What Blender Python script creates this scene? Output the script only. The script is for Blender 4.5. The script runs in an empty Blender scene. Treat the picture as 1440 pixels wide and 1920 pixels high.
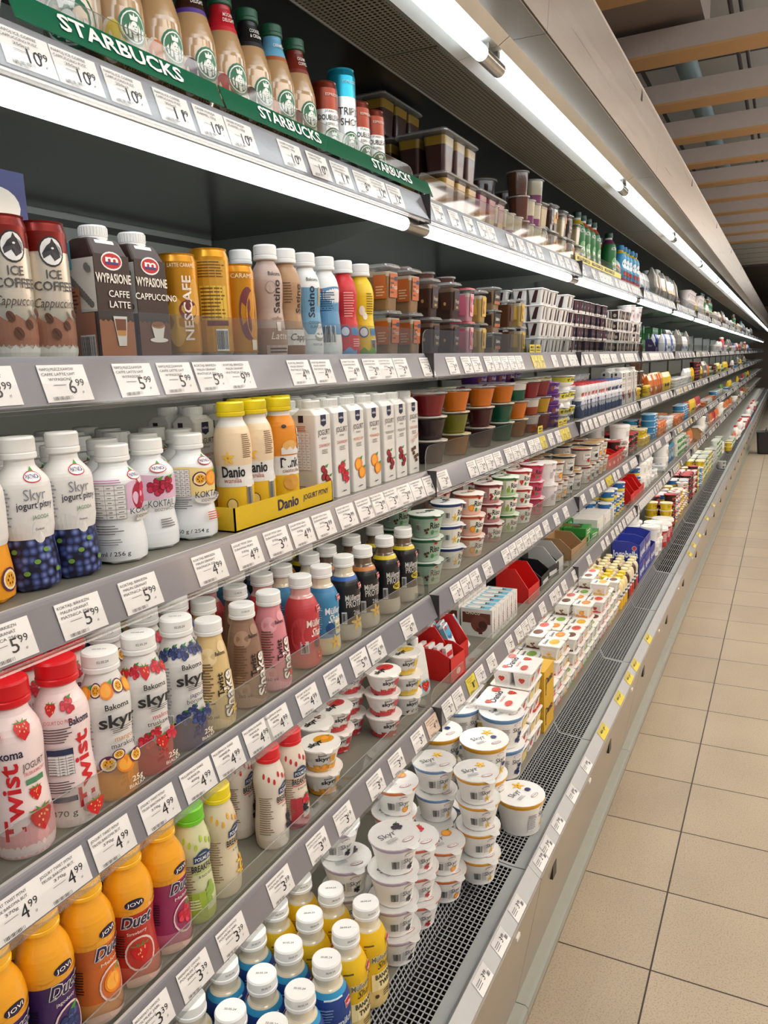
import bpy, math, random
from mathutils import Vector, Matrix
PI = math.pi
rnd = random.Random(11)
SC = bpy.context.scene
COL = SC.collection

# ---------------------------------------------------------------- camera
H = 1.46
F = 1450.0
RW = ((0.8895567, 0.05532666, -0.45346207), (0.45553074, -0.1820921, 0.87139785), (-0.03436033, -0.9817237, -0.18718424))
cam_data = bpy.data.cameras.new('camera')
cam_data.sensor_fit = 'VERTICAL'
cam_data.sensor_height = 24.0
cam_data.lens = F / 1920.0 * 24.0
cam_data.clip_start = 0.02
cam_data.clip_end = 200
camera = bpy.data.objects.new('camera', cam_data)
COL.objects.link(camera)
m3 = Matrix(((RW[0][0], -RW[0][1], -RW[0][2]), (RW[1][0], -RW[1][1], -RW[1][2]), (RW[2][0], -RW[2][1], -RW[2][2])))
camera.matrix_world = Matrix.Translation((0, 0, H)) @ m3.to_4x4()
SC.camera = camera

# ---------------------------------------------------------------- world, light, exposure
SC.view_settings.view_transform = 'Standard'
SC.view_settings.look = 'None'
SC.view_settings.exposure = -0.32
SC.view_settings.gamma = 1.0
SC.view_settings.use_curve_mapping = False
W = bpy.data.worlds.new('store_ambience')
W.use_nodes = True
W.node_tree.nodes['Background'].inputs[0].default_value = (0.86, 0.85, 0.86, 1)
W.node_tree.nodes['Background'].inputs[1].default_value = 0.46
SC.world = W
TUBE = 8.5          # emission of the fluorescent tubes


def area(name, loc, rot, sx, sy, power, col):
    l = bpy.data.lights.new(name, 'AREA')
    l.shape = 'RECTANGLE'
    l.size = sx
    l.size_y = sy
    l.energy = power
    l.color = col
    o = bpy.data.objects.new(name, l)
    o.location = loc
    o.rotation_euler = rot
    COL.objects.link(o)
    return o


area('aisle_ceiling_light', (1.6, 3.0, 2.75), (0, 0.35, 0), 0.6, 9.0, 112, (1.0, 0.93, 0.84))
area('aisle_ceiling_light', (1.6, 14.0, 2.75), (0, 0.35, 0), 0.6, 11.0, 150, (1.0, 0.93, 0.84))
area('added_ceiling_fill', (2.6, 6.0, 2.0), (PI, 0.5, 0), 1.5, 14.0, 1700, (1.0, 0.92, 0.85))  # unseen upward fill, added to brighten the baffles and ceiling


# ---------------------------------------------------------------- projection helpers (pixel of the photograph -> place on a plane)
def ray(px, py):
    c = (px - 720.0, py - 960.0, F)
    return [sum(RW[i][j] * c[j] for j in range(3)) for i in range(3)]


def at_z(px, py, z):
    r = ray(px, py)
    t = (z - H) / r[2]
    return r[0] * t, r[1] * t


def y_for(px, x, z):
    """how far along the fridge a point at depth x and height z shows in picture column px"""
    u = (px - 720.0) / F
    z = z - H
    return -(x * (RW[0][0] - u * RW[0][2]) + z * (RW[2][0] - u * RW[2][2])) / (RW[1][0] - u * RW[1][2])


# ---------------------------------------------------------------- materials
def lin(c):
    return c / 12.92 if c <= 0.04045 else ((c + 0.055) / 1.055) ** 2.4


def rgb(h):
    h = h.lstrip('#')
    return tuple(lin(int(h[i:i + 2], 16) / 255.0) for i in (0, 2, 4)) + (1.0,)


MATS = {}


def new_mat(name):
    m = bpy.data.materials.new(name)
    m.use_nodes = True
    nt = m.node_tree
    return m, nt, nt.nodes['Principled BSDF']


def M(hx, rough=0.42, metal=0.0, var=0.05, coat=0.0, scale=40.0):
    if not isinstance(hx, str):
        return hx
    key = (hx, rough, metal, var, coat, scale)
    if key in MATS:
        return MATS[key]
    m, nt, b = new_mat('surface_' + hx.strip('#'))
    c = rgb(hx)
    b.inputs['Roughness'].default_value = rough
    b.inputs['Metallic'].default_value = metal
    b.inputs['Coat Weight'].default_value = coat
    if var > 0:
        n = nt.nodes.new('ShaderNodeTexNoise')
        n.inputs['Scale'].default_value = scale
        n.inputs['Detail'].default_value = 1.0
        tc = nt.nodes.new('ShaderNodeTexCoord')
        mx = nt.nodes.new('ShaderNodeMixRGB')
        mx.inputs[1].default_value = tuple(min(1, v * (1 - var)) for v in c[:3]) + (1,)
        mx.inputs[2].default_value = tuple(min(1, v * (1 + var)) for v in c[:3]) + (1,)
        nt.links.new(tc.outputs['Object'], n.inputs['Vector'])
        nt.links.new(n.outputs['Fac'], mx.inputs[0])
        nt.links.new(mx.outputs[0], b.inputs['Base Color'])
    else:
        b.inputs['Base Color'].default_value = c
    MATS[key] = m
    return m


def CLEAR(hx='#f4f6f6', gloss=0.06, rough=0.04, body=0.0, bodyc='#ffffff', fres=.16):
    key = ('clear', hx, gloss, rough, body, bodyc, fres)
    if key in MATS:
        return MATS[key]
    m = bpy.data.materials.new('clear_plastic')
    m.use_nodes = True
    nt = m.node_tree
    nt.nodes.clear()
    out = nt.nodes.new('ShaderNodeOutputMaterial')
    t = nt.nodes.new('ShaderNodeBsdfTransparent')
    t.inputs[0].default_value = rgb(hx)
    g = nt.nodes.new('ShaderNodeBsdfGlossy')
    g.inputs['Roughness'].default_value = rough
    fr = nt.nodes.new('ShaderNodeFresnel')
    fr.inputs[0].default_value = 1.4
    add = nt.nodes.new('ShaderNodeMath')
    add.operation = 'MULTIPLY_ADD'
    add.inputs[1].default_value = fres
    add.inputs[2].default_value = gloss * 0.2
    add.use_clamp = True
    mx = nt.nodes.new('ShaderNodeMixShader')
    nt.links.new(fr.outputs[0], add.inputs[0])
    nt.links.new(add.outputs[0], mx.inputs[0])
    src = t
    if body > 0:
        d = nt.nodes.new('ShaderNodeBsdfDiffuse')
        d.inputs[0].default_value = rgb(bodyc)
        mb = nt.nodes.new('ShaderNodeMixShader')
        mb.inputs[0].default_value = body
        nt.links.new(t.outputs[0], mb.inputs[1])
        nt.links.new(d.outputs[0], mb.inputs[2])
        src = mb
    nt.links.new(src.outputs[0], mx.inputs[1])
    nt.links.new(g.outputs[0], mx.inputs[2])
    nt.links.new(mx.outputs[0], out.inputs[0])
    MATS[key] = m
    return m


def EMIT(hx, s):
    key = ('emit', hx, s)
    if key not in MATS:
        m, nt, b = new_mat('lamp_glow')
        b.inputs['Base Color'].default_value = (0.9, 0.9, 0.9, 1)
        b.inputs['Emission Color'].default_value = rgb(hx)
        b.inputs['Emission Strength'].default_value = s
        MATS[key] = m
    return MATS[key]


def tiles_mat():
    m, nt, b = new_mat('floor_tiles')
    tc = nt.nodes.new('ShaderNodeTexCoord')
    mp = nt.nodes.new('ShaderNodeMapping')
    mp.inputs['Location'].default_value = (0.2140, -1.7215 + 0.3085 * 12, 0)
    br = nt.nodes.new('ShaderNodeTexBrick')
    br.offset = 0.0
    br.squash = 1.0
    br.inputs['Scale'].default_value = 1.0
    br.inputs['Mortar Size'].default_value = 0.0022
    br.inputs['Mortar Smooth'].default_value = 0.1
    br.inputs['Bias'].default_value = 0.0
    br.inputs['Brick Width'].default_value = 0.3085
    br.inputs['Row Height'].default_value = 0.3085
    br.inputs['Color1'].default_value = rgb('#c4b69f')
    br.inputs['Color2'].default_value = rgb('#bcae98')
    br.inputs['Mortar'].default_value = rgb('#3b2f2c')
    no = nt.nodes.new('ShaderNodeTexNoise')
    no.inputs['Scale'].default_value = 260.0
    no.inputs['Detail'].default_value = 3.0
    rp = nt.nodes.new('ShaderNodeValToRGB')
    rp.color_ramp.elements[0].position = 0.33
    rp.color_ramp.elements[0].color = (0.62, 0.60, 0.58, 1)
    rp.color_ramp.elements[1].position = 0.50
    rp.color_ramp.elements[1].color = (1, 1, 1, 1)
    n2 = nt.nodes.new('ShaderNodeTexNoise')
    n2.inputs['Scale'].default_value = 3.0
    mu = nt.nodes.new('ShaderNodeMixRGB')
    mu.blend_type = 'MULTIPLY'
    mu.inputs[0].default_value = 0.8
    mu2 = nt.nodes.new('ShaderNodeMixRGB')
    mu2.blend_type = 'MULTIPLY'
    mu2.inputs[0].default_value = 0.25
    nt.links.new(tc.outputs['Object'], mp.inputs[0])
    nt.links.new(mp.outputs[0], br.inputs['Vector'])
    nt.links.new(tc.outputs['Object'], no.inputs['Vector'])
    nt.links.new(tc.outputs['Object'], n2.inputs['Vector'])
    nt.links.new(no.outputs['Fac'], rp.inputs[0])
    nt.links.new(br.outputs['Color'], mu.inputs[1])
    nt.links.new(rp.outputs[0], mu.inputs[2])
    nt.links.new(mu.outputs[0], mu2.inputs[1])
    nt.links.new(n2.outputs['Fac'], mu2.inputs[2])
    nt.links.new(mu2.outputs[0], b.inputs['Base Color'])
    b.inputs['Roughness'].default_value = 0.42
    return m


def brushed(hx, rough=0.32, axis=1):
    key = ('brushed', hx, rough, axis)
    if key in MATS:
        return MATS[key]
    m, nt, b = new_mat('brushed_steel')
    tc = nt.nodes.new('ShaderNodeTexCoord')
    mp = nt.nodes.new('ShaderNodeMapping')
    mp.inputs['Scale'].default_value = (200, 2, 200) if axis == 1 else (3, 3, 3)
    n = nt.nodes.new('ShaderNodeTexNoise')
    n.inputs['Scale'].default_value = 1.0
    mr = nt.nodes.new('ShaderNodeMapRange')
    mr.inputs['To Min'].default_value = rough * 0.8
    mr.inputs['To Max'].default_value = rough * 1.25
    nt.links.new(tc.outputs['Object'], mp.inputs[0])
    nt.links.new(mp.outputs[0], n.inputs['Vector'])
    nt.links.new(n.outputs['Fac'], mr.inputs['Value'])
    nt.links.new(mr.outputs[0], b.inputs['Roughness'])
    b.inputs['Base Color'].default_value = rgb(hx)
    b.inputs['Metallic'].default_value = 1.0
    MATS[key] = m
    return m


def perforated():
    m, nt, b = new_mat('perforated_panel')
    tc = nt.nodes.new('ShaderNodeTexCoord')
    mp = nt.nodes.new('ShaderNodeMapping')
    mp.inputs['Scale'].default_value = (105, 105, 105)
    vo = nt.nodes.new('ShaderNodeTexVoronoi')
    vo.inputs['Randomness'].default_value = 0.0
    vo.inputs['Scale'].default_value = 1.0
    rp = nt.nodes.new('ShaderNodeValToRGB')
    rp.color_ramp.elements[0].position = 0.30
    rp.color_ramp.elements[0].color = rgb('#060606')
    rp.color_ramp.elements[1].position = 0.36
    rp.color_ramp.elements[1].color = rgb('#8a877c')
    nt.links.new(tc.outputs['Object'], mp.inputs[0])
    nt.links.new(mp.outputs[0], vo.inputs['Vector'])
    nt.links.new(vo.outputs['Distance'], rp.inputs[0])
    nt.links.new(rp.outputs[0], b.inputs['Base Color'])
    b.inputs['Roughness'].default_value = 0.5
    return m


def berries(base, hi, scale=95.0, gap='#1b1420'):
    key = ('berries', base, hi, scale)
    if key in MATS:
        return MATS[key]
    m, nt, b = new_mat('printed_berries')
    tc = nt.nodes.new('ShaderNodeTexCoord')
    vo = nt.nodes.new('ShaderNodeTexVoronoi')
    vo.inputs['Scale'].default_value = scale
    vo.inputs['Randomness'].default_value = 0.55
    rp = nt.nodes.new('ShaderNodeValToRGB')
    rp.color_ramp.elements[0].position = 0.05
    rp.color_ramp.elements[0].color = rgb(hi)
    rp.color_ramp.elements[1].position = 0.62
    rp.color_ramp.elements[1].color = rgb(gap)
    e = rp.color_ramp.elements.new(0.40)
    e.color = rgb(base)
    nt.links.new(tc.outputs['Object'], vo.inputs['Vector'])
    nt.links.new(vo.outputs['Distance'], rp.inputs[0])
    nt.links.new(rp.outputs[0], b.inputs['Base Color'])
    b.inputs['Roughness'].default_value = 0.3
    MATS[key] = m
    return m


# ---------------------------------------------------------------- mesh building
def resolve(c):
    return M(c) if isinstance(c, str) else c


class MB:
    def __init__(self):
        self.v, self.f, self.mi, self.sm, self.mats = [], [], [], [], []

    def slot(self, m):
        m = resolve(m)
        if m not in self.mats:
            self.mats.append(m)
        return self.mats.index(m)

    def add(self, vs, fs, m, smooth=False):
        o = len(self.v)
        k = self.slot(m)
        self.v += [tuple(p) for p in vs]
        for f in fs:
            self.f.append(tuple(i + o for i in f))
            self.mi.append(k)
            self.sm.append(smooth)

    def box(self, x0, x1, y0, y1, z0, z1, m):
        vs = [(x, y, z) for z in (z0, z1) for y in (y0, y1) for x in (x0, x1)]
        self.add(vs, [(0, 2, 3, 1), (4, 5, 7, 6), (0, 1, 5, 4), (2, 6, 7, 3), (0, 4, 6, 2), (1, 3, 7, 5)], m)

    def prism(self, prof, y0, y1, m, closed=True):
        """profile of (x, z) points pushed along y"""
        n = len(prof)
        vs = [(x, y0, z) for x, z in prof] + [(x, y1, z) for x, z in prof]
        fs = [(i, (i + 1) % n, n + (i + 1) % n, n + i) for i in range(n if closed else n - 1)]
        if closed:
            fs += [tuple(range(n - 1, -1, -1)), tuple(range(n, 2 * n))]
        self.add(vs, fs, m)

    def sheet(self, prof, y0, y1, t, m):
        """open profile given a thickness t"""
        a = []
        for i, (x, z) in enumerate(prof):
            p = prof[max(0, i - 1)]
            q = prof[min(len(prof) - 1, i + 1)]
            dx, dz = q[0] - p[0], q[1] - p[1]
            L = math.hypot(dx, dz) or 1
            a.append((x - dz / L * t, z + dx / L * t))
        self.prism(list(prof) + a[::-1], y0, y1, m)

    def lathe(self, prof, bands, seg=24, cap0=True, cap1=True, lobes=0, lobe_d=0.0, lobe_z=0.0, cx=0, cy=0):
        """bands: [(z_top, material), ...] from the bottom up"""
        pts = list(prof)
        for zb, _ in bands[:-1]:
            for i in range(len(pts) - 1):
                (r0, z0), (r1, z1) = pts[i], pts[i + 1]
                if min(z0, z1) + 1e-6 < zb < max(z0, z1) - 1e-6:
                    k = (zb - z0) / (z1 - z0)
                    pts.insert(i + 1, (r0 + (r1 - r0) * k, zb))
                    break
        rings = []
        for r, z in pts:
            ring = []
            for j in range(seg):
                a = 2 * PI * j / seg
                rr = r
                zz = z
                if lobes:
                    rr = r - lobe_d * (0.5 - 0.5 * math.cos(lobes * a))
                if lobe_z and z < 0.004:
                    zz = z + lobe_z * (0.5 - 0.5 * math.cos(6 * a))
                ring.append((cx + rr * math.cos(a), cy + rr * math.sin(a), zz))
            rings.append(ring)
        for i in range(len(pts) - 1):
            zm = (pts[i][1] + pts[i + 1][1]) / 2
            m = next((mm for zt, mm in bands if zm <= zt), bands[-1][1])
            vs = rings[i] + rings[i + 1]
            self.add(vs, [(j, (j + 1) % seg, seg + (j + 1) % seg, seg + j) for j in range(seg)], m, True)
        if cap0:
            self.add(rings[0], [tuple(range(seg - 1, -1, -1))], bands[0][1])
        if cap1:
            self.add(rings[-1], [tuple(range(seg))], bands[-1][1])

    def loft(self, secs, m, cs=4, bands=None, cx=0, cy=0, top=True, bottom=True):
        """secs: (z, hx, hy, corner radius) - rounded rectangles stacked"""
        rings = []
        for z, hx, hy, cr in secs:
            ring = []
            for qx, qy, a0 in ((1, 1, 0), (-1, 1, PI / 2), (-1, -1, PI), (1, -1, 1.5 * PI)):
                for k in range(cs + 1):
                    a = a0 + PI / 2 * k / cs
                    ring.append((cx + qx * (hx - cr) + cr * math.cos(a), cy + qy * (hy - cr) + cr * math.sin(a), z))
            rings.append(ring)
        n = len(rings[0])
        for i in range(len(rings) - 1):
            zm = (secs[i][0] + secs[i + 1][0]) / 2
            mm = m
            if bands:
                mm = next((b for zt, b in bands if zm <= zt), bands[-1][1])
            self.add(rings[i] + rings[i + 1], [(j, (j + 1) % n, n + (j + 1) % n, n + j) for j in range(n)], mm, False)
        if bottom:
            self.add(rings[0], [tuple(range(n - 1, -1, -1))], bands[0][1] if bands else m)
        if top:
            self.add(rings[-1], [tuple(range(n))], bands[-1][1] if bands else m)

    def tube(self, a, b, r, m, seg=10):
        a, b = Vector(a), Vector(b)
        d = (b - a).normalized()
        u = d.orthogonal().normalized()
        w = d.cross(u)
        vs = []
        for p in (a, b):
            for j in range(seg):
                t = 2 * PI * j / seg
                vs.append(p + u * math.cos(t) * r + w * math.sin(t) * r)
        self.add(vs, [(j, (j + 1) % seg, seg + (j + 1) % seg, seg + j) for j in range(seg)], m, True)
        self.add(vs[:seg], [tuple(range(seg - 1, -1, -1))], m)
        self.add(vs[seg:], [tuple(range(seg))], m)

    def mesh(self, name):
        me = bpy.data.meshes.new(name)
        me.from_pydata(self.v, [], self.f)
        for m in self.mats:
            me.materials.append(m)
        me.polygons.foreach_set('material_index', self.mi)
        me.polygons.foreach_set('use_smooth', self.sm)
        me.update()
        return me


def link(name, data, parent=None, loc=(0, 0, 0), rz=0.0):
    o = bpy.data.objects.new(name, data)
    COL.objects.link(o)
    o.location = loc
    o.rotation_euler = (0, 0, rz)
    if parent is not None:
        o.parent = parent
    return o


def tag(o, label=None, cat=None, group=None, kind=None):
    if label:
        o['label'] = label
    if cat:
        o['category'] = cat
    if group:
        o['group'] = group
    if kind:
        o['kind'] = kind
    return o


def struct(name, mb, label=None):
    return tag(link(name, mb.mesh(name)), label, None, None, 'structure')


# ---------------------------------------------------------------- printed artwork (real thin shapes lying on a surface)
TXT = {}


def text_mesh(s, bold=0.0):
    key = (s, bold)
    if key in TXT:
        return TXT[key]
    cu = bpy.data.curves.new('lettering', 'FONT')
    cu.body = s
    cu.align_x = 'CENTER'
    cu.align_y = 'CENTER'
    cu.resolution_u = 2
    cu.size = 1.0
    cu.offset = min(.026, bold * .45)
    o = bpy.data.objects.new('lettering', cu)
    COL.objects.link(o)
    dg = bpy.context.evaluated_depsgraph_get()
    me = o.evaluated_get(dg).to_mesh()
    vs = [(v.co.x, v.co.y) for v in me.vertices]
    fs = [tuple(p.vertices) for p in me.polygons]
    o.evaluated_get(dg).to_mesh_clear()
    bpy.data.objects.remove(o)
    bpy.data.curves.remove(cu)
    if vs:
        x0 = min(v[0] for v in vs)
        x1 = max(v[0] for v in vs)
        cx = (x0 + x1) / 2
        vs = [(v[0] - cx, v[1]) for v in vs]
    TXT[key] = (vs, fs)
    return TXT[key]


def flat_text(mb, mp, s, x, z, h, col, rot=0, bold=0.0, w=None, e=0.0006, slant=0.0):
    vs, fs = text_mesh(s, bold)
    if not vs:
        return
    k = h / 0.72
    kx = k
    if w:
        ww = max(v[0] for v in vs) - min(v[0] for v in vs)
        kx = w / ww
    ca, sa = math.cos(rot), math.sin(rot)
    out = []
    for a, b in vs:
        a, b = a * kx + slant * b * k, b * k
        out.append(mp(x + a * ca - b * sa, z + a * sa + b * ca, e))
    mb.add(out, fs, col)


def poly(mb, mp, pts, col, e):
    cx = sum(p[0] for p in pts) / len(pts)
    cz = sum(p[1] for p in pts) / len(pts)
    vs = [mp(cx, cz, e)] + [mp(a, b, e) for a, b in pts]
    n = len(pts)
    mb.add(vs, [(0, 1 + i, 1 + (i + 1) % n) for i in range(n)], col)


def ellipse(s, z, rx, rz, n=14, rot=0.0, wob=0.0):
    out = []
    for i in range(n):
        a = 2 * PI * i / n
        k = 1 + wob * math.sin(3 * a + 1)
        x, y = rx * math.cos(a) * k, rz * math.sin(a) * k
        out.append((s + x * math.cos(rot) - y * math.sin(rot), z + x * math.sin(rot) + y * math.cos(rot)))
    return out


def rect(mb, mp, s, z, w, h, col, e, nx=None):
    nx = nx or max(1, int(w / 0.008))
    nz = max(1, int(h / 0.012))
    vs = [mp(s - w / 2 + w * i / nx, z - h / 2 + h * j / nz, e) for j in range(nz + 1) for i in range(nx + 1)]
    fs = [(j * (nx + 1) + i, j * (nx + 1) + i + 1, (j + 1) * (nx + 1) + i + 1, (j + 1) * (nx + 1) + i) for j in range(nz) for i in range(nx)]
    mb.add(vs, fs, col)


def fruit(mb, mp, kind, s, z, k, e):
    R = random.Random(hash((round(s * 1e4), round(z * 1e4))) & 0xffff)
    d = 0.00006
    if kind == 'strawberry':
        pts = [(0, -1), (0.55, -0.45), (0.85, 0.2), (0.6, 0.7), (0, 0.62), (-0.6, 0.7), (-0.85, 0.2), (-0.55, -0.45)]
        poly(mb, mp, [(s + a * k, z + b * k) for a, b in pts], '#c8181c', e)
        for i in range(7):
            poly(mb, mp, ellipse(s + R.uniform(-.5, .5) * k, z + R.uniform(-.5, .4) * k, .07 * k, .1 * k, 5), '#f0b070', e + d)
        for a in (-0.9, -0.4, 0.4, 0.9):
            poly(mb, mp, [(s, z + .55 * k), (s + a * .7 * k, z + .55 * k), (s + a * k, z + (1.15 - abs(a) * .5) * k)], '#3f8a35', e + 2 * d)
    elif kind in ('blueberry', 'raspberry', 'cherry', 'blackberry', 'pomegranate'):
        cols = {'blueberry': ('#2a3568', '#43568f', '#1d2448'), 'raspberry': ('#c0182f', '#d83a4c', '#a31328'),
                'cherry': ('#8c1023', '#a81b2e', '#5a0a16'), 'blackberry': ('#20182a', '#352a44', '#120e18'),
                'pomegranate': ('#a31738', '#c02c50', '#7c0f28')}[kind]
        n = 9 if kind != 'cherry' else 3
        rr = .38 if kind != 'cherry' else .5
        for i in range(n):
            a = 2 * PI * i / n
            q = 0.62 if i % 3 else 0.15
            c = (s + q * k * math.cos(a), z + q * k * math.sin(a))
            poly(mb, mp, ellipse(c[0], c[1], rr * k, rr * k, 9), cols[2], e + i * d)
            poly(mb, mp, ellipse(c[0], c[1], rr * .8 * k, rr * .8 * k, 9), cols[i % 2], e + i * d + d / 2)
        poly(mb, mp, [(s, z + .9 * k), (s + .9 * k, z + 1.1 * k), (s + .5 * k, z + .6 * k)], '#3f8a35', e + 10 * d)
    elif kind in ('orange', 'mango', 'peach'):
        poly(mb, mp, ellipse(s, z, k, k * .95), '#e8871e', e)
        poly(mb, mp, ellipse(s - .1 * k, z, k * .72, k * .7), '#f4a93c', e + d)
        poly(mb, mp, [(s + .2 * k, z + .8 * k), (s + 1.1 * k, z + 1.1 * k), (s + .8 * k, z + .5 * k)], '#4a9440', e + 2 * d)
    elif kind == 'passion':
        poly(mb, mp, ellipse(s, z, k, k * .9), '#5d2350', e)
        poly(mb, mp, ellipse(s, z, k * .82, k * .74), '#f3e2b2', e + d)
        poly(mb, mp, ellipse(s, z, k * .62, k * .56), '#e3a01f', e + 2 * d)
        for i in range(6):
            a = i * PI / 3
            poly(mb, mp, ellipse(s + .33 * k * math.cos(a), z + .3 * k * math.sin(a), .08 * k, .12 * k, 5), '#3a2418', e + 3 * d)
    elif kind == 'vanilla':
        for i in range(5):
            a = i * 2 * PI / 5 + .4
            poly(mb, mp, ellipse(s + .5 * k * math.cos(a), z + .5 * k * math.sin(a), .6 * k, .22 * k, 8, a), '#eebf3c', e + i * d)
        poly(mb, mp, ellipse(s, z, .2 * k, .2 * k, 8), '#d08a1c', e + 6 * d)
    elif kind == 'pear':
        poly(mb, mp, ellipse(s, z - .2 * k, .8 * k, .8 * k), '#8fae4a', e)
        poly(mb, mp, ellipse(s + .15 * k, z + .6 * k, .42 * k, .6 * k), '#8fae4a', e + d)
    elif kind == 'choc':
        for i, j in ((-.4, 0), (.4, .2), (0, -.6)):
            poly(mb, mp, [(s + (i - .4) * k, z + (j - .3) * k), (s + (i + .4) * k, z + (j - .2) * k), (s + (i + .3) * k, z + (j + .35) * k), (s + (i - .4) * k, z + (j + .3) * k)], '#5a3220', e + (i + 1) * d)
    elif kind == 'bean':
        poly(mb, mp, ellipse(s, z, k * .7, k, 12, .5), '#6b3a20', e)
        poly(mb, mp, ellipse(s, z, k * .08, k * .85, 8, .6), '#3a1c0e', e + d)
    elif kind == 'cup':
        poly(mb, mp, [(s - k * .75, z + k * .5), (s + k * .75, z + k * .5), (s + k * .45, z - k * .6), (s - k * .45, z - k * .6)], '#f2ece4', e)
        poly(mb, mp, ellipse(s, z + k * .5, k * .75, k * .28), '#c08a5c', e + d)
        poly(mb, mp, ellipse(s, z - k * .7, k, k * .2), '#f2ece4', e + d)


def art(mb, mp, ops, e=0.00035):
    for op in ops:
        e += 0.00012
        t = op[0]
        if t == 'R':
            rect(mb, mp, op[1], op[2], op[3], op[4], op[5], e)
        elif t == 'E':
            poly(mb, mp, ellipse(op[1], op[2], op[3], op[4], 18), op[5], e)
        elif t == 'P':
            poly(mb, mp, op[1], op[2], e)
        elif t == 'T':
            kw = op[6] if len(op) > 6 else {}
            flat_text(mb, mp, op[1], op[2], op[3], op[4], op[5], e=e + 0.0001, **kw)
        elif t == 'O':
            kw = op[7] if len(op) > 7 else {}
            q = op[6][1]
            for a_, b_ in ((q, q), (-q, q), (q, -q), (-q, -q)):
                flat_text(mb, mp, op[1], op[2] + a_, op[3] + b_, op[4], op[6][0], e=e + 0.0001, **kw)
            flat_text(mb, mp, op[1], op[2], op[3], op[4], op[5], e=e + 0.00035, **kw)
            e += .0003
        elif t == 'N':
            s, z, w, h, col, n = op[1:7]
            R = random.Random(n * 7 + int(w * 1e4))
            for i in range(n):
                ww = w * (1 - R.random() * .3)
                rect(mb, mp, s - (w - ww) / 2, z + h / 2 - h * (i + .5) / n, ww, h / n * .42, col, e, nx=max(1, int(w / .007)))
        elif t == 'B':
            s, z, w, h = op[1:5]
            rect(mb, mp, s, z, w, h, '#eeeeee', e)
            R = random.Random(5)
            for i in range(13):
                rect(mb, mp, s - w * .44 + w * .88 * i / 12, z, w * R.choice((.02, .035, .05)), h * .86, '#1a1a1a', e + .0001, nx=1)
        elif t == 'F':
            fruit(mb, mp, op[1], op[2], op[3], op[4], e)
            e += 0.0008
        elif t == 'L':
            txt, s, z, w, h, ring, fill, tc = op[1:9]
            poly(mb, mp, ellipse(s, z, w / 2, h / 2, 18), ring, e)
            poly(mb, mp, ellipse(s, z, w / 2 * .9, h / 2 * .82, 18), fill, e + .0001)
            flat_text(mb, mp, txt, s, z, h * .38, tc, w=w * .76, e=e + .00025, bold=.02)
            e += .0003
        elif t == 'W':
            z0, z1, col, s0, s1, amp, n = op[1:8]
            st = 36
            vs = []
            for i in range(st + 1):
                s = s0 + (s1 - s0) * i / st
                vs.append(mp(s, z0, e))
                vs.append(mp(s, (z0 + z1) / 2, e))
                vs.append(mp(s, z1 + amp * math.sin(n * 2 * PI * i / st), e))
            fs = []
            for i in range(st):
                a = i * 3
                fs += [(a, a + 3, a + 4, a + 1), (a + 1, a + 4, a + 5, a + 2)]
            mb.add(vs, fs, col)
    return e


def rfun(prof):
    def f(z):
        for i in range(len(prof) - 1):
            (r0, z0), (r1, z1) = prof[i], prof[i + 1]
            if z0 <= z <= z1 and z1 > z0:
                return r0 + (r1 - r0) * (z - z0) / (z1 - z0)
        return prof[-1][0] if z > prof[-1][1] else prof[0][0]
    return f


def smooth_prof(pts, n=3):
    out = []
    P = [pts[0]] + list(pts) + [pts[-1]]
    for i in range(1, len(P) - 2):
        p0, p1, p2, p3 = P[i - 1], P[i], P[i + 1], P[i + 2]
        for k in range(n):
            t = k / n
            q = []
            for d in (0, 1):
                q.append(0.5 * ((2 * p1[d]) + (-p0[d] + p2[d]) * t + (2 * p0[d] - 5 * p1[d] + 4 * p2[d] - p3[d]) * t * t + (-p0[d] + 3 * p1[d] - 3 * p2[d] + p3[d]) * t ** 3))
            if out and q[1] < out[-1][1]:
                q[1] = out[-1][1]
            out.append(tuple(q))
    out.append(pts[-1])
    return out


def on_lathe(prof, a0=0.0, rref=None):
    f = rfun(prof)
    rr = rref or max(p[0] for p in prof)

    def mp(s, z, e):
        r = f(z) + e
        a = a0 + s / rr
        return (r * math.cos(a), r * math.sin(a), z)
    return mp


def on_front(x):      # +X face, s runs along +Y
    return lambda s, z, e: (x + e, s, z)


def on_side(y):       # the face towards -Y, s runs along +X seen from -Y
    return lambda s, z, e: (s, y - e, z)


def on_top(z):        # read from the aisle: s along +Y, t away from the viewer
    return lambda s, t, e: (-t, s, z + e)


KINDS = {}            # key -> (name, category, [(part name, mesh)], height, radius)


def kind(key, name, cat, parts, h, r):
    KINDS[key] = (name, cat, [(n, b.mesh(n) if isinstance(b, MB) else b) for n, b in parts], h, r)


GROUPED = {}


def put(key, x, y, z, label, group=None, rz=0.0, tilt=None):
    name, cat, parts, h, r = KINDS[key]
    if len(parts) == 1:
        o = link(name, parts[0][1], None, (x, y, z), rz)
    else:
        o = link(name, None, None, (x, y, z), rz)
        o.empty_display_size = 0.02
        for pn, me in parts:
            if ' > ' in pn:
                continue
            link(pn, me, o)
    if tilt:
        o.rotation_euler = (tilt[0], tilt[1], rz)
    tag(o, label, cat, group)
    return o


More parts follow.
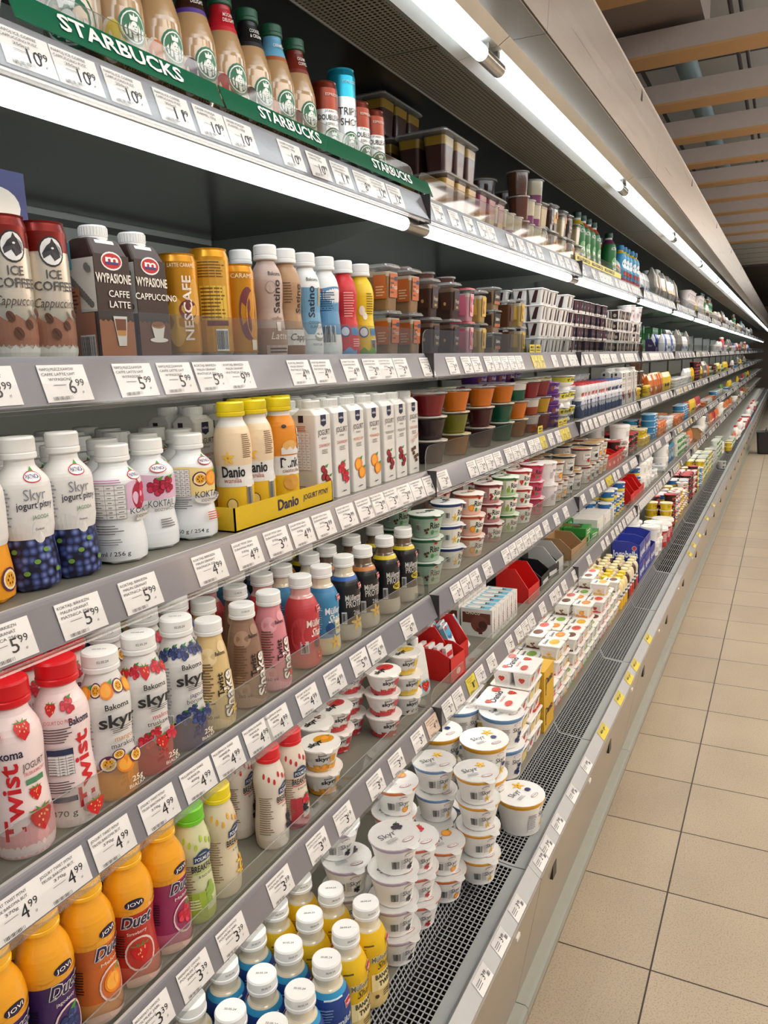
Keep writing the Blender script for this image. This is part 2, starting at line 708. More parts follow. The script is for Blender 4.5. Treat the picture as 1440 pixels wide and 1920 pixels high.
# ================================================================ THE ROOM
fl = MB()
fl.add([(-1.6, -3, 0), (6, -3, 0), (6, 34, 0), (-1.6, 34, 0)], [(0, 1, 2, 3)], tiles_mat())
struct('floor', fl)
cl = MB()
tl, nt, b = new_mat('ceiling_tiles')
tc = nt.nodes.new('ShaderNodeTexCoord')
br = nt.nodes.new('ShaderNodeTexBrick')
br.offset = 0
br.inputs['Scale'].default_value = 1.0
br.inputs['Brick Width'].default_value = 1.2
br.inputs['Row Height'].default_value = 0.6
br.inputs['Mortar Size'].default_value = 0.02
br.inputs['Color1'].default_value = rgb('#b4b8ba')
br.inputs['Color2'].default_value = rgb('#a8b0b4')
br.inputs['Mortar'].default_value = rgb('#4c4c4e')
nt.links.new(tc.outputs['Object'], br.inputs['Vector'])
nt.links.new(br.outputs['Color'], b.inputs['Base Color'])
b.inputs['Roughness'].default_value = 0.9
cl.add([(-3, -3, 3.76), (-3, 14.6, 3.76), (6, 14.6, 3.76), (6, -3, 3.76)], [(0, 1, 2, 3)], tl)
struct('ceiling', cl)
sf = MB()
sf.box(-3, 6, 11.3, 14.2, 2.83, 3.78, tl)
struct('ceiling_soffit', sf)
dk = MB()
dk.box(-3, 6, 14.2, 31, 2.80, 3.78, '#4a403b')
struct('ceiling_bulkhead', dk)
wb = MB()
wb.box(-3, 6, 27.0, 27.2, 0, 2.8, '#8a7a6c')
struct('wall_back', wb)
wl = MB()
wl.box(-1.45, -1.3, -3, 31, 0, 3.76, '#77716a')
struct('wall_left', wl)
duct = MB()
duct.box(-0.95, -0.42, -1.5, 4.35, 2.95, 3.3, '#8b7f78')
duct.tube((-0.62, 4.3, 3.12), (-0.62, 11, 3.12), 0.06, '#5f7d8c', 16)
duct.tube((-0.36, 2, 3.2), (-0.36, 11, 3.2), 0.012, '#1c1c1e', 8)
duct.tube((-0.31, 2, 3.2), (-0.31, 11, 3.2), 0.012, '#1c1c1e', 8)
struct('ceiling_duct', duct)
for k in range(-5, 9):
    y0 = 4.83 + 0.776 * k
    bf = MB()
    bf.box(-2.0, 5.5, y0, y0 + 0.155, 2.822, 2.92, M('#c6bdba', 0.8))
    bf.box(-2.0, 5.5, y0 - 0.002, y0 + 0.157, 2.81, 2.822, M('#cda678', 0.7))  # warm light on the underside put into this tan colour
    for xx in (0.62, 2.4):
        bf.tube((xx, y0 + .07, 2.92), (xx, y0 + .07, 3.76), 0.004, '#2a2a2a', 6)
    struct('ceiling_baffle', bf)

# ================================================================ THE OPEN FRIDGE, one bay at a time
BAY = 1.25
Y0 = 0.18
DECK = [1.772, 1.475, 1.240, 0.977, 0.724]
BASE = 0.43
dark = M('#3a3a36', 0.35, 0.0, 0.04)
panel = M('#c9cdc4', 0.55, 0.0, 0.04, 0, 3.0)
shelf_grey = M('#7f7d72', 0.38, 0.0, 0.05, 0, 8.0)
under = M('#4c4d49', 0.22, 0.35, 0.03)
railgrey = M('#87858c', 0.45, 0.0, 0.03)
lip = M('#c9c7c2', 0.3, 0.0, 0.02)
clear = CLEAR()
steel = brushed('#938b82', 0.30)
facem = M('#aaa092', 0.32, 0.35, 0.03)
white_strip = M('#e8e8e6', 0.25, 0.0, 0.03, 0.5)
L = BAY


def bay_meshes():
    out = {}
    b = MB()
    b.box(-1.17, -1.15, 0.003, L - .003, 0.35, 2.06, panel)
    for z in (0.70, 0.94, 1.20, 1.43, 1.73):
        b.box(-1.15, -1.145, 0.0, L, z - .012, z, M('#5c5c58'))
    b.box(-1.15, -1.138, 0.0, 0.012, 0.5, 2.03, M('#6b6c68', 0.4))
    for i in range(26):
        b.box(-1.138, -1.1375, 0.003, 0.006, 0.6 + i * .055, 0.62 + i * .055, M('#161616'))
    out['back_panel'] = b
    # floor of the fridge
    b = MB()
    b.box(-1.15, -0.542, 0.001, L - .001, BASE - .02, BASE, shelf_grey)
    out['bottom_deck'] = b
    # air grille: real bars over a dark duct
    for var in (0, 1):
        g = MB()
        gm = M('#a2a5a7', 0.4, 0.0, 0.02)
        path = [(-.5425 + .015 * i / 4, BASE - .0290 * i / 4) for i in range(5)] + [(-.5275 + .0665 * i / 7, BASE - .0290 - .007 * i / 7) for i in range(1, 8)]
        for x, z in path:
            g.box(x - .0009, x + .0009, .004, L - .004, z - .0012, z + .0008, gm)
        n = 106 if var == 0 else 10
        for i in range(n + 1):
            y = .008 + (L - .016) * i / n
            w = .0009 if var == 0 else .0012
            g.sheet(path, y - w, y + w, .0012, gm)
        for y in (.003, L * .5, L - .006):
            g.sheet(path, y - .002, y + .004, .0016, gm)
        out['air_grille' if var == 0 else 'air_grille_bars'] = g
    d = MB()
    d.prism([(-.5435, BASE), (-.5435, .27), (-.461, .27), (-.461, BASE - .040), (-.4625, BASE - .040), (-.4625, .28), (-.542, .28), (-.542, BASE)], 0, L, M('#141415', 0.7))
    d.box(-.4625, -.430, 0.0015, L - .0015, BASE - .040, BASE - .034, M('#9aa0a0', 0.4))
    d.box(-.4625, -.430, L * .5 - .001, L * .5 + .001, BASE - .034, BASE - .0335, M('#444444'))
    out['air_duct'] = d
    # front panel leaning back to the bumper
    f = MB()
    f.sheet([(-.405, .385), (-.412, .34), (-.462, .062)], .0015, L - .0015, .004, facem)
    f.box(-.45, -.412, .001, L - .001, .35, .385, M('#8f8880'))
    for y in (.12, .75):
        f.box(-.425, -.408, y, y + .03, .300, .335, M('#3b3936', 0.4, 0.6))
    for y in (.45, 1.08):
        f.box(-.413, -.400, y, y + .020, .362, .370, M('#e9e6e0'))
    out['front_panel'] = f
    u = MB()
    u.prism([(-.47, .03), (-.47, .062), (-.436, .062), (-.430, .056), (-.430, .036), (-.438, .03)], .001, L - .001, M('#a4a9a0', 0.3, 0.35))
    u.box(-.47, -.438, .001, L - .001, 0, .03, M('#8d8474', 0.5))
    out['bumper'] = u
    r = MB()
    r.sheet([(-.430, .408), (-.405, .382)], .001, L - .001, .002, white_strip)
    r.sheet([(-.4325, .4125), (-.429, .4115), (-.4035, .384), (-.4045, .3805)], .001, L - .001, .0006, CLEAR('#fbfbfb', .3))
    out['bottom_label_rail'] = r
    # canopy
    c = MB()
    c.prism([(-1.15, 2.06), (-.73, 2.035), (-.73, 2.03), (-1.15, 2.05)], 0, L, M('#2b2a28', 0.3, 0.3))
    c.prism([(-.733, 2.03), (-.726, 2.026), (-.726, 2.034), (-.733, 2.038)], 0, L, M('#96948c', 0.3))
    c.prism([(-.726, 2.036), (-.595, 2.032), (-.595, 2.028), (-.726, 2.030)], 0.004, L - .004, perforated())
    c.prism([(-.595, 2.040), (-.595, 2.022), (-.56, 1.998), (-.556, 2.004), (-.588, 2.026)], 0.001, L - .001, M('#b9bcba', 0.25, 0.2))
    c.sheet([(-.485, 2.008), (-.56, 1.998)], 0.001, L - .001, .003, M('#dfe3e3', 0.15, 0.1))
    c.sheet([(-.462, 2.020), (-.4855, 2.006)], 0.001, L - .001, .002, brushed('#d2d2d0', 0.06))
    c.box(-1.15, -.46, 0, L, 2.062, 2.17, M('#6a655f'))
    out['canopy'] = c
    c = MB()
    c.sheet([(-.400, 2.010), (-.458, 2.012)], 0.001, L - .001, .003, M('#7d7468', 0.5, 0.3, .03))
    c.sheet([(-.390, 2.17), (-.391, 2.165), (-.400, 2.010)], 0.0006, L - .0006, .003, steel)
    c.box(-.46, -.391, 0, L, 2.16, 2.17, steel)
    for y in (.30, .31):
        c.box(-.3925, -.388, y + .6, y + .604, 2.135, 2.165, M('#1a1a1a'))
    out['fascia'] = c
    # lamps
    t = MB()
    t.tube((-.500, .045, 1.982), (-.500, L - .045, 1.982), .013, EMIT('#f2fbff', TUBE * 0.75), 12)
    out['canopy_lamp_tube'] = t
    h = MB()
    for y in (.0,):
        h.tube((-.500, y, 1.982), (-.500, y + .047, 1.982), .0135, M('#c9c7c2', .2, .7), 14)
    for y in (0.018,):
        h.box(-.508, -.492, y, y + .012, 1.982, 2.005, M('#b9b7b2', .3, .4))
    out['lamp_holder'] = h
    t = MB()
    t.tube((-.657, .045, 1.719), (-.657, L - .045, 1.719), .0125, EMIT('#f4fcff', TUBE), 12)
    out['shelf_lamp_tube'] = t
    h = MB()
    for y in (.0,):
        h.tube((-.657, y, 1.719), (-.657, y + .047, 1.719), .0130, M('#b3aea4', .25, .7), 14)
    out['shelf_lamp_holder'] = h
    # low lamps tucked behind the lower price rails
    for i in (1, 2, 3, 4):
        z = DECK[i] - .034
        t = MB()
        t.tube((-.672, .05, z), (-.672, L - .05, z), .009, EMIT('#fffaf0', TUBE * (0.62 if i < 4 else .85)), 8)
        for y in (.03, L - .05):
            t.tube((-.672, y, z), (-.672, y + .02, z), .0095, M('#c4c2bc', .3, .4), 8)
        out['low_lamp_%d' % i] = t
    # shelves
    for i, dz in enumerate(DECK):
        s = MB()
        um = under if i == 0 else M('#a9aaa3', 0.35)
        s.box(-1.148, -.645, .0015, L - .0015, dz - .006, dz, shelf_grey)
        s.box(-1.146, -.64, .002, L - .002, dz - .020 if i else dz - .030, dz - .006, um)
        if i == 0:
            s.box(-.680, -.632, .002, L - .002, dz - .032, dz - .026, M('#4a423a', 0.7))
        else:
            s.box(-.662, -.642, .002, L - .002, dz - .030, dz - .010, M('#e4e3de', 0.3))
        out['shelf_%d' % i] = s
        q = MB()
        q.sheet([(-.6435, dz + .003), (-.6405, dz - .002), (-.6265, dz - .043)], .0025, L - .0025, .002, railgrey)
        q.box(-.6465, -.6420, .002, L - .002, dz + .0005, dz + .0038, lip)
        q.sheet([(-.6395, dz + .0025), (-.6375, dz - .003), (-.6225, dz - .0445), (-.624, dz - .049)], .002, L - .002, .0007, CLEAR('#fafafa', .03, .12, fres=.10))
        q.box(-.628, -.6225, .002, L - .002, dz - .0495, dz - .0455, CLEAR('#f2f2f2', .2, .15, fres=.15))
        q.box(-.646, -.622, .0005, .0030, dz - .050, dz + .004, M('#3c3a3c', .4))
        out['price_rail_%d' % i] = q
        g = MB()
        gh = .052 if i < 4 else .034
        gx = -.6495
        pts = [(0.012, 0), (0.012, gh - .022), (0.017, gh - .009), (0.026, gh - .002), (0.038, gh), (L - .038, gh), (L - .026, gh - .002), (L - .017, gh - .009), (L - .012, gh - .022), (L - .012, 0)]
        vs = [(gx, y, dz + z) for y, z in pts] + [(gx - .002, y, dz + z) for y, z in pts]
        n = len(pts)
        g.add(vs, [tuple(range(n)), tuple(range(2 * n - 1, n - 1, -1))], clear)
        em = CLEAR('#d5dad8', .5, .1, .35, '#e8ecec')
        g.add(vs, [(j, j + 1, n + j + 1, n + j) for j in range(n - 1)], em)
        out['front_guard_%d' % i] = g
        k = MB()
        zb = dz - (.030 if i == 0 else .020)
        dd = .075 if i == 0 else .06
        for y0 in (.002,):
            prof = [(-1.146, zb), (-.70, zb), (-.70, zb - .012), (-.78, zb - .022), (-1.05, zb - dd), (-1.146, zb - dd)]
            k.prism(prof, y0, y0 + .003, M('#777a72', 0.4))
        out['shelf_bracket_%d' % i] = k
    return {n: (b.mesh(n)) for n, b in out.items()}


BM = bay_meshes()
ORD = ['nearest', 'second', 'third', 'fourth', 'fifth', 'sixth', 'seventh', 'eighth', 'ninth', 'tenth', 'eleventh', 'twelfth', 'thirteenth', 'fourteenth',
       'fifteenth', 'sixteenth', 'seventeenth', 'eighteenth', 'nineteenth', 'twentieth', 'last']
for k in range(0, 20):
    e = link('display_fridge', None, None, (0, Y0 + BAY * k, 0))
    tag(e, ('%s lit bay of the long open display fridge, counted from the front' % ORD[k]), 'display fridge', 'bays of the open display fridge')
    for n in ('back_panel', 'bottom_deck', 'air_duct', 'front_panel', 'bumper', 'bottom_label_rail', 'canopy', 'fascia'):
        link(n, BM[n], e)
    link('air_grille', BM['air_grille' if k < 3 else 'air_grille_bars'], e)
    lt = link('lamp_tube', BM['canopy_lamp_tube'], e)
    [link('lamp_holder', BM['lamp_holder'], lt, (0, q_, 0)) for q_ in (0, L - .047)]
    lt = link('lamp_tube', BM['shelf_lamp_tube'], e)
    [link('lamp_holder', BM['shelf_lamp_holder'], lt, (0, q_, 0)) for q_ in (0, L - .047)]
    for i in range(5):
        s = link('shelf', BM['shelf_%d' % i], e)
        link('price_rail', BM['price_rail_%d' % i], s)
        if i not in (2, ) or k != 0:
            link('front_guard', BM['front_guard_%d' % i], s)
        link('shelf_bracket', BM['shelf_bracket_%d' % i], s)
        if i:
            link('lamp_tube', BM['low_lamp_%d' % i], s)


# ================================================================ KINDS OF GOODS
WHITE = '#e0dfdd'
CAPW = '#e8e9e8'


def cap_mb(r, z0, h, col, top_txt=None, ridges=False):
    c = MB()
    m = M(col, 0.35, 0, 0.02)
    prof = [(r * .96, z0), (r * 1.03, z0 + h * .06), (r * 1.03, z0 + h * .26), (r * .97, z0 + h * .30), (r, z0 + h * .36), (r, z0 + h * .9), (r * .92, z0 + h)]
    c.lathe(prof, [(9, m)], 26, True, True)
    if ridges:
        for i in range(30):
            a = 2 * PI * i / 30
            c.tube((r * 1.0 * math.cos(a), r * 1.0 * math.sin(a), z0 + h * .4), (r * math.cos(a), r * math.sin(a), z0 + h * .88), r * .035, m, 4)
    if top_txt:
        mp = lambda s, t, e: (-t * .5 + s * .85, s * .5 + t * .85, z0 + h + e)
        flat_text(c, mp, top_txt, 0, 0, .0032, '#3a3a3a', e=.0003)
        f = on_lathe([(r, z0), (r, z0 + h)], -.6)
        flat_text(c, f, top_txt, 0, z0 + h * .62, .0026, '#4a4a4a', e=.0004)
    return c


def bottle(key, name, cat, prof, bands, ops, cap, a0=0.0, h=None, sm=3, lobe_z=0.0, txt=None, extra=None):
    """prof: control points of the body, cap: (radius, height, colour)"""
    P = smooth_prof(prof, sm)
    b = MB()
    b.lathe(P, [(z, resolve(c)) for z, c in bands], 28, True, True, lobe_z=lobe_z)
    R = max(p[0] for p in P)
    art(b, on_lathe(P, a0, R), ops)
    top = P[-1][1]
    c = cap_mb(cap[0], top - .002, cap[1], cap[2], txt)
    parts = [('body', b), ('cap', c)]
    if extra:
        parts.append(extra)
    kind(key, name, cat, parts, top + cap[1], R)


# --- cold coffee in glass bottles
SBP = [(.020, 0), (.0265, .004), (.0275, .02), (.0275, .066), (.0255, .082), (.0185, .105), (.0135, .120), (.0125, .131)]


def siren(s, z, k):
    ops = [('E', s, z, k, k, '#0b6b48'), ('E', s, z, k * .86, k * .86, '#eef2ee'), ('E', s, z, k * .78, k * .78, '#0b6b48')]
    ops += [('E', s, z - k * .05, k * .26, k * .34, '#eef2ee'), ('P', [(s - k * .24, z + k * .32), (s - k * .3, z + k * .62), (s - k * .1, z + k * .45), (s, z + k * .72), (s + k * .1, z + k * .45), (s + k * .3, z + k * .62), (s + k * .24, z + k * .32)], '#eef2ee')]
    for q in (-1, 1):
        ops += [('P', [(s + q * k * .28, z + k * .2), (s + q * k * .42, z - k * .1), (s + q * k * .38, z - k * .6), (s + q * k * .24, z - k * .6)], '#eef2ee'),
                ('P', [(s + q * k * .52, z + k * .05), (s + q * k * .66, z - k * .1), (s + q * k * .56, z - k * .5), (s + q * k * .47, z - k * .45)], '#eef2ee')]
    ops += [('P', [(s - k * .18, z - k * .42), (s + k * .18, z - k * .42), (s + k * .1, z - k * .76), (s - k * .1, z - k * .76)], '#eef2ee')]
    ops += [('E', s - k * .09, z, k * .04, k * .04, '#0b6b48'), ('E', s + k * .09, z, k * .04, k * .04, '#0b6b48'), ('R', s, z - k * .16, k * .14, k * .035, '#0b6b48')]
    return ops


for key, neck, neck2, lab, txt, cur in (('van', '#b8946a', '#b8946a', '#d9c23c', '', 'vanilla'), ('car', '#a8835a', '#a8835a', '#d9772a', '', 'caramel'), ('moc', '#3a2016', '#56398a', '#4a2c52', 'MOCHA\nDELIGHT', 'mocha'),
                                      ('red', '#c4202c', '#c4202c', '#b01f2a', 'MOCHA\nDELIGHT', 'strawberry'), ('coo', '#1b1a1c', '#1b1a1c', '#211d20', 'COOKIES\n& CREAM', 'cookies'),
                                      ('blu', '#6fb0d2', '#a85a2a', '#c86a2a', 'CARAMEL', 'caramel'), ('cre', '#7c2a1c', '#7c2a1c', '#6b2b1e', 'CREAMY\nCOFFEE', 'coffee')):
    milk = M('#b29068', 0.12, 0, .04, .6)
    bottle('sb_' + key, 'iced_coffee_bottle', 'bottle', SBP,
           [(.004, milk), (.100, milk), (.105, neck2), (.131, M(neck, .25, 0, .03))],
           [('P', [(-.035, .006), (.030, .006), (.030, .052), (.012, .058), (-.010, .040), (-.028, .020)], lab),
            ('E', -.020, .036, .011, .020, '#e9dfd0'), ('E', -.017, .036, .010, .018, lab)] + siren(.004, .050, .0165) +
           [('T', 'STARBUCKS', .004, .026, .0035, '#f4f0e6', {'bold': .02}), ('T', cur, .002, .014, .008, '#f4ead0', {'slant': .25})] +
           ([('T', t, 0, .117 - i * .006, .0042, '#f0ece4', {'bold': .02}) for i, t in enumerate(txt.split('\n')) if t]),
           (.0145, .014, '#1d5a3c'), a0=-.35)


def can(key, name, r, h, bands, ops, a0=-.3, top='#b9babb'):
    P = [(r * .86, 0), (r * .93, .003), (r, .009), (r, h - .010), (r * .92, h - .004), (r * .90, h - .0022), (r * .93, h)]
    b = MB()
    b.lathe(P, [(.007, M('#b9babb', .25, .8, .02))] + [(z, resolve(c)) for z, c in bands] + [(9, M(top, .25, .8, .02))], 28, True, False)
    art(b, on_lathe(P, a0, r), ops)
    t = MB()
    t.lathe([(r * .93, h), (r * .88, h - .003), (.001, h - .003)], [(9, M('#bdbec0', .28, .85, .02))], 28, False, False)
    t.loft([(h - .0028, .006, .003, .0025), (h - .0018, .006, .003, .0025)], M('#c9cacc', .3, .8))
    kind(key, name, 'can', [('body', b), ('can_end', t)], h, r)


def metal(c):
    return M(c, .28, .55, .04)


lines_ = [('R', 0, .006 + i * .005, .05, .0009, '#3b3f40') for i in range(6)]
can('can_brown', 'coffee_drink_can', .0215, .122, [(.082, metal('#c9cccd')), (.122, metal('#7a2f1c'))],
    lines_ + [('T', 'DOUBLESHOT', 0, .070, .0075, '#20242a', {'bold': .02, 'w': .048}), ('T', 'ESPRESSO', 0, .061, .0042, '#20242a'), ('T', 'STARBUCKS', 0, .079, .0035, '#20242a'), ('T', 'ESPRESSO', 0, .102, .004, '#e6d9c8')] + siren(0, .040, .0165))
can('can_teal', 'coffee_drink_can', .0225, .142, [(.104, metal('#cdd0d2')), (.142, metal('#1b9ab4'))],
    lines_ + [('T', 'TRIPLE', 0, .084, .0105, '#20242a', {'w': .04}), ('T', 'SHOT', 0, .070, .0095, '#20242a'), ('T', 'ESPRESSO', 0, .123, .004, '#dcebee')] + siren(0, .042, .0165))
can('can_ice', 'coffee_drink_can', .0262, .133, [(.104, metal('#d8cfc0')), (.133, metal('#7b2018'))],
    [('P', [(-.03, .098), (.028, .098), (.022, .118), (-.024, .118)], '#7b2018'), ('W', .004, .040, '#b0765c', -.082, .082, .003, 9), ('W', .003, .013, '#e6e2dc', -.082, .082, .002, 14),
     ('E', 0, .104, .0135, .0145, '#1c1c1e'), ('E', 0, .104, .0118, .0128, '#e8e8e8'), ('P', [(-.009, .097), (-.002, .101), (.002, .095), (.009, .099), (.008, .108), (.003, .113), (.001, .1165), (-.001, .112), (-.005, .109), (-.010, .102)], '#2c2c30'), ('E', .001, .107, .0015, .001, '#e8e8e8'), ('P', [(.004, .112), (.010, .108), (.011, .100), (.008, .104)], '#8a8a8e'),
     ('T', 'ICE', 0, .082, .0085, '#4a4a4c', {'bold': .02}), ('T', 'COFFEE', 0, .071, .0088, '#4a4a4c', {'bold': .03, 'w': .043}), ('T', 'Cappuccino', 0, .055, .009, '#50443e', {'slant': .3, 'w': .046}),
     ('F', 'bean', -.010, .041, .0055), ('F', 'bean', .008, .034, .0050), ('F', 'bean', -.004, .026, .0058), ('F', 'bean', .016, .045, .0045)], a0=-.35)
can('can_gold', 'coffee_drink_can', .0250, .128, [(.128, metal('#c98a1e'))],
    [('E', -.012, .045, .012, .030, '#d9a53c'), ('E', .014, .070, .009, .028, '#d49a2e'), ('E', .004, .060, .012, .012, '#6c2b30'), ('T', 'NESCAFE', .004, .062, .0115, '#f0e2d4', {'rot': PI / 2, 'bold': .04, 'w': .078}),
     ('T', 'LATTE CARAMEL', .0, .113, .0048, '#f2e7c8', {'w': .036})], a0=-.55)
can('can_gold_back', 'coffee_drink_can', .0250, .130, [(.130, metal('#cf921f'))],
    [('R', 0, .062, .040, .108, '#c2901f'), ('N', 0, .105, .036, .020, '#6a4416', 6), ('R', 0, .066, .034, .040, '#d8b23a'), ('N', 0, .066, .032, .038, '#6d4a1a', 9), ('R', .004, .042, .028, .006, '#6c2b30'), ('B', .008, .022, .016, .026)], a0=-.75)
can('can_gold_mel', 'coffee_drink_can', .0250, .126, [(.126, metal('#c98a1e'))],
    [('E', .0, .060, .014, .036, '#6c2b30'), ('E', .010, .058, .014, .034, '#c98a1e'), ('T', 'CARAMEL', -.004, .110, .006, '#f2e7c8'), ('R', .008, .018, .010, .014, '#e8dcc6')], a0=-.3)


def carton(key, name, w, d, h, main, front, side, capcol=CAPW, slope=.02, caph=.018, capr=.014, sidecol=None, lean=.0):
    """block carton, w along the shelf (y), d into the shelf (x)"""
    b = MB()
    m = resolve(main)
    b.loft([(0, d / 2, w / 2, .003), (h - slope, d / 2, w / 2, .003)], m, 2, top=False)
    b.loft([(h - slope, d / 2, w / 2, .003), (h - .002, d / 2 * .62, w / 2 * .9, .003), (h, d / 2 * .55, w / 2 * .8, .003)], m, 2, bottom=False)
    if sidecol:
        rect(b, on_side(-w / 2), 0, (h - slope) / 2, d - .002, h - slope - .002, sidecol, .0003)
    art(b, on_front(d / 2), front)
    art(b, on_side(-w / 2), side)
    c = cap_mb(capr, h - .004, caph, capcol, ridges=True)
    c.loft([(h - .006, capr * 1.15, capr * 1.15, .006), (h - .002, capr * 1.05, capr * 1.05, .006)], M(capcol, .35))
    kind(key, name, 'carton', [('box', b), ('cap', c)], h + caph, w / 2)


def wyp(t1, t2, col, pic):
    f = [('R', 0, .060, .050, .118, '#33221c'), ('R', 0, .022, .050, .042, col), ('W', .036, .045, col, -.025, .025, .0012, 7),
         ('L', '', .0, .112, .030, .021, '#f2f2f2', '#c01f28', '#f4f4f4'), ('T', 'm', 0, .1135, .0105, '#f4f4f4', {'bold': .05, 'w': .018}), ('R', 0, .1095, .018, .0026, '#2a3a80'), ('T', 'WYPASIONE', 0, .092, .0105, '#e9e2d6', {'bold': .06, 'w': .050}),
         ('T', t1, .006, .075, .0078, '#f2eee6', {'bold': .02}), ('T', t2, .006, .063, .0078, '#f2eee6', {'bold': .02})]
    if pic == 'glass':
        f += [('P', [(-.006, .050), (.014, .050), (.010, .016), (-.001, .016)], '#eae4dc'), ('P', [(-.004, .047), (.012, .047), (.011, .034), (-.003, .034)], '#8a4a26'), ('P', [(-.003, .034), (.011, .034), (.010, .028), (-.002, .028)], '#d99a4a')]
    else:
        f += [('F', 'cup', .004, .034, .015), ('E', .004, .043, .009, .003, '#9a5f38')]
    s = [('R', 0, .085, .050, .060, '#d9d7d2')] + [('E', -.02 + (i * 37 % 40) / 1000, .060 + (i * 53 % 50) / 1000, .004, .004, '#777672') for i in range(16)] + \
        [('R', -.012, .045, .026, .075, col), ('N', -.012, .060, .022, .040, '#4a2f20', 9), ('R', .0, .028, .044, .052, col), ('B', .008, .016, .024, .026), ('R', -.014, .118, .014, .03, '#5aa0b8')]
    return f, s


f, s = wyp('CAFFE', 'LATTE', '#a96c4a', 'glass')
carton('wyp_latte', 'coffee_milk_carton', .050, .050, .138, '#3a2620', f, s, capr=.0155, caph=.019)
f, s = wyp('CAPPUCCINO', '', '#6b4230', 'cup')
carton('wyp_capp', 'coffee_milk_carton', .050, .050, .138, '#3a2620', f, s, capr=.0155, caph=.019)

b = MB()
b.box(-.05, .05, -.045, .045, 0, .105, '#242e6e')
art(b, on_front(.05), [('E', .01, .066, .026, .020, '#e6ddcf'), ('P', [(-.02, .05), (.035, .05), (.028, .005), (-.012, .005)], '#7a5240'), ('P', [(-.028, .10), (-.020, .10), (-.002, .055), (-.008, .055)], '#d8c9c0')])
art(b, on_side(-.045), [('R', -.01, .052, .07, .10, '#ded9cc'), ('T', 'KAFFEE', -.008, .05, .020, '#26262a', {'rot': PI / 2, 'bold': .04, 'w': .09}), ('P', [(.018, .1), (.026, .1), (.04, .02), (.032, .02)], '#c9c6d2')])
kind('kaffee', 'iced_coffee_multipack', 'carton', [('box', b)], .105, .045)

# --- slim bottles on the second shelf
STP = [(.018, 0), (.0235, .004), (.0245, .020), (.0225, .045), (.0205, .066), (.0222, .088), (.0225, .104), (.0190, .118), (.0130, .128), (.0125, .133)]


def slim(key, base, low, ops, split=.040, a0=-.35):
    bottle(key, 'slim_drink_bottle', 'bottle', STP, [(split, resolve(low)), (.133, resolve(base))], ops, (.0165, .020, CAPW), a0)


slim('sat_latte', '#b9a399', '#9c7a62', [('T', 'Bakoma', .0, .112, .0055, '#2a2220', {'bold': .02}), ('T', 'Satino', .002, .082, .0125, '#2a2220', {'rot': PI / 2, 'bold': .04, 'w': .044}), ('E', -.009, .094, .008, .008, '#8d7668'), ('E', -.009, .094, .0072, .0072, '#b9a399'),
      ('T', '-coffee-', .0, .053, .0052, '#7a5a48'), ('P', [(-.003, .048), (.005, .048), (.004, .036), (-.002, .036)], '#e8dccf'), ('T', 'Latte', .002, .029, .010, '#efe4d6', {'slant': .3}), ('R', 0, .010, .040, .014, '#c0a99c'), ('N', 0, .010, .030, .009, '#4a3528', 2)])
slim('sat_capp', '#a8835f', '#8a5f44', [('N', -.012, .090, .016, .03, '#6d4c34', 8), ('T', 'Satino', .008, .082, .012, '#2a2220', {'rot': PI / 2, 'bold': .04}), ('R', 0, .028, .050, .022, '#d9d2ca'), ('T', 'Capp', .002, .028, .010, '#3a2c24', {'slant': .3})])
slim('sat_coco', '#e6e8e8', '#dfe2e4', [('W', .030, .100, '#6f9fc0', -.08, .08, .001, 1), ('W', .026, .040, '#e6e8e8', -.04, .04, .010, 2), ('T', 'Bakoma', -.002, .112, .0055, '#2a2220', {'bold': .02}), ('T', 'Satino', -.006, .080, .0120, '#1e2630', {'rot': PI / 2, 'bold': .04, 'w': .045}), ('R', .010, .088, .005, .026, '#b79c5c'),
      ('T', 'COCONUT', .002, .050, .0042, '#2c3238'), ('T', 'FLAVOUR', .002, .044, .0042, '#2c3238'), ('E', .006, .030, .010, .006, '#a5a49c'), ('E', .006, .033, .009, .005, '#f4f4f2'), ('T', 'TEXTURE', 0, .018, .003, '#333333')])
slim('sat_blue', '#e6e8e8', '#e6e8e8', [('W', .034, .104, '#5f93bb', -.08, .08, .002, 2), ('N', .0, .080, .030, .036, '#30506e', 11), ('B', .0, .034, .026, .028), ('E', -.012, .100, .004, .003, '#c42a34')], a0=-.9)
slim('red_slim', '#c6202a', '#c6202a', [('W', .010, .060, '#cf3038', -.08, .08, .004, 3), ('N', .0, .082, .022, .040, '#e6a09c', 10), ('E', -.010, .040, .009, .009, '#2b4f8e'), ('E', -.010, .040, .007, .007, '#dfe6ee'), ('R', .010, .040, .018, .012, '#3e86b8'), ('N', .012, .022, .018, .014, '#eec0bc', 4),
      ('W', .004, .012, '#6f9fd0', -.03, .01, .003, 2)], a0=-.6)
slim('yel_slim', '#e3c11c', '#e3c11c', [('E', -.010, .075, .006, .008, '#f4f0e0'), ('E', -.004, .066, .005, .006, '#f4f0e0'), ('N', .008, .086, .018, .036, '#8a6a14', 9), ('E', -.008, .040, .009, .009, '#2b4f8e'), ('E', -.008, .040, .007, .007, '#dfe6ee'), ('R', .012, .040, .014, .012, '#3e86b8'), ('B', .012, .018, .014, .020),
      ('W', .003, .012, '#7fae4a', -.03, .02, .003, 3)], a0=-.6)

# --- squat white drinking yogurts, third shelf
PTP = [(.026, 0), (.0305, .004), (.0315, .022), (.0285, .044), (.0280, .050), (.0305, .060), (.0310, .090), (.0285, .101), (.0185, .111), (.0165, .115), (.0165, .121)]


def pia(key, body, bands, ops, h=.0, a0=-.5):
    bottle(key, 'yogurt_drink_bottle', 'bottle', PTP, bands, ops, (.0195, .020, CAPW), a0, lobe_z=.003)


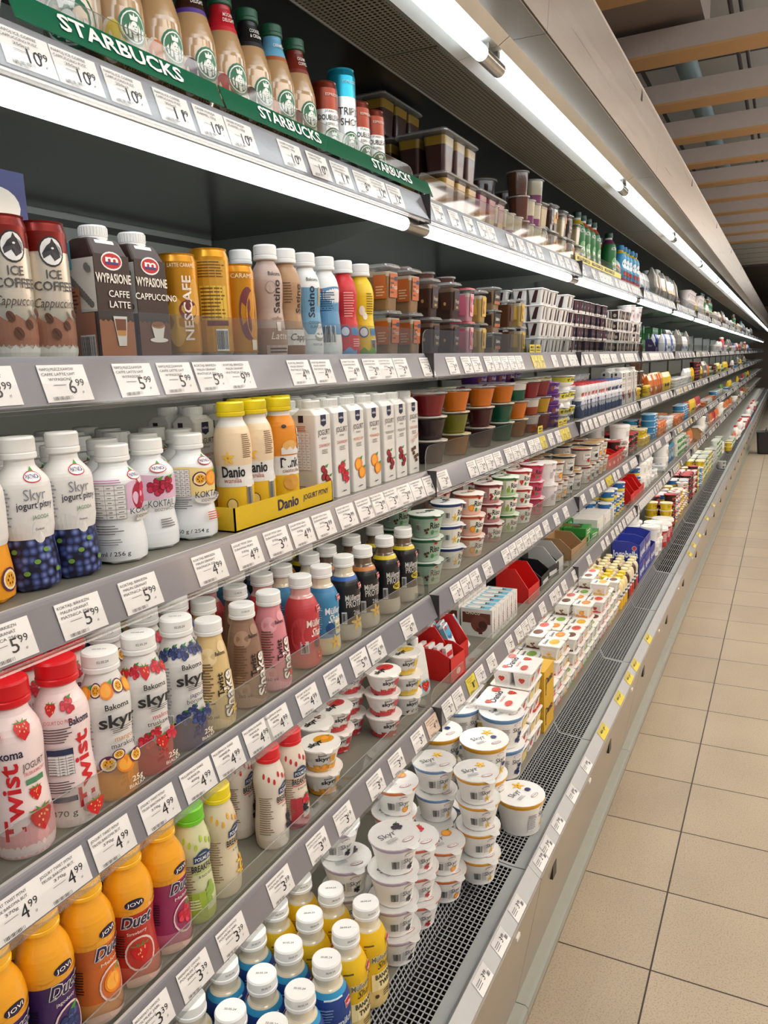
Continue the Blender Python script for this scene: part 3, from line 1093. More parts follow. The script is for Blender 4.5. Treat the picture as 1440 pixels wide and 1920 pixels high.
def pialogo(s, z):
    return [('P', [(s - .002, z + .005), (s + .004, z + .009), (s + .006, z + .004)], '#3f9a3c'), ('L', 'PIĄTNICA', s, z, .024, .0105, '#c2222c', '#f6f6f6', '#2a2a6e')]


def table(s, z, w, h, col='#7a6f72'):
    o = [('R', s, z, w, h, '#f2f1f0')]
    n = 7
    for i in range(n + 1):
        o.append(('R', s, z - h / 2 + h * i / n, w, .0004, col))
    for q in (-.5, -.05, .22, .5):
        o.append(('R', s + w * q, z, .0004, h, col))
    for i in range(n):
        o.append(('R', s - w * .3, z - h / 2 + h * (i + .5) / n, w * .3, .0010, col))
        o.append(('R', s + w * .08, z - h / 2 + h * (i + .5) / n, w * .1, .0010, col))
        o.append(('R', s + w * .36, z - h / 2 + h * (i + .5) / n, w * .14, .0010, col))
    return o


BLUEB = berries('#3b4a86', '#8895c4', 120, '#1a1830')
pia('pia_blue', WHITE, [(.052, BLUEB), (.2, WHITE)],
    [('W', .048, .060, WHITE, -.098, .098, .004, 5), ('E', .010, .055, .009, .011, WHITE), ('T', 'Dodatek', .010, .057, .0022, '#555560')] + pialogo(.010, .104) +
    [('T', 'Skyr', .008, .088, .0105, '#7c7e8c', {'bold': -.01}), ('T', 'jogurt pitny', .008, .079, .0065, '#23233c', {'bold': .02}), ('T', 'JAGODA', .012, .068, .0036, '#3f7a4c'), ('N', -.028, .078, .020, .036, '#9a9aa8', 10)] +
    [('E', -.01 + i * .012, .018 + (i * 7 % 3) * .010, .0035, .0022, '#6e9a3c') for i in range(-1, 4)])
pia('pia_pink', WHITE, [(.2, M('#e9edf0', .25, 0, .02))],
    [('W', .064, .094, '#d9b7cf', .004, .050, .003, 1), ('E', .022, .078, .011, .016, '#a31738'), ('E', .032, .081, .010, .013, '#c02c50'), ('P', [(.018, .092), (.022, .100), (.026, .092)], '#a31738')] + pialogo(.022, .103) +
    table(-.018, .074, .040, .040) + [('N', -.018, .0985, .040, .005, '#b66a9c', 2), ('R', .026, .055, .026, .010, WHITE), ('T', 'KOKTAJL', .024, .062, .0068, '#26262a'), ('T', 'ODZYWCZY', .026, .055, .0035, '#444444'), ('N', -.020, .042, .034, .012, '#777777', 4), ('N', -.02, .028, .030, .008, '#888888', 3), ('T', '250 ml / 256 g', -.020, .014, .0052, '#1c1c1c', {'bold': .02})])
pia('pia_pom', WHITE, [(.2, M('#e9edf0', .25, 0, .02))],
    [('W', .064, .094, '#d9b7cf', -.040, .040, .002, 1), ('F', 'pomegranate', -.002, .080, .012), ('F', 'pomegranate', .013, .082, .011)] + pialogo(.004, .103) +
    [('T', 'KOKTAJL', .004, .059, .0085, '#26262a', {'w': .034}), ('T', 'ODZYWCZY', .008, .051, .0036, '#444444'), ('N', .010, .034, .020, .012, '#777777', 4)])
pia('pia_mango', WHITE, [(.2, M('#e9edf0', .25, 0, .02))],
    [('W', .060, .096, '#ead391', -.040, .040, .002, 1), ('F', 'passion', .002, .081, .011), ('F', 'mango', .020, .081, .011)] + pialogo(.014, .104) +
    table(-.022, .077, .020, .036) + [('E', .010, .056, .018, .008, WHITE), ('T', 'KOKTAJL', .010, .061, .0085, '#26262a', {'w': .034}), ('T', 'ODZYWCZY', .014, .053, .0036, '#444444'), ('N', -.022, .050, .022, .014, '#666666', 5), ('N', .016, .032, .020, .012, '#d0562c', 4), ('T', '250 g / 254 g', -.014, .014, .0050, '#1c1c1c', {'bold': .02})])
pia('pia_yel', WHITE, [(.055, '#e89a1c'), (.2, WHITE)], [('W', .050, .060, WHITE, -.098, .098, .004, 5), ('F', 'passion', .0, .024, .013), ('F', 'passion', .026, .020, .012), ('F', 'passion', -.026, .028, .012)] + pialogo(.010, .104))

# --- drinking yogurts in a yellow tray
DNP = [(.021, 0), (.0245, .004), (.0250, .050), (.0235, .066), (.0255, .090), (.0235, .116), (.0180, .128), (.0160, .132), (.0160, .138)]
bottle('dan_van', 'yogurt_drink_bottle', 'bottle', DNP, [(.055, '#e2b71e'), (.076, WHITE), (.124, '#e6cfae'), (.2, WHITE)],
       [('W', .050, .058, WHITE, -.078, .078, .003, 6), ('T', 'Danio', -.010, .068, .0135, '#141420', {'bold': .06, 'w': .034}), ('T', 'wanilia', -.012, .058, .0065, '#b0562c'), ('N', .012, .100, .016, .030, '#7a5a3c', 12), ('R', .012, .034, .010, .034, WHITE), ('B', .012, .034, .010, .034), ('F', 'vanilla', -.016, .086, .008), ('E', -.014, .028, .007, .008, '#3a3420'), ('E', -.014, .028, .006, .007, '#e9d48c')],
       (.0185, .018, '#edd51e'), a0=-.55)
bottle('dan_bis', 'yogurt_drink_bottle', 'bottle', DNP, [(.055, '#e2b71e'), (.076, WHITE), (.130, '#dc8a1c'), (.2, WHITE)],
       [('W', .050, .070, WHITE, -.078, .078, .004, 5), ('T', 'Danio', .0, .066, .0135, '#141420', {'bold': .06, 'w': .036}), ('T', 'ciasteczko', .0, .056, .0055, '#8a4a1c'), ('E', -.002, .088, .012, .009, '#e2b066'), ('E', -.002, .040, .013, .011, '#d29a3e'), ('W', .078, .086, WHITE, -.016, .016, .002, 3),
        ('E', .018, .108, .003, .005, WHITE), ('E', .018, .096, .003, .005, WHITE), ('E', .018, .084, .003, .005, WHITE), ('L', '', -.010, .116, .008, .005, '#2a1c18', '#2a1c18', WHITE), ('E', -.002, .020, .008, .006, WHITE)],
       (.0185, .018, '#edd51e'), a0=-.3)
b = MB()
m = M('#d9b51a', .4, 0, .03)
b.box(-.040, .040, -.130, .130, 0, .002, m)
b.box(.038, .040, -.130, .130, 0, .034, m)
b.box(-.040, -.038, -.130, .130, 0, .034, m)
b.box(-.040, .040, -.130, -.128, 0, .034, m)
b.box(-.040, .040, .128, .130, 0, .034, m)
art(b, on_front(.040), [('T', 'Danio', .0, .019, .016, '#2a2050', {'bold': .06, 'w': .055}), ('T', 'JOGURT PITNY', .078, .020, .0085, '#2a2050', {'bold': .02, 'w': .075})])
kind('danio_tray', 'cardboard_tray', 'tray', [('tray', b)], .034, .13)

# --- tall yogurt cartons
for key, word, col, fr in (('crb', 'ZURAWINOWY', '#b0402c', 'cherry'), ('crb2', 'ZURAWINOWY', '#b0402c', 'raspberry'), ('apr', 'MORELOWY', '#d9731c', 'orange'), ('org', 'POMARANCZA', '#d9601c', 'orange'), ('che', 'WISNIOWY', '#6a5a5a', 'cherry'), ('crm', 'SLONY KARMEL', '#b0582c', 'choc')):
    fr_ops = [('P', [(-.008, .148), (.008, .148), (.008, .132), (0, .128), (-.008, .132)], '#1d2348'), ('T', 'milko', 0, .139, .0042, '#f2f2f2', {'bold': .02, 'w': .013}), ('T', 'JOGURT', 0, .118, .0095, '#3a3230', {'w': .036}), ('T', 'PITNY', 0, .108, .0040, '#3a3230'),
              ('T', word, 0, .096, .0055, col, {'w': .034}), ('N', 0, .086, .018, .008, '#8a7f7a', 3), ('F', fr, -.004, .050, .013), ('F', fr, .006, .034, .012), ('N', 0, .010, .014, .004, '#555555', 1)]
    if key == 'crm':
        fr_ops += [('T', 'Slony Karmel', 0, .075, .010, '#b0582c', {'rot': .5, 'w': .034})]
    sd = [('R', -.006, .142, .010, .012, '#2a1c30'), ('N', -.006, .126, .018, .010, '#c8642c', 3)] + table(-.004, .088, .030, .064, '#b08a86') + [('R', -.004, .022, .024, .022, '#e0dcd6'), ('N', -.004, .022, .020, .016, '#8a8480', 4)]
    carton('mil_' + key, 'yogurt_carton', .046, .046, .158, M('#e2e0dc', .35, 0, .02), fr_ops, sd, capr=.0155, caph=.018, slope=.010)


# --- fourth shelf bottles
TWP = [(.023, 0), (.0285, .005), (.0300, .025), (.0280, .060), (.0265, .085), (.0285, .115), (.0270, .135), (.0190, .152), (.0180, .160), (.0180, .163)]
PK = '#f0dcdc'
for key, a0, ops in (('a', -.45, [('W', .004, .040, '#e6a8ac', -.094, .094, .010, 2), ('T', 'Bakoma', -.014, .116, .0095, '#1d1f45', {'bold': .04, 'w': .034}), ('T', 'Twist', -.012, .066, .020, '#cf1f28', {'rot': PI / 2, 'bold': .05, 'w': .082}),
                                  ('T', 'JOGURT', .014, .100, .0075, '#3a3038', {'w': .026}), ('T', 'TRUSKAWKOWY', .015, .092, .0042, '#c03038', {'w': .028}), ('R', .014, .083, .022, .006, '#4e8a64'), ('F', 'strawberry', .012, .070, .009), ('F', 'strawberry', .014, .043, .015),
                                  ('F', 'strawberry', .006, .140, .011), ('F', 'strawberry', -.022, .136, .008)]),
                     ('b', -.55, [('W', .003, .022, '#f4e6e4', -.094, .094, .004, 2), ('T', 'Bakoma', .016, .122, .0085, '#1d1f45', {'bold': .04, 'w': .026}), ('T', 'Twist', .016, .066, .020, '#cf1f28', {'rot': PI / 2, 'bold': .05, 'w': .084}), ('F', 'strawberry', -.016, .139, .008), ('F', 'raspberry', .004, .141, .009),
                                  ('T', 'JOGURT DO PICIA', -.008, .125, .0042, '#c03038', {'w': .030}), ('N', -.010, .110, .030, .018, '#5a4a50', 6), ('R', -.010, .090, .028, .008, '#2b3558')] + table(-.010, .076, .026, .022) +
                      [('N', -.010, .054, .026, .014, '#4a4048', 5), ('R', -.010, .040, .024, .006, '#33395a'), ('T', '370 g', -.010, .024, .0070, '#333333', {'bold': .02}), ('F', 'strawberry', .018, .022, .012)])):
    bottle('twist_' + key, 'yogurt_drink_bottle', 'bottle', TWP, [(.2, M(PK, .3, 0, .02))], ops, (.0215, .026, '#d0101c'), a0)

SKP = [(.023, 0), (.0275, .004), (.0285, .034), (.0255, .050), (.0262, .075), (.0275, .092), (.0265, .106), (.0190, .124), (.0165, .130), (.0165, .134)]
for key, low, f1, f2, w1, w2, c1 in (('man', '#d98a1a', 'passion', 'mango', 'mango', 'marakuja', '#cf8a2c'), ('tru', '#b8262a', 'raspberry', 'strawberry', 'malina', 'truskawka', '#b8303a'), ('jag', '#2a2a66', 'blueberry', 'blueberry', 'jagoda', 'borowka', '#33386e')):
    ops = [('F', f1, -.018, .117, .008), ('F', f2, -.004, .116, .009), ('F', f1, .012, .118, .008), ('F', f2, .026, .116, .008), ('F', f2, -.030, .115, .008),
           ('T', 'Bakoma', .004, .101, .0058, '#1c1c22', {'bold': .03, 'w': .024}), ('T', 'skyr', .004, .086, .0135, '#2a2c30', {'bold': .06, 'w': .038}), ('R', .008, .078, .026, .0006, '#333333'), ('N', .008, .075, .022, .004, '#666666', 2),
           ('T', w1, .008, .067, .0055, c1), ('T', w2, .008, .060, .0055, '#33303a'), ('F', f1, -.010, .043, .009), ('F', f2, .006, .040, .009), ('F', f1, .018, .044, .008), ('F', f1, .0, .052, .006),
           ('T', '25g', .014, .022, .0060, '#f0e6d8', {'bold': .02}), ('T', 'BIALKA', .014, .015, .0040, '#f0e6d8'), ('N', -.026, .080, .016, .050, '#8a8890', 13), ('B', -.026, .040, .012, .018)]
    bottle('skyr_' + key, 'yogurt_drink_bottle', 'bottle', SKP, [(.036, low), (.2, WHITE)], ops, (.0195, .020, CAPW), -.45, txt='02.05.24')

SHP = [(.022, 0), (.0275, .004), (.0285, .030), (.0265, .060), (.0240, .088), (.0215, .108), (.0175, .122), (.0160, .128), (.0160, .134)]
for key, col, col2, fruitk in (('van', '#d9bd86', '#e6cfa0', 'vanilla'), ('cho', '#8f6f5c', '#a98a74', 'choc'), ('str', '#d88a94', '#e6a6ae', 'strawberry')):
    ops = [('W', .004, .016, col2, -.085, .085, .005, 3), ('E', -.016, .105, .016, .012, col2), ('E', .012, .116, .010, .008, col2), ('E', -.024, .030, .016, .022, col2), ('E', .024, .060, .014, .020, col2), ('N', -.020, .068, .022, .058, '#6d5238', 15), ('T', 'Bakoma', .006, .108, .0055, '#1c1c22', {'bold': .03, 'w': .020}),
           ('O', 'Shake', .013, .050, .0165, '#f2ece4', ('#2c2220', .0008), {'rot': PI / 2, 'bold': .06, 'w': .064}), ('T', 'Twist', .000, .066, .0095, '#2c2220', {'rot': PI / 2, 'bold': .06, 'w': .032}),
           ('T', '360 ml', -.016, .022, .0050, '#40342c'), ('F', fruitk, .020, .026, .008)]
    bottle('shake_' + key, 'milkshake_bottle', 'bottle', SHP, [(.2, M(col, .3, 0, .03))], ops, (.0185, .020, CAPW), -.45, txt='12.04.24' if key == 'cho' else None)

MUP = [(.020, 0), (.0265, .005), (.0285, .016), (.0275, .034), (.0265, .060), (.0280, .090), (.0265, .104), (.0205, .118), (.0165, .124), (.0160, .132), (.0160, .137)]
MILK = M('#dcd2ba', .1, 0, .03, .8)


def mull(key, col, band, low, ops, milk=MILK, a0=-.35, txt=None):
    base = [(.034, resolve(low)), (.112, resolve(col)), (.119, resolve(band)), (.2, milk)]
    logo = [('R', .016, .100, .013, .010, '#e9e4e4'), ('R', .016, .100, .0115, .0085, '#c01c28'), ('T', 'müller', .016, .1, .0040, '#f6f0f0', {'bold': .03, 'w': .0100})]
    bottle(key, 'milk_drink_bottle', 'bottle', MUP, base, ops + logo, (.0185, .019, CAPW), a0, lobe_z=.005, txt=txt)


mull('mul_red', '#bf3c42', '#bf3c42', M('#cc5a5a', .2, 0, .04), [('E', -.02, .060, .020, .030, '#c84a4e'), ('T', 'Müller', .006, .078, .012, '#eadfd8', {'bold': .04, 'w': .034}), ('T', 'Shake', .014, .062, .014, '#f2eae2', {'slant': .3, 'bold': .02, 'w': .032}), ('R', -.016, .040, .014, .020, '#d9dade'), ('B', -.016, .038, .012, .016), ('E', .008, .044, .007, .008, '#4a1c20'), ('F', 'strawberry', .014, .024, .012)],
     M('#dda6a2', .1, 0, .03, .8))
mull('mul_blue', '#3c86b2', '#2f7cb0', M('#d9cfa8', .2, 0, .04), [('T', 'Müller', .002, .080, .012, '#e4ebf0', {'bold': .04, 'w': .034}), ('T', 'Shake', .008, .066, .014, '#f2f2ee', {'slant': .3, 'bold': .02, 'w': .032}), ('E', -.006, .050, .009, .010, '#1f4a80'), ('R', .014, .050, .020, .024, '#e8dfb8'), ('T', 'SMOOTH', .014, .054, .0050, '#233a60', {'w': .017}), ('T', 'MILK', .014, .047, .0050, '#233a60'), ('F', 'vanilla', .002, .026, .012), ('N', -.026, .070, .016, .04, '#9cc4dc', 10)])
BLK = M('#1d1d20', .3, 0, .03)
for key, band in (('b', '#2a62b0'), ('o', '#c77c3c'), ('y', '#dcc420')):
    more = [('E', .010, .058, .016, .007, '#d6c02a'), ('T', 'NO', .006, .058, .0075, '#1c1c1c', {'bold': .04})] if key == 'y' else [('T', '26g', .004, .054, .008, '#b9b9bb', {'bold': .03}), ('F', 'vanilla', .004, .036, .013)]
    mull('mul_p' + key, BLK, band, M('#b7b2a4', .15, 0, .03, .5), [('T', 'Müllermilch', .004, .082, .0105, '#d4d4d2', {'bold': .04, 'w': .046}), ('T', 'PROTEIN', .004, .070, .0120, '#c4c4c2', {'bold': .05, 'w': .044}), ('R', -.022, .046, .010, .022, '#c9c9c9'), ('B', -.022, .046, .009, .020)] + more,
         M('#6b5846', .1, 0, .03, .8) if key != 'b' else MILK)
mull('mul_ban', '#e2b814', '#e2b814', M('#d8bf7c', .2, 0, .04), [('N', -.020, .104, .016, .005, '#6a5410', 1), ('O', 'Müllermilch', .004, .082, .0092, '#7a6a4c', ('#fbf3d0', .0006), {'bold': .05, 'w': .044}), ('T', 'Shake', .008, .070, .0120, '#3a3226', {'slant': .3, 'w': .032}),
      ('R', .004, .046, .046, .026, '#ead9a0'), ('T', 'BANANA', .004, .053, .0075, '#2e2416', {'bold': .06, 'w': .034}), ('T', 'TWIST', .006, .042, .0075, '#2e2416', {'bold': .06, 'w': .028}), ('N', .008, .026, .020, .010, '#4a3a20', 3), ('E', -.012, .025, .003, .003, '#4a3a20'), ('N', -.03, .082, .018, .040, '#a88a1c', 12)], a0=-.25, txt='28.04.24')
mull('mul_milk', '#1f3f86', '#2f93c4', M('#2a5fa4', .25, 0, .04), [('W', .030, .060, '#2a6cae', -.088, .088, .004, 2), ('T', 'milch', .010, .078, .0105, '#c9d6e2', {'bold': .05, 'w': .026}), ('N', -.018, .080, .020, .045, '#7d97c2', 12), ('P', [(.010, .020), (.026, .030), (.030, .050), (.024, .052), (.012, .036)], '#dfe4ea'), ('R', -.006, .112, .030, .002, '#cfe6f2')], a0=-.35, txt='30.05.24')
mull('mul_cream', '#263a78', '#d9cf9e', M('#2a5fa4', .25, 0, .04), [('T', 'milch', .010, .078, .0105, '#c9d6e2', {'bold': .05, 'w': .026})], a0=-.35)

# --- fifth shelf bottles
DUP = [(.024, 0), (.0290, .005), (.0300, .022), (.0275, .048), (.0265, .072), (.0290, .098), (.0300, .112), (.0270, .130), (.0195, .146), (.0180, .152), (.0180, .156)]
YG = M('#e8a01c', .2, 0, .05, .5, 20)
for key, mid, low, fr, word, lg in (('jag', '#43285e', '#3b2a52', 'blueberry', 'jagodowy', .014), ('mel', '#c8662a', '#cf8848', 'orange', 'Melon', .016), ('str', '#b43428', '#c45a48', 'strawberry', 'Strawberry', -.002), ('mal', '#96325e', '#b9607c', 'raspberry', 'Malina', .016)):
    bottle('duet_' + key, 'yogurt_drink_bottle', 'bottle', DUP, [(.030, M(low, .25)), (.102, M(mid, .25, 0, .08)), (.2, YG)],
           [('W', .100, .107, YG, -.094, .094, .0025, 6), ('L', 'JOVI', lg, .114, .024, .012, '#1c1630', '#241a3c', '#f6f2ea'), ('O', 'Duet', lg + .002, .090, .0165, '#2a2048', ('#ece4e0', .0008), {'slant': .25, 'bold': .06, 'w': .039}),
            ('T', word, lg, .074, .0045, '#f0e2da', {'w': .026}), ('E', lg + .002, .046, .020, .022, '#e6c8c0'), ('E', lg + .002, .046, .0175, .0195, mid), ('F', fr, lg + .002, .048, .014), ('W', .004, .014, '#e0b8a8', -.02, .04, .004, 1), ('N', -.024, .060, .016, .030, '#1c1418', 9)],
           (.0195, .019, M('#f2b41c', .2, 0, .03, .4)), -.45)
BRP = [(.021, 0), (.0255, .004), (.0265, .030), (.0240, .058), (.0225, .082), (.0245, .104), (.0235, .120), (.0180, .138), (.0175, .144)]
for key, col, low, cp, fr in (('green', '#cfd2a8', '#a9b848', '#6cc22a', 'pear'), ('yel', '#d8ccb0', '#cbb894', '#e6cf1e', 'vanilla'), ('red', '#e2d6c6', '#b0323c', '#d2202a', 'raspberry'), ('redb', '#e2d8cc', '#d9cdbc', '#d2202a', 'blackberry')):
    lg = .006 if key in ('green', 'red') else .018
    sp = {'green': '#a8c83c', 'yel': '#e0a83c', 'red': '#c22c34', 'redb': '#c22c34'}[key]
    ops = [('E', -.022 + i * .009, .124 - (i % 3) * .005, .0022, .0045, sp) for i in range(7)]
    ops += [('R', lg, .096, .030, .011, '#24406e'), ('P', [(lg - .012, .101), (lg + .012, .101), (lg + .006, .107), (lg, .109), (lg - .006, .107)], '#24406e'), ('T', 'POLMLEK', lg, .096, .0058, '#eef0f0', {'bold': .03, 'w': .026}),
            ('T', 'BREAKFAST', lg + .001, .082, .0095, '#2a2422', {'bold': .05, 'w': .040}), ('R', lg, .0755, .036, .0014, sp), ('T', '& NO SUGAR', lg + .006, .070, .0038, '#4a4440'), ('F', fr, lg + .006, .048, .010), ('F', 'blackberry' if 'red' in key else fr, lg, .036, .008)]
    ops += [('N', -.020, .060, .022, .062, '#8a7258', 17)]
    if key == 'green':
        ops += [('R', -.010, .030, .026, .040, '#9cb43c'), ('N', -.010, .034, .014, .016, '#dfe6b8', 4)]
    if key == 'red':
        ops += [('R', -.008, .034, .018, .044, '#b0323c')]
    bottle('brk_' + key, 'yogurt_drink_bottle', 'bottle', BRP, [(.018, low if key != 'yel' else col), (.2, M(col, .3, 0, .04))], ops, (.0190, .023, cp), -.45)


# --- pots
def pot(key, name, rb, rt, h, body, lid, ops, lidops=(), rim=None, rimcol=None, clear=None, fill=None, fillh=.8, foot=False, tab=True, a0=-.35, domed=False, cat='pot', lobes=0):
    b = MB()
    bm = resolve(body)
    if foot:
        P = [(rb, 0), (rb * 1.02, .004), (rb * .80, h * .26), (rt * .86, h * .42), (rt * .95, h * .9)]
    else:
        P = [(rb * .93, 0), (rb, .002), (rb * 1.01, h * .12), (rt * .93, h * .88), (rt * .94, h * .93)]
    bands = [(9, bm)]
    if rimcol:
        bands = [(h * .84, bm), (9, resolve(rimcol))]
    if clear:
        b.lathe(P, [(9, clear)], 20, True, False, lobes=lobes, lobe_d=rb * .07)
        Pi = [(max(.001, r - .0012), z + .0012) for r, z in P]
        z = 0.001
        fb = []
        for zz, c in fill:
            fb.append((zz * h, M(c, .25, 0, .08)))
        Pf = [p for p in Pi if p[1] < h * fillh] + [(rfun(Pi)(h * fillh), h * fillh)]
        b.lathe(Pf, fb, 20, True, True, lobes=lobes, lobe_d=rb * .07)
    else:
        b.lathe(P, bands, 24, True, False, lobes=lobes, lobe_d=rb * .07)
    art(b, on_lathe(P, a0, rt), ops)
    parts = [('cup', b)]
    l = MB()
    lm = CLEAR('#f4f4f4', .35, .1, .12) if lid == 'film' else resolve(lid)
    LP = [(rt * .94, h * .93), (rt * 1.0, h * .935), (rt * 1.0, h - .001), (rt * .99, h), (rt * .90, h - .0004), (.001, h - .0002)]
    l.lathe(LP, [(h - .0012, resolve(rimcol or (lm if not clear else CLEAR('#eeeeee', .4, .1, .3)))), (9, lm)], 24, False, False)
    if domed:
        l.lathe([(rt * .98, h), (rt * .98, h + .006), (rt * .90, h + .008), (.001, h + .008)], [(9, lm)], 24, False, False)
    if tab and not domed:
        a = -.5
        c, s = math.cos(a), math.sin(a)
        q = [(rt * .9, -.012), (rt * 1.16, -.006), (rt * 1.2, .0), (rt * 1.16, .006), (rt * .9, .012)]
        vs = [(x * c - y * s, x * s + y * c, h + .0003 - (.002 if x > rt else 0)) for x, y in q]
        l.add(vs + [(v[0], v[1], v[2] - .0004) for v in vs], [(0, 1, 2, 3, 4), (9, 8, 7, 6, 5), (0, 5, 6, 1), (1, 6, 7, 2), (2, 7, 8, 3), (3, 8, 9, 4)], lm)
    zt = h + (.008 if domed else 0)
    mp = lambda s, t, e: (-t * .8 + s * .6, s * .8 + t * .6, zt + e)
    art(l, mp, lidops, .0002)
    parts.append(('lid', l))
    kind(key, name, cat, parts, zt, rt)


FOIL = M('#d8d8d6', .32, .15, .05, 0, 60)


def skyr_pot(key, rim, fr, col):
    pot(key, 'skyr_pot', .0265, .0385, .056, '#ecebe8', FOIL,
        [('T', 'Skyr', .008, .028, .0095, '#3c3c46', {'w': .022}), ('L', '', .006, .040, .016, .005, '#a03038', '#f0efec', '#333'), ('F', fr, .012, .014, .007), ('B', -.018, .024, .014, .018), ('N', -.003, .024, .012, .020, '#9a9aa0', 8)],
        [('T', 'Skyr', -.010, .004, .0120, '#5a5a64', {'w': .028}), ('L', 'PIĄTNICA', .008, -.022, .020, .008, '#b02c34', '#f2f2f0', '#2a2a5e'), ('F', fr, .014, .012, .009), ('N', -.012, -.012, .020, .008, '#8a8a94', 3)], rimcol=rim, a0=-.80)


skyr_pot('skp_black', '#b7a5bd', 'blackberry', '#20182a')
skyr_pot('skp_orange', '#d5774a', 'orange', '#d98a30')
skyr_pot('skp_red', '#cf6a56', 'raspberry', '#c0182f')
skyr_pot('skp_blue', '#6f95c2', 'vanilla', '#c9c9cc')
skyr_pot('skp_yellow', '#e0a436', 'vanilla', '#e0a436')


def tub(key, rim, fr):
    pot(key, 'yogurt_tub', .0375, .0480, .088, '#ece9e4', M('#eef0f0', .3, 0, .02),
        [('T', 'Skyr', .016, .052, .013, '#3c3c46', {'w': .028}), ('L', '', .014, .068, .018, .007, '#a03038', '#f0efec', '#333'), ('F', fr, .020, .022, .011), ('R', -.016, .034, .020, .034, '#f4f4f4'), ('N', -.016, .040, .020, .040, '#70707a', 14), ('E', .024, .040, .006, .006, '#28306a')],
        [('T', 'Skyr', -.010, .006, .0130, '#5a5a64', {'w': .030}), ('L', 'PIĄTNICA', .010, -.026, .022, .009, '#b02c34', '#f2f2f0', '#2a2a5e'), ('F', fr, .018, .016, .012), ('E', .018, -.006, .006, .006, '#28306a'), ('N', -.014, -.012, .022, .008, '#8a8a94', 3)], rimcol=rim, tab=False, a0=-.75)


tub('tub_yellow', '#dfa32e', 'vanilla')
tub('tub_blue', '#6a93c0', 'blueberry')
for key, col, fr in (('str', '#c03a40', 'strawberry'), ('man', '#d89a28', 'mango'), ('coc', '#e6e2dc', 'choc'), ('pin', '#e0c24c', 'vanilla')):
    pot('bsk_' + key, 'skyr_pot', .0260, .0400, .055, WHITE if key != 'str' else '#ece6e4', '#f0eeea',
        [('T', 'Bakoma', .0, .043, .0042, '#1c1c22', {'bold': .03}), ('T', 'skyr', .0, .034, .0105, '#1e1e22', {'bold': .07, 'w': .032}), ('W', .002, .016, col, -.1, .1, .003, 6), ('F', fr, .004, .014, .007), ('F', fr, -.012, .013, .006), ('F', fr, .02, .013, .006), ('R', .022, .034, .012, .018, col), ('T', '150 g', .018, .006, .0045, '#f2f2f2', {'bold': .03}), ('R', -.028, .022, .012, .016, '#dedede')],
        [('E', .010, .010, .020, .016, col), ('F', fr, .014, .012, .010), ('T', 'skyr', -.010, -.006, .0140, '#1e1e22', {'bold': .06, 'w': .034, 'rot': .5})], a0=-.75)
for key, body, rim, lidc, fr in (('haz', '#9db8a4', '#2d6a4c', '#e6ece6', 'choc'), ('nat', '#e8e4dc', '#27407c', '#e9ecef', 'vanilla'), ('ora', '#e2b29c', '#bd5a3a', '#efe6e0', 'orange'), ('che', '#b07a7a', '#7a2c34', '#ece4e4', 'cherry'), ('app', '#b8c8a0', '#4e8a50', '#e4ece0', 'pear'), ('pnk', '#c84a6e', '#c22c4c', '#eadfe0', 'raspberry'), ('red', '#e9e4de', '#c2343a', '#f0e4e2', 'strawberry')):
    pot('ris_' + key, 'rice_dessert_pot', .0290, .0405, .050, body, lidc,
        [('W', .012, .040, '#efece4' if key not in ('haz', 'pnk') else body, -.02, .034, .0, 1), ('T', 'Riso', .012, .027, .0135, '#1a1a1c', {'bold': .07, 'w': .030}), ('R', .012, .040, .009, .005, '#c01c28'), ('E', .004, .013, .005, .005, '#3f8a4c'), ('F', fr, -.012, .018, .009), ('T', '& milk', .016, .014, .0035, '#333333'), ('B', -.034, .024, .011, .014)],
        [('T', 'RISO', -.004, .002, .0110, '#26303c', {'bold': .03, 'w': .034}), ('E', .018, .014, .012, .008, rim), ('F', fr, .020, .012, .007)], rimcol=rim, a0=-.80)
# jelly cups, several colours of jelly in clear cups
JC = CLEAR('#f0f0f0', .15, .12)
for key, fill, top in (('red', '#8e1624', 'film'), ('dred', '#4a0c18', '#e0c8b8'), ('ora', '#e07a12', 'film'), ('amb', '#a8681c', '#e2d6a8'), ('grn', '#0f5c42', '#cfd8c0'), ('lime', '#7c7a1c', '#dccfae'), ('purp', '#2c1220', '#e6ddd0'), ('yel', '#d0a01c', 'film')):
    pot('jel_' + key, 'jelly_cup', .0275, .0400, .056, JC, top, [], [('E', .006, .008, .018, .012, '#c2504a'), ('E', -.012, -.008, .012, .010, '#6e8a3a')] if top != 'film' else [], clear=JC, fill=[(1, fill)], fillh=.86)
for key, fill in (('lay', [(.58, '#0f5c42'), (1, '#e8e4dc')]), ('lay2', [(.5, '#a8441c'), (1, '#e8e0d8')])):
    pot('jel_' + key, 'jelly_cup', .0275, .0370, .056, JC, 'film', [], [], clear=JC, fill=fill, fillh=.9)
for key, fill in (('choc', [(1, '#6a3a26')]), ('pur', [(.35, '#8e4a72'), (1, '#ddd0b4')]), ('two', [(.5, '#d9b25c'), (1, '#a8325c')])):
    pot('rib_' + key, 'ribbed_dessert_cup', .0275, .0345, .052, JC, M('#6b4a3a', .3, .3) if key == 'choc' else 'film', [], [], clear=JC, fill=fill, fillh=.94, lobes=16, tab=False)
pot('smakija', 'dessert_pot', .034, .041, .030, '#5c2a7e', '#7a4a9a', [('T', 'Smakija', .006, .016, .0085, '#ece4f0', {'slant': .3, 'bold': .03, 'w': .034}), ('F', 'choc', .030, .014, .006), ('E', -.018, .014, .007, .007, '#8a4a3a')], [])
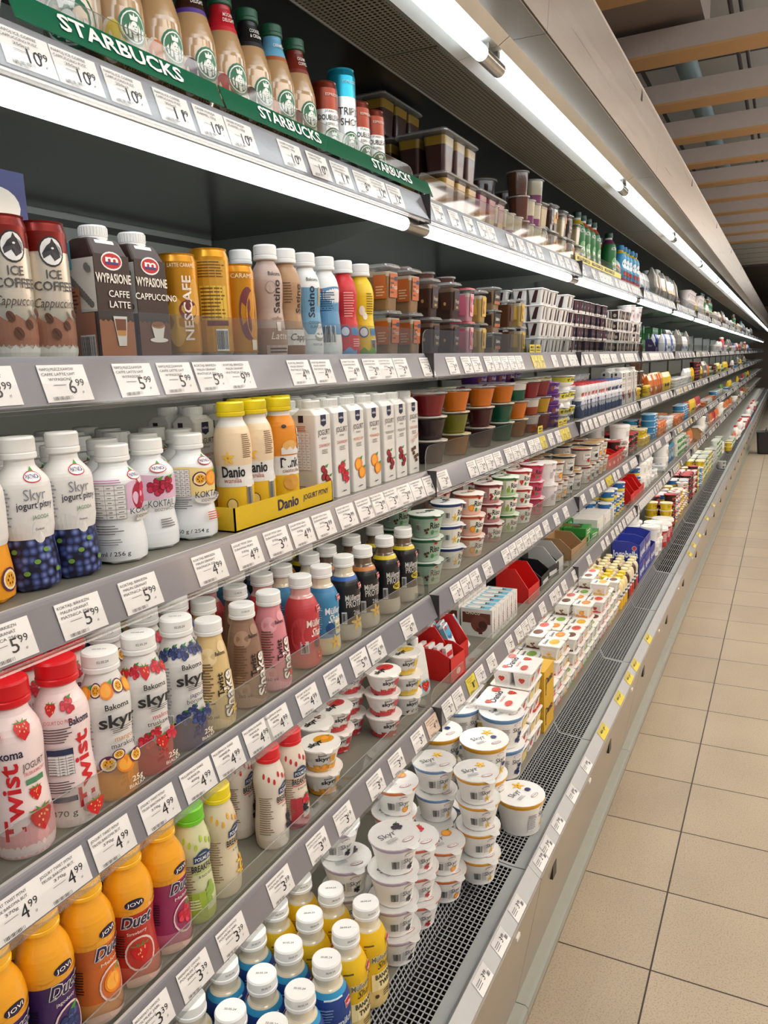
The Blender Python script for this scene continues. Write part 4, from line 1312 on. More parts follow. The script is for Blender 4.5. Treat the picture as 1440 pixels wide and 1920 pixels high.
pot('kremowy', 'dessert_pot', .022, .040, .046, '#ecebe6', '#e8e8e6', [('W', .026, .041, '#e0d84c', -.13, .13, .0, 1), ('T', 'Kremowy', .014, .034, .0078, '#203a8a', {'slant': .25, 'bold': .05, 'w': .034}), ('F', 'choc', -.016, .033, .006), ('N', -.002, .033, .010, .007, '#6a7a3a', 3)], [('E', 0, 0, .02, .02, '#e6e6e0')], foot=True)
pot('yog_white', 'yogurt_pot', .031, .040, .070, '#ebe4e6', '#f1f1ef', [('T', 'jogurt', .006, .046, .0095, '#3a3440', {'w': .030}), ('F', 'raspberry', .018, .022, .008), ('N', -.012, .030, .016, .02, '#9a98a0', 5)], [])
CR = M('#b28a52', .8, 0, .5, 0, 300)
for key, rim, col, fr in (('blk', '#20242a', '#e6e6e4', 'blackberry'), ('red', '#9c1f34', '#e8e2e0', 'raspberry'), ('ora', '#d05a2c', '#e9e2da', 'orange')):
    pot('mus_' + key, 'muesli_yogurt_cup', .0300, .0390, .066, CLEAR('#eeeeee', .25, .05, .25), M('#d8d4cc', .3), [('R', .006, .034, .036, .022, col), ('T', 'TOPPED', .006, .040, .006, '#2a2a2e', {'bold': .03, 'w': .026}), ('F', fr, .014, .022, .009), ('R', .004, .028, .020, .001, '#333333')],
        [('E', 0, 0, .032, .032, CR), ('E', .004, .006, .018, .014, '#8a6434')], clear=JC, fill=[(.5, col), (.86, '#efe9e2'), (1, '#efe9e2')], fillh=.86, rimcol=rim, a0=-.80)
pot('tub_white', 'plastic_bucket', .044, .050, .070, '#eeeeec', '#f0f0ee', [('R', .01, .034, .050, .040, '#e8e8e4'), ('N', .01, .034, .040, .026, '#8a8a90', 5)], [('E', .0, .0, .036, .036, '#e4e6e8'), ('T', 'twarog', 0, 0, .009, '#3a4a7a')], domed=True, tab=False)
pot('tub_red', 'plastic_bucket', .048, .054, .080, '#b0202a', '#efefed', [('N', -.01, .044, .034, .040, '#e8d8d6', 8), ('E', .030, .044, .014, .020, '#2f6a34'), ('E', .030, .044, .009, .014, '#d8322c')], [('E', .0, .0, .040, .040, '#e6e6e6')], domed=True, tab=False)
pot('tub_by', 'cheese_spread_tub', .0280, .0310, .046, '#1f5f9c', '#e9e2e0', [('W', .003, .016, '#dfc82c', -.1, .1, .001, 3), ('T', 'serek', .004, .028, .010, '#eef2f4', {'bold': .05, 'w': .028}), ('R', 0, .039, .05, .004, '#3a84bc')], [('E', 0, 0, .02, .02, '#c9d4de')])
pot('tub_yel', 'curd_cheese_tub', .030, .038, .044, '#d9b81e', '#ece8d8', [('T', 'twarozek', .004, .024, .008, '#5a4a1c', {'bold': .03, 'w': .034}), ('N', -.02, .024, .014, .02, '#8a7a2c', 4)], [('E', 0, 0, .026, .026, '#e8dca0')])
pot('tub_grn', 'spread_tub', .030, .037, .046, '#e2e6dc', '#cfd4d0', [('W', .006, .028, '#3f8a48', -.02, .03, .003, 1), ('T', 'lekki', .006, .034, .008, '#2c5a34', {'bold': .04, 'w': .022})], [('E', 0, 0, .026, .026, '#b9c6b8')])
pot('tub_gry', 'herring_tub', .034, .038, .034, '#b9bcba', '#c9cccb', [('T', 'sledzie', .006, .018, .007, '#2e3a34', {'bold': .03, 'w': .026}), ('R', -.02, .018, .016, .018, '#5f6a5e')], [('E', 0, 0, .028, .028, '#8f9a92')])
pot('tub_dk', 'bean_tub', .032, .039, .050, '#2c1c1c', '#b02430', [('T', 'fasola', .006, .028, .008, '#e6d8c8', {'bold': .03, 'w': .024}), ('E', -.016, .024, .008, .009, '#c2343a')], [('E', 0, 0, .026, .026, '#c9484c')])
pot('tub_lb', 'cheese_tub', .038, .043, .036, '#2c7fb4', '#d8e6ee', [('T', 'feta', .006, .018, .010, '#eef4f8', {'bold': .05, 'w': .026})], [('E', 0, 0, .030, .030, '#5aa4d0')])


# --- square pots and multipacks
def sqpot(key, name, w, d, h, body, lid, ops, side, lidops, n=(1, 1), clear=None, fill=None, gap=.002, flange=.003):
    """n cells along the shelf and into it, joined by one flange and one lid"""
    b = MB()
    cw, cd = w / n[0], d / n[1]
    for i in range(n[0]):
        for j in range(n[1]):
            cy = -w / 2 + cw * (i + .5)
            cx = d / 2 - cd * (j + .5)
            hx, hy = cd / 2 - gap, cw / 2 - gap
            k = .80
            secs = [(0, hx * k, hy * k, .006), (h * .5, hx * .91, hy * .91, .006), (h * .94, hx, hy, .006)]
            if clear:
                b.loft(secs, clear, 3, cx=cx, cy=cy, top=False)
                zf = h * .84
                inner = [(z + .001, a - .0014, c - .0014, .005) for z, a, c, r in secs[:2]] + [(zf, hx * .965 - .001, hy * .965 - .001, .005)]
                zz = [f[0] * h for f in fill]
                sec2 = []
                for q in range(9):
                    z = .001 + (zf - .001) * q / 8
                    t = z / (h * .94)
                    kk = k + (1 - k) * min(1, t)
                    sec2.append((z, hx * kk - .0014, hy * kk - .0014, .005))
                b.loft(sec2, None, 3, bands=[(z_, M(c_, .3, 0, .08)) for z_, c_ in zip(zz, [f[1] for f in fill])], cx=cx, cy=cy)
            else:
                b.loft(secs, resolve(body), 3, cx=cx, cy=cy, top=False)
            kx = .93
            if j == 0:
                mpf = (lambda cx_, cy_, hx_: lambda s, z, e: (cx_ + hx_ * (k + (1 - k) * z / (h * .94)) + e + .0004, cy_ + s, z))(cx, cy, hx)
                art(b, mpf, ops)
            if i == 0:
                mps = (lambda cx_, cy_, hy_: lambda s, z, e: (cx_ + s, cy_ - hy_ * (k + (1 - k) * z / (h * .94)) - e - .0004, z))(cx, cy, hy)
                art(b, mps, side)
    fm = CLEAR('#f2f2f2', .4, .1, .25) if clear else resolve(body)
    b.loft([(h * .93, d / 2 + flange - .002, w / 2 + flange - .002, .007), (h * .96, d / 2 + flange - .002, w / 2 + flange - .002, .007)], fm, 3)
    l = MB()
    lm = resolve(lid) if lid != 'film' else CLEAR('#f4f4f4', .4, .12, .15)
    l.loft([(h * .962, d / 2 + flange - .003, w / 2 + flange - .003, .007), (h, d / 2 + flange - .004, w / 2 + flange - .004, .007)], lm, 3)
    art(l, on_top(h), lidops, .0003)
    kind(key, name, 'pot' if n == (1, 1) else 'multipack', [('cup' if n == (1, 1) else 'cups', b), ('lid', l)], h, w / 2)


DC = CLEAR('#eeeeee', .10, .14, fres=.10)
sqpot('pud4', 'pudding_multipack', .150, .090, .058, None, 'film', [], [], [], n=(3, 2), clear=DC, fill=[(.62, '#4a2620'), (1, '#b08a2c')])
sqpot('pud4b', 'pudding_multipack', .150, .090, .058, None, 'film', [], [], [], n=(3, 2), clear=DC, fill=[(.30, '#b08a2c'), (.55, '#a04a2c'), (1, '#8a2c4a')])
sqpot('dsq_ora', 'dessert_cup', .052, .052, .066, None, 'film', [('R', 0, .036, .030, .034, '#c2642c'), ('N', -.004, .036, .018, .026, '#6e3a1c', 4), ('R', .008, .046, .012, .006, '#26305c'), ('T', 'Poezja', .004, .034, .0065, '#f2e4d4', {'slant': .3, 'w': .020})], [('R', .006, .034, .026, .034, '#c2642c'), ('N', .006, .028, .018, .016, '#e8c8a0', 4)], [], clear=DC, fill=[(.75, '#a8845c'), (1, '#d8cbb4')])
sqpot('dsq_cho', 'dessert_cup', .052, .052, .062, None, 'film', [('R', .002, .032, .028, .034, '#38201a'), ('R', .006, .042, .012, .006, '#26305c'), ('T', 'Poezja', .004, .030, .0065, '#e8dccc', {'slant': .3, 'w': .020}), ('R', .004, .020, .012, .004, '#b0904a')], [('R', .006, .030, .022, .030, '#4a2c20'), ('E', .004, .026, .003, .003, '#c9a06a')], [], clear=DC, fill=[(.78, '#4a3024'), (1, '#8a7260')])
sqpot('dsq_pnk', 'dessert_cup', .048, .048, .060, None, '#c23a48', [('R', .002, .030, .020, .040, '#e6a8b4'), ('P', [(-.004, .046), (.004, .040), (-.002, .028), (.004, .016), (-.006, .018), (-.004, .030)], '#c2223a'), ('R', .012, .036, .008, .010, '#2a3060')], [('R', .006, .030, .016, .036, '#d8708a')], [], clear=DC, fill=[(.7, '#d8a0ac'), (1, '#e0d4cc')])
sqpot('dsq_yel', 'dessert_cup', .048, .048, .060, None, 'film', [('R', .002, .030, .026, .036, '#d8b24c'), ('P', [(-.006, .044), (.004, .038), (-.004, .026), (.006, .018), (-.006, .016)], '#8a5a20')], [('R', .0, .030, .02, .03, '#d8b24c')], [], clear=DC, fill=[(.7, '#c8a860'), (1, '#e0d8c4')])
sqpot('dsq_sat', 'dessert_cup', .058, .050, .044, None, 'film', [('R', .0, .024, .044, .026, '#1c1a1c'), ('T', 'Satino', .0, .026, .0070, '#f0ece4', {'bold': .04, 'w': .028}), ('R', 0, .014, .040, .006, '#b0642c')], [('R', .0, .024, .03, .02, '#3a2a24')], [], clear=DC, fill=[(.8, '#a88c6a'), (1, '#d0c0a4')])
sqpot('dsq_brn', 'dessert_cup', .048, .048, .056, None, 'film', [('R', .0, .028, .026, .028, '#5c3a24')], [], [], clear=DC, fill=[(.8, '#6a4428'), (1, '#b09a80')])
sqpot('dsq_whp', 'dessert_cup', .046, .046, .064, None, 'film', [('R', .008, .040, .012, .016, '#d07a2c')], [], [], clear=DC, fill=[(.28, '#3a1c14'), (.66, '#d8a032'), (1, '#ece8e0')])
sqpot('dsq_clr', 'dessert_cup', .056, .056, .056, None, 'film', [], [], [], clear=DC, fill=[(.7, '#c8b690'), (1, '#9a8a6c')])
swoosh = [('P', [(-.012, .006), (.002, .006), (.010, .038), (.000, .038), (-.006, .024)], '#3a1c20')]
sqpot('qd_white', 'yogurt_multipack', .100, .095, .044, '#e6e4e2', '#e9e8e6', swoosh, swoosh, [('E', 0, 0, .03, .02, '#4a2c2c'), ('T', 'Monte', 0, 0, .012, '#f0e8e0', {'bold': .04})], n=(2, 2))
sqpot('qd_fruit', 'yogurt_multipack', .100, .095, .042, '#541a26', '#e6e2e0', [('R', .010, .022, .022, .030, '#1c1c34'), ('T', 'Fr', .010, .022, .010, '#d8d8e0', {'slant': .3}), ('R', 0, .006, .038, .008, '#e4ded8')], [('R', .010, .022, .020, .030, '#1c1c34'), ('R', 0, .006, .036, .007, '#e4ded8'), ('E', -.01, .02, .006, .009, '#7a2430')], [('E', 0, 0, .03, .02, '#5a2438')], n=(2, 2))
sqpot('qd_dark', 'yogurt_multipack', .095, .090, .042, '#e0dcd8', '#d8d6d4', [('R', .0, .022, .030, .030, '#2c2228'), ('E', .0, .02, .008, .008, '#a08c7c')], [('R', .0, .022, .028, .030, '#2c2228'), ('E', .0, .02, .007, .007, '#b0a090')], [('E', 0, 0, .03, .02, '#3a2c2c')], n=(2, 2))


def danlid(word, col, fr, w=1.0):
    return [('T', 'Danio', 0, .012 * w, .016 * w, '#1c1a38', {'bold': .12, 'w': .062 * w}), ('N', -.006 * w, -.004 * w, .034 * w, .006 * w, '#c23a44', 2), ('F', fr, .032 * w, -.014 * w, .012 * w), ('F', fr, -.032 * w, .020 * w, .010 * w), ('E', .034 * w, .024 * w, .012 * w, .010 * w, col), ('E', -.026 * w, -.024 * w, .014 * w, .008 * w, col)]


sqpot('dan4_str', 'yogurt_multipack', .104, .096, .046, '#efece8', '#f1efec', [('R', 0, .020, .034, .030, '#e9e4e0'), ('F', 'strawberry', -.004, .022, .011), ('T', 'Danio', .004, .034, .006, '#1c1a38', {'bold': .06})], [('R', 0, .020, .030, .026, '#e4dcd8'), ('F', 'strawberry', 0, .020, .009)], danlid('', '#d2544c', 'strawberry'), n=(2, 2))
sqpot('dan4_van', 'yogurt_multipack', .104, .096, .046, '#efece8', '#f1efea', [('R', 0, .018, .034, .026, '#e8cf86'), ('T', 'Danio', .004, .034, .006, '#1c1a38', {'bold': .06})], [('R', 0, .034, .034, .012, '#c8a43c'), ('F', 'vanilla', 0, .018, .006)], danlid('', '#e2b43c', 'vanilla') + [('R', .024, -.038, .050, .012, '#c8322c'), ('T', '3+1', .026, -.037, .011, '#f0c83c', {'bold': .08})], n=(2, 2))
for key, col, fr in (('str', '#d2544c', 'strawberry'), ('van', '#e2b43c', 'vanilla'), ('ora', '#e08a3c', 'orange'), ('ban', '#7fae4c', 'pear'), ('cho', '#6a3a28', 'choc')):
    sqpot('dan1_' + key, 'square_dessert_pot', .056, .056, .050, '#f0eeea', '#f2f0ec', [('R', .0, .022, .036, .022, '#ece6de'), ('T', 'Danio', .002, .034, .0075, '#1c1a38', {'bold': .08, 'w': .028}), ('F', fr, .004, .018, .008), ('W', .003, .010, col, -.018, .018, .002, 2)], [('R', 0, .022, .034, .020, '#e6ded4'), ('F', fr, 0, .020, .008), ('W', .003, .010, col, -.018, .018, .002, 2)],
          [('E', .006, -.006, .020, .013, col), ('F', fr, .008, -.006, .009), ('T', 'Danio', -.002, .014, .0085, '#1c1a38', {'bold': .08, 'w': .034})])

# --- activia style green bottles, small blue ones, yogurt drinks further along
ACP = [(.020, 0), (.0270, .004), (.0285, .030), (.0265, .055), (.0280, .085), (.0250, .104), (.0160, .116), (.0135, .120), (.0135, .127)]
for key, band in (('yel', '#d8b42c'), ('ora', '#c8502c'), ('pur', '#7a2c5a')):
    bottle('act_' + key, 'yogurt_drink_bottle', 'bottle', ACP, [(.108, '#1f6e36'), (.120, band), (.2, WHITE)],
           [('T', 'ACTIVIA', .004, .092, .0090, '#dfe8dc', {'bold': .02, 'w': .034}), ('R', .008, .030, .026, .050, '#dfe3dc'), ('E', .004, .052, .014, .016, '#7fb07c'), ('F', 'orange', .008, .024, .008), ('T', 'JE', .010, .062, .008, '#e6ebe4')], (.0150, .014, '#12402c'), -.4)
bottle('act_white', 'yogurt_drink_bottle', 'bottle', ACP, [(.2, '#d4d8d2')], [('T', 'ACTIVIA', .004, .092, .0080, '#3a6a4a', {'w': .030}), ('E', .0, .020, .010, .008, '#d8643c'), ('W', .004, .016, '#d8785a', -.08, .08, .004, 3)], (.0150, .014, '#12402c'), -.4)
BBP = [(.016, 0), (.020, .004), (.0210, .040), (.0190, .060), (.0200, .080), (.0160, .094), (.0105, .100), (.0105, .106)]
bottle('blue_small', 'yogurt_drink_bottle', 'bottle', BBP, [(.094, '#3a94c4'), (.2, '#e4c62c')], [('E', .0, .062, .012, .014, '#e6eef2'), ('F', 'strawberry', .0, .034, .010), ('W', .003, .018, '#c2303a', -.06, .06, .003, 3)], (.0120, .014, '#2a8ac0'), -.4)
bottle('dan_small', 'yogurt_drink_bottle', 'bottle', BBP, [(.040, '#cf3a30'), (.062, WHITE), (.2, '#e8d8b8')], [('T', 'Danio', .0, .052, .0095, '#1c1a38', {'bold': .08, 'w': .028}), ('F', 'strawberry', .0, .024, .009)], (.0125, .013, '#efe6b8'), -.4)
bottle('dan_choc', 'yogurt_drink_bottle', 'bottle', BBP, [(.040, '#4a2a1c'), (.062, WHITE), (.2, '#4a2a1c')], [('T', 'Danio', .0, .052, .0095, '#1c1a38', {'bold': .08, 'w': .028})], (.0125, .013, '#efe6b8'), -.4)
bottle('dan_yel', 'yogurt_drink_bottle', 'bottle', BBP, [(.040, '#e8b41e'), (.062, WHITE), (.2, '#efdca0')], [('T', 'Danio', .0, .052, .0095, '#1c1a38', {'bold': .08, 'w': .028}), ('F', 'vanilla', .0, .024, .009)], (.0125, .013, '#ecd224'), -.4)
bottle('kids', 'small_drink_bottle', 'bottle', [(.012, 0), (.0155, .003), (.0160, .040), (.0125, .050), (.0150, .060), (.0150, .070), (.0120, .078)], [(.040, '#44567c'), (.2, '#dfe0e6')], [('E', 0, .030, .009, .012, '#c9ccd8'), ('F', 'strawberry', 0, .055, .006)], (.0125, .004, '#c2303a'), -.4)
bottle('kids_blue', 'small_drink_bottle', 'bottle', [(.012, 0), (.0155, .003), (.0160, .040), (.0125, .050), (.0150, .060), (.0150, .070), (.0120, .078)], [(.040, '#44567c'), (.2, '#dfe0e6')], [('E', 0, .030, .009, .012, '#c9ccd8'), ('F', 'blueberry', 0, .055, .006)], (.0125, .004, '#33579a'), -.4)
bottle('milk_white', 'milk_bottle', 'bottle', [(.030, 0), (.036, .004), (.037, .070), (.034, .110), (.020, .135), (.015, .142), (.015, .150)], [(.2, '#ecebe6')], [('R', 0, .055, .05, .05, '#dcdfe4'), ('F', 'strawberry', 0, .05, .012)], (.0175, .016, '#c2303a'), -.4)
bottle('bw_small', 'coffee_drink_bottle', 'bottle', BBP, [(.050, '#3a2c26'), (.2, '#e4e2de')], [('R', 0, .040, .026, .034, '#1c1a1c'), ('R', 0, .046, .016, .003, '#d8d4cc'), ('R', 0, .034, .018, .003, '#d8d4cc')], (.0120, .014, '#e8e8e6'), -.4)
# pouch with a spout
b = MB()
b.loft([(0, .014, .030, .005), (.010, .017, .031, .006), (.050, .012, .030, .005), (.095, .004, .028, .003), (.108, .0012, .022, .001)], M('#e6e6e4', .25, .1, .03), 3)
mpp = lambda s, z, e: (.0165 - max(0, z - .012) * .155 + e, s, z)
art(b, mpp, [('T', 'Bakoma', .0, .094, .006, '#1c1c22', {'bold': .03, 'w': .024}), ('T', 'skyr', .0, .074, .013, '#1e1e22', {'bold': .07, 'w': .040}), ('N', 0, .062, .022, .003, '#888888', 1), ('T', 'truskawkowy', .002, .054, .0050, '#c2303a', {'w': .030}), ('R', 0, .022, .052, .024, '#a8c4dc'), ('F', 'strawberry', -.010, .020, .013), ('F', 'strawberry', .014, .022, .013)])
c = MB()
c.lathe([(.005, .106), (.005, .112), (.0085, .113), (.0085, .124), (.007, .126)], [(9, M(CAPW))], 18)
kind('pouch', 'yogurt_pouch', 'pouch', [('bag', b), ('spout_cap', c)], .126, .031)


# --- boxes
def boxk(key, name, cat, d, w, h, col, front=(), side=(), top=(), openb=None):
    b = MB()
    if openb:
        t = .0025
        m = resolve(col)
        b.box(-d / 2, d / 2, -w / 2, w / 2, 0, t, m)
        b.box(-d / 2, -d / 2 + t, -w / 2, w / 2, t, openb[0], m)
        b.box(d / 2 - t, d / 2, -w / 2, w / 2, t, openb[1], m)
        for sy in (-1, 1):
            y = sy * (w / 2 - t / 2)
            vs = []
            for yy in (y - t / 2, y + t / 2):
                vs += [(-d / 2, yy, t), (d / 2, yy, t), (d / 2, yy, openb[1]), (d * .1, yy, openb[0]), (-d / 2, yy, openb[0])]
            b.add(vs, [(0, 1, 2, 3, 4), (9, 8, 7, 6, 5)] + [(i, (i + 1) % 5, 5 + (i + 1) % 5, 5 + i) for i in range(5)], m)
    else:
        b.box(-d / 2, d / 2, -w / 2, w / 2, 0, h, resolve(col))
    art(b, on_front(d / 2), front)
    art(b, on_side(-w / 2), side)
    art(b, on_top(h), top)
    kind(key, name, cat, [('box', b)], h, w / 2)


boxk('red_open', 'display_box', 'box', .105, .11, .10, '#cc1a16', openb=(.105, .045), side=[('T', '', 0, 0, 0, '#fff')][:0])
boxk('red_small', 'display_box', 'box', .080, .075, .07, '#cc1a16', openb=(.075, .060), front=[('E', 0, .02, .010, .008, '#e8b8b0')])
boxk('brown_open', 'cardboard_box', 'box', .110, .14, .08, '#a5835c', openb=(.078, .040), side=[('R', 0, .02, .06, .015, '#8d6d4a')])
boxk('grey_open', 'cardboard_box', 'box', .110, .10, .10, '#b9bab8', openb=(.100, .050), side=[('R', .0, .03, .04, .02, '#a4a6a6')])
boxk('black_open', 'cardboard_box', 'box', .100, .11, .08, '#19191c', openb=(.075, .045), front=[('R', 0, .02, .07, .014, '#d8d8d8')])
boxk('white_top', 'cardboard_box', 'box', .10, .13, .07, '#dcdcd8', top=[('R', i * .026 - .04, 0, .001, .09, '#b03a3a') for i in range(4)], front=[('T', 'P', -.04, .04, .02, '#c2303a')])
boxk('green_pack', 'snack_pack', 'box', .09, .10, .035, '#2f8a3a', top=[('R', 0, .0, .08, .03, '#1c4a24'), ('P', [(-.03, -.02), (.0, .02), (.02, .02), (-.01, -.02)], '#1c1c1c'), ('R', .03, .02, .03, .02, '#3a94c4')], front=[('N', 0, .018, .06, .02, '#d8e8d0', 2)])
boxk('choco_box', 'chocolate_snack_box', 'box', .090, .034, .078, '#e4e2de', top=[('R', 0, 0, .026, .07, '#6fb8d4'), ('E', 0, .01, .010, .022, '#e6e2da'), ('F', 'choc', 0, -.01, .009)],
     side=[('R', 0, .052, .080, .030, '#6a3a2c'), ('E', .008, .036, .024, .024, '#7a4638'), ('E', .018, .034, .012, .012, '#4a2820'), ('T', 'CHOCO', -.010, .066, .010, '#e6dcd4', {'bold': .06, 'w': .042}), ('F', 'choc', .012, .020, .014)], front=[('T', 'CHOCO', 0, .030, .011, '#8a3a2c', {'rot': PI / 2, 'bold': .06, 'w': .040}), ('T', 'fresh', 0, .062, .008, '#2f6ea4', {'rot': PI / 2, 'w': .022})])
boxk('green_box', 'cheese_box', 'box', .060, .085, .050, '#3f8a4a', front=[('R', 0, .025, .06, .026, '#5a9e62'), ('E', -.02, .03, .010, .008, '#d8e6dc'), ('T', 'ser', .01, .026, .012, '#eaf2ea', {'bold': .04})], side=[('R', 0, .025, .04, .03, '#5a9e62')], top=[('R', 0, 0, .07, .04, '#55955c')])
boxk('blue_box', 'yogurt_display_box', 'box', .110, .140, .075, '#1d2f96', openb=(.085, .072),
     front=[('T', 'Jogobella', .006, .034, .026, '#e9ecf2', {'bold': .08, 'w': .118}), ('E', .050, .056, .011, .011, '#e6e6ea'), ('E', .050, .056, .0095, .0095, '#b8324a'), ('R', -.02, .062, .05, .008, '#3a58c0')], side=[('R', .0, .03, .07, .03, '#2a3fa8'), ('T', 'Jogobella', .0, .034, .026, '#e9ecf2', {'bold': .08, 'w': .100}), ('E', .035, .060, .009, .009, '#e6e6ea'), ('E', .035, .060, .0078, .0078, '#b8324a')])
boxk('yellow_box', 'yogurt_display_box', 'box', .030, .09, .090, '#d8a81c', front=[('T', 'Danio', .0, .055, .020, '#1c1a38', {'bold': .10, 'w': .064}), ('T', '!', -.03, .03, .03, '#1c1a38', {'bold': .1})], side=[('R', 0, .05, .02, .07, '#c8981c')])
boxk('snack', 'chocolate_snack_bar', 'snack', .012, .040, .092, '#d8e2e6', front=[('R', 0, .074, .036, .026, '#3f9cc0'), ('T', 'Pingui', 0, .060, .010, '#2a4a94', {'bold': .06, 'w': .030}), ('P', [(-.008, .05), (.006, .044), (.014, .014), (.002, .010), (-.010, .030)], '#2c1a16'), ('E', -.004, .084, .008, .005, '#c2303a')],
     side=[('R', 0, .046, .010, .085, '#6aa8c0')])
boxk('sachet', 'snack_sachet', 'snack', .010, .034, .062, '#e6e4e2', front=[('R', 0, .045, .028, .012, '#d0303a'), ('N', 0, .022, .024, .02, '#b09aa0', 4)], side=[('R', 0, .03, .008, .05, '#c8c4c4')])
boxk('purple_wedge', 'display_box', 'box', .06, .14, .075, '#382a5c', openb=(.078, .03), side=[('T', 'Ser', .0, .04, .014, '#e6e0f0')])
boxk('bag_blue', 'cheese_bag', 'bag', .022, .11, .110, '#2c86b4', front=[('E', .01, .086, .030, .022, '#232a66'), ('T', 'RYBA', .01, .088, .013, '#eef0f4', {'bold': .04}), ('W', .010, .055, '#7cc0dc', -.05, .05, .012, 1), ('P', [(.02, .1), (.05, .1), (.03, .0), (.0, .0)], '#b08a5c'), ('W', .01, .030, '#1f4f8e', -.05, .05, .010, 1)])
boxk('bread', 'sandwich_pack', 'pack', .08, .10, .105, '#d8d6d0', front=[('R', 0, .05, .09, .09, '#e6e4de'), ('T', 'FIT', 0, .075, .012, '#2a2a2a', {'bold': .05}), ('R', 0, .04, .05, .02, '#c9a23c')], side=[('R', 0, .05, .07, .09, '#a8683c')] + [('R', -.03 + i * .012, .05, .002, .09, '#8a4c24') for i in range(6)])
b = MB()
b.loft([(0, .020, .042, .010), (.030, .026, .046, .012), (.075, .018, .045, .008), (.100, .003, .043, .002)], M('#8e8a84', .25, .3, .25, 0, 60), 3)
art(b, lambda s, z, e: (.0262 - max(0, z - .03) * .24 + e if z > .03 else .020 + z * .2 + e + .0006, s, z), [('W', .030, .070, '#d9b48a', -.034, .034, .010, 2), ('W', .034, .060, '#2a2018', -.030, .030, .008, 3), ('E', .0, .052, .018, .010, '#ece4d8')])
kind('foil_bag', 'cheese_bag', 'bag', [('bag', b)], .10, .046)
for key, c1, c2 in (('w', '#e6e8ea', '#5a7ab0'), ('y', '#e6c424', '#2a2a2a'), ('b', '#2f5fb8', '#e6eaf2'), ('o', '#d87a3c', '#ece6dc'), ('r', '#b83038', '#efe6e2'), ('g', '#5a8a4c', '#e6eadc')):
    b = MB()
    b.loft([(0, .016, .040, .008), (.025, .021, .042, .010), (.065, .015, .042, .007), (.088, .0025, .040, .002)], M(c1, .28, .1, .08, 0, 40), 3)
    art(b, lambda s, z, e: (.0212 - max(0, z - .025) * .25 + e if z > .025 else .0165 + z * .2 + e, s, z), [('R', 0, .050, .052, .022, c2), ('E', .0, .026, .024, .010, c2), ('N', 0, .050, .04, .014, c1, 3)])
    kind('bag_' + key, 'cheese_bag', 'bag', [('bag', b)], .088, .042)
    b = MB()
    b.loft([(0, .040, .052, .016), (.010, .044, .056, .018), (.016, .044, .056, .018), (.020, .036, .048, .014)], M(c1, .3, 0, .08, 0, 40), 3)
    art(b, on_top(.020), [('E', 0, 0, .034, .024, c2), ('R', 0, -.004, .04, .008, c1), ('E', .02, .012, .010, .008, '#c9a03c')])
    kind('flat_' + key, 'cheese_pack', 'pack', [('pack', b)], .020, .056)


# a coffee cup with the big round emblem, wide chocolate cups
can('sb_cup', 'coffee_drink_cup', .030, .120, [(.12, M('#a99884', .2, .2, .04))], siren(.0, .045, .030), a0=-.9, top='#d8dcd8')
pot('rib_big', 'ribbed_dessert_cup', .038, .047, .068, JC, M('#6b4a3a', .3, .3), [], [], clear=JC, fill=[(1, '#4a2418')], fillh=.94, lobes=16, tab=False)

# real sizes: stretch each kind to the height and width its goods have in this shop
SIZE = {'can_teal': (1.05, 1.16), 'can_brown': (1.03, 1.05), 'pud4': (1.32, 1.45), 'pud4b': (1.32, 1.45), 'rib_big': (1.05, 1.5), 'rib_choc': (.95, 1.25), 'rib_pur': (.95, 1.25), 'rib_two': (.95, 1.25), 'blue_small': (1.3, 1.45), 'can_ice': (.92, 1.04), 'wyp_latte': (.98, .95),
        'wyp_capp': (.98, .95), 'can_gold_back': (1.04, 1.08), 'pia_blue': (.90, 1.15), 'pia_yel': (.90, 1.15), 'dan_van': (1.06, 1.14), 'dan_bis': (1.06, 1.14), 'kremowy': (1.05, 1.15), 'smakija': (1.1, 1.2), 'kids': (1.05, 1.55), 'kids_blue': (1.05, 1.55), 'yog_white': (1.1, 1.05), 'mus_blk': (1.1, 1.05), 'mus_red': (1.1, 1.05), 'mus_ora': (1.1, 1.05), 'pouch': (1.1, 1.1), 'bsk_man': (.93, .82), 'bsk_str': (.93, .82), 'bsk_coc': (.93, .82), 'bsk_pin': (.93, .82),
        'dan4_str': (1.15, .98), 'dan4_van': (1.15, .98), 'tub_yellow': (1.2, .95), 'tub_blue': (1.2, .95), 'blue_box': (1.15, 1.2), 'yellow_box': (1.1, 1.0), 'tub_red': (1.15, 1.2), 'tub_white': (1.0, 1.0), 'green_box': (1, 1), 'foil_bag': (1.3, 1.5), 'bag_w': (1, 1.25), 'bag_y': (1, 1.25), 'bag_b': (1, 1.25), 'bag_o': (1, 1.25), 'bag_r': (1, 1.25), 'bag_g': (1, 1.25)}
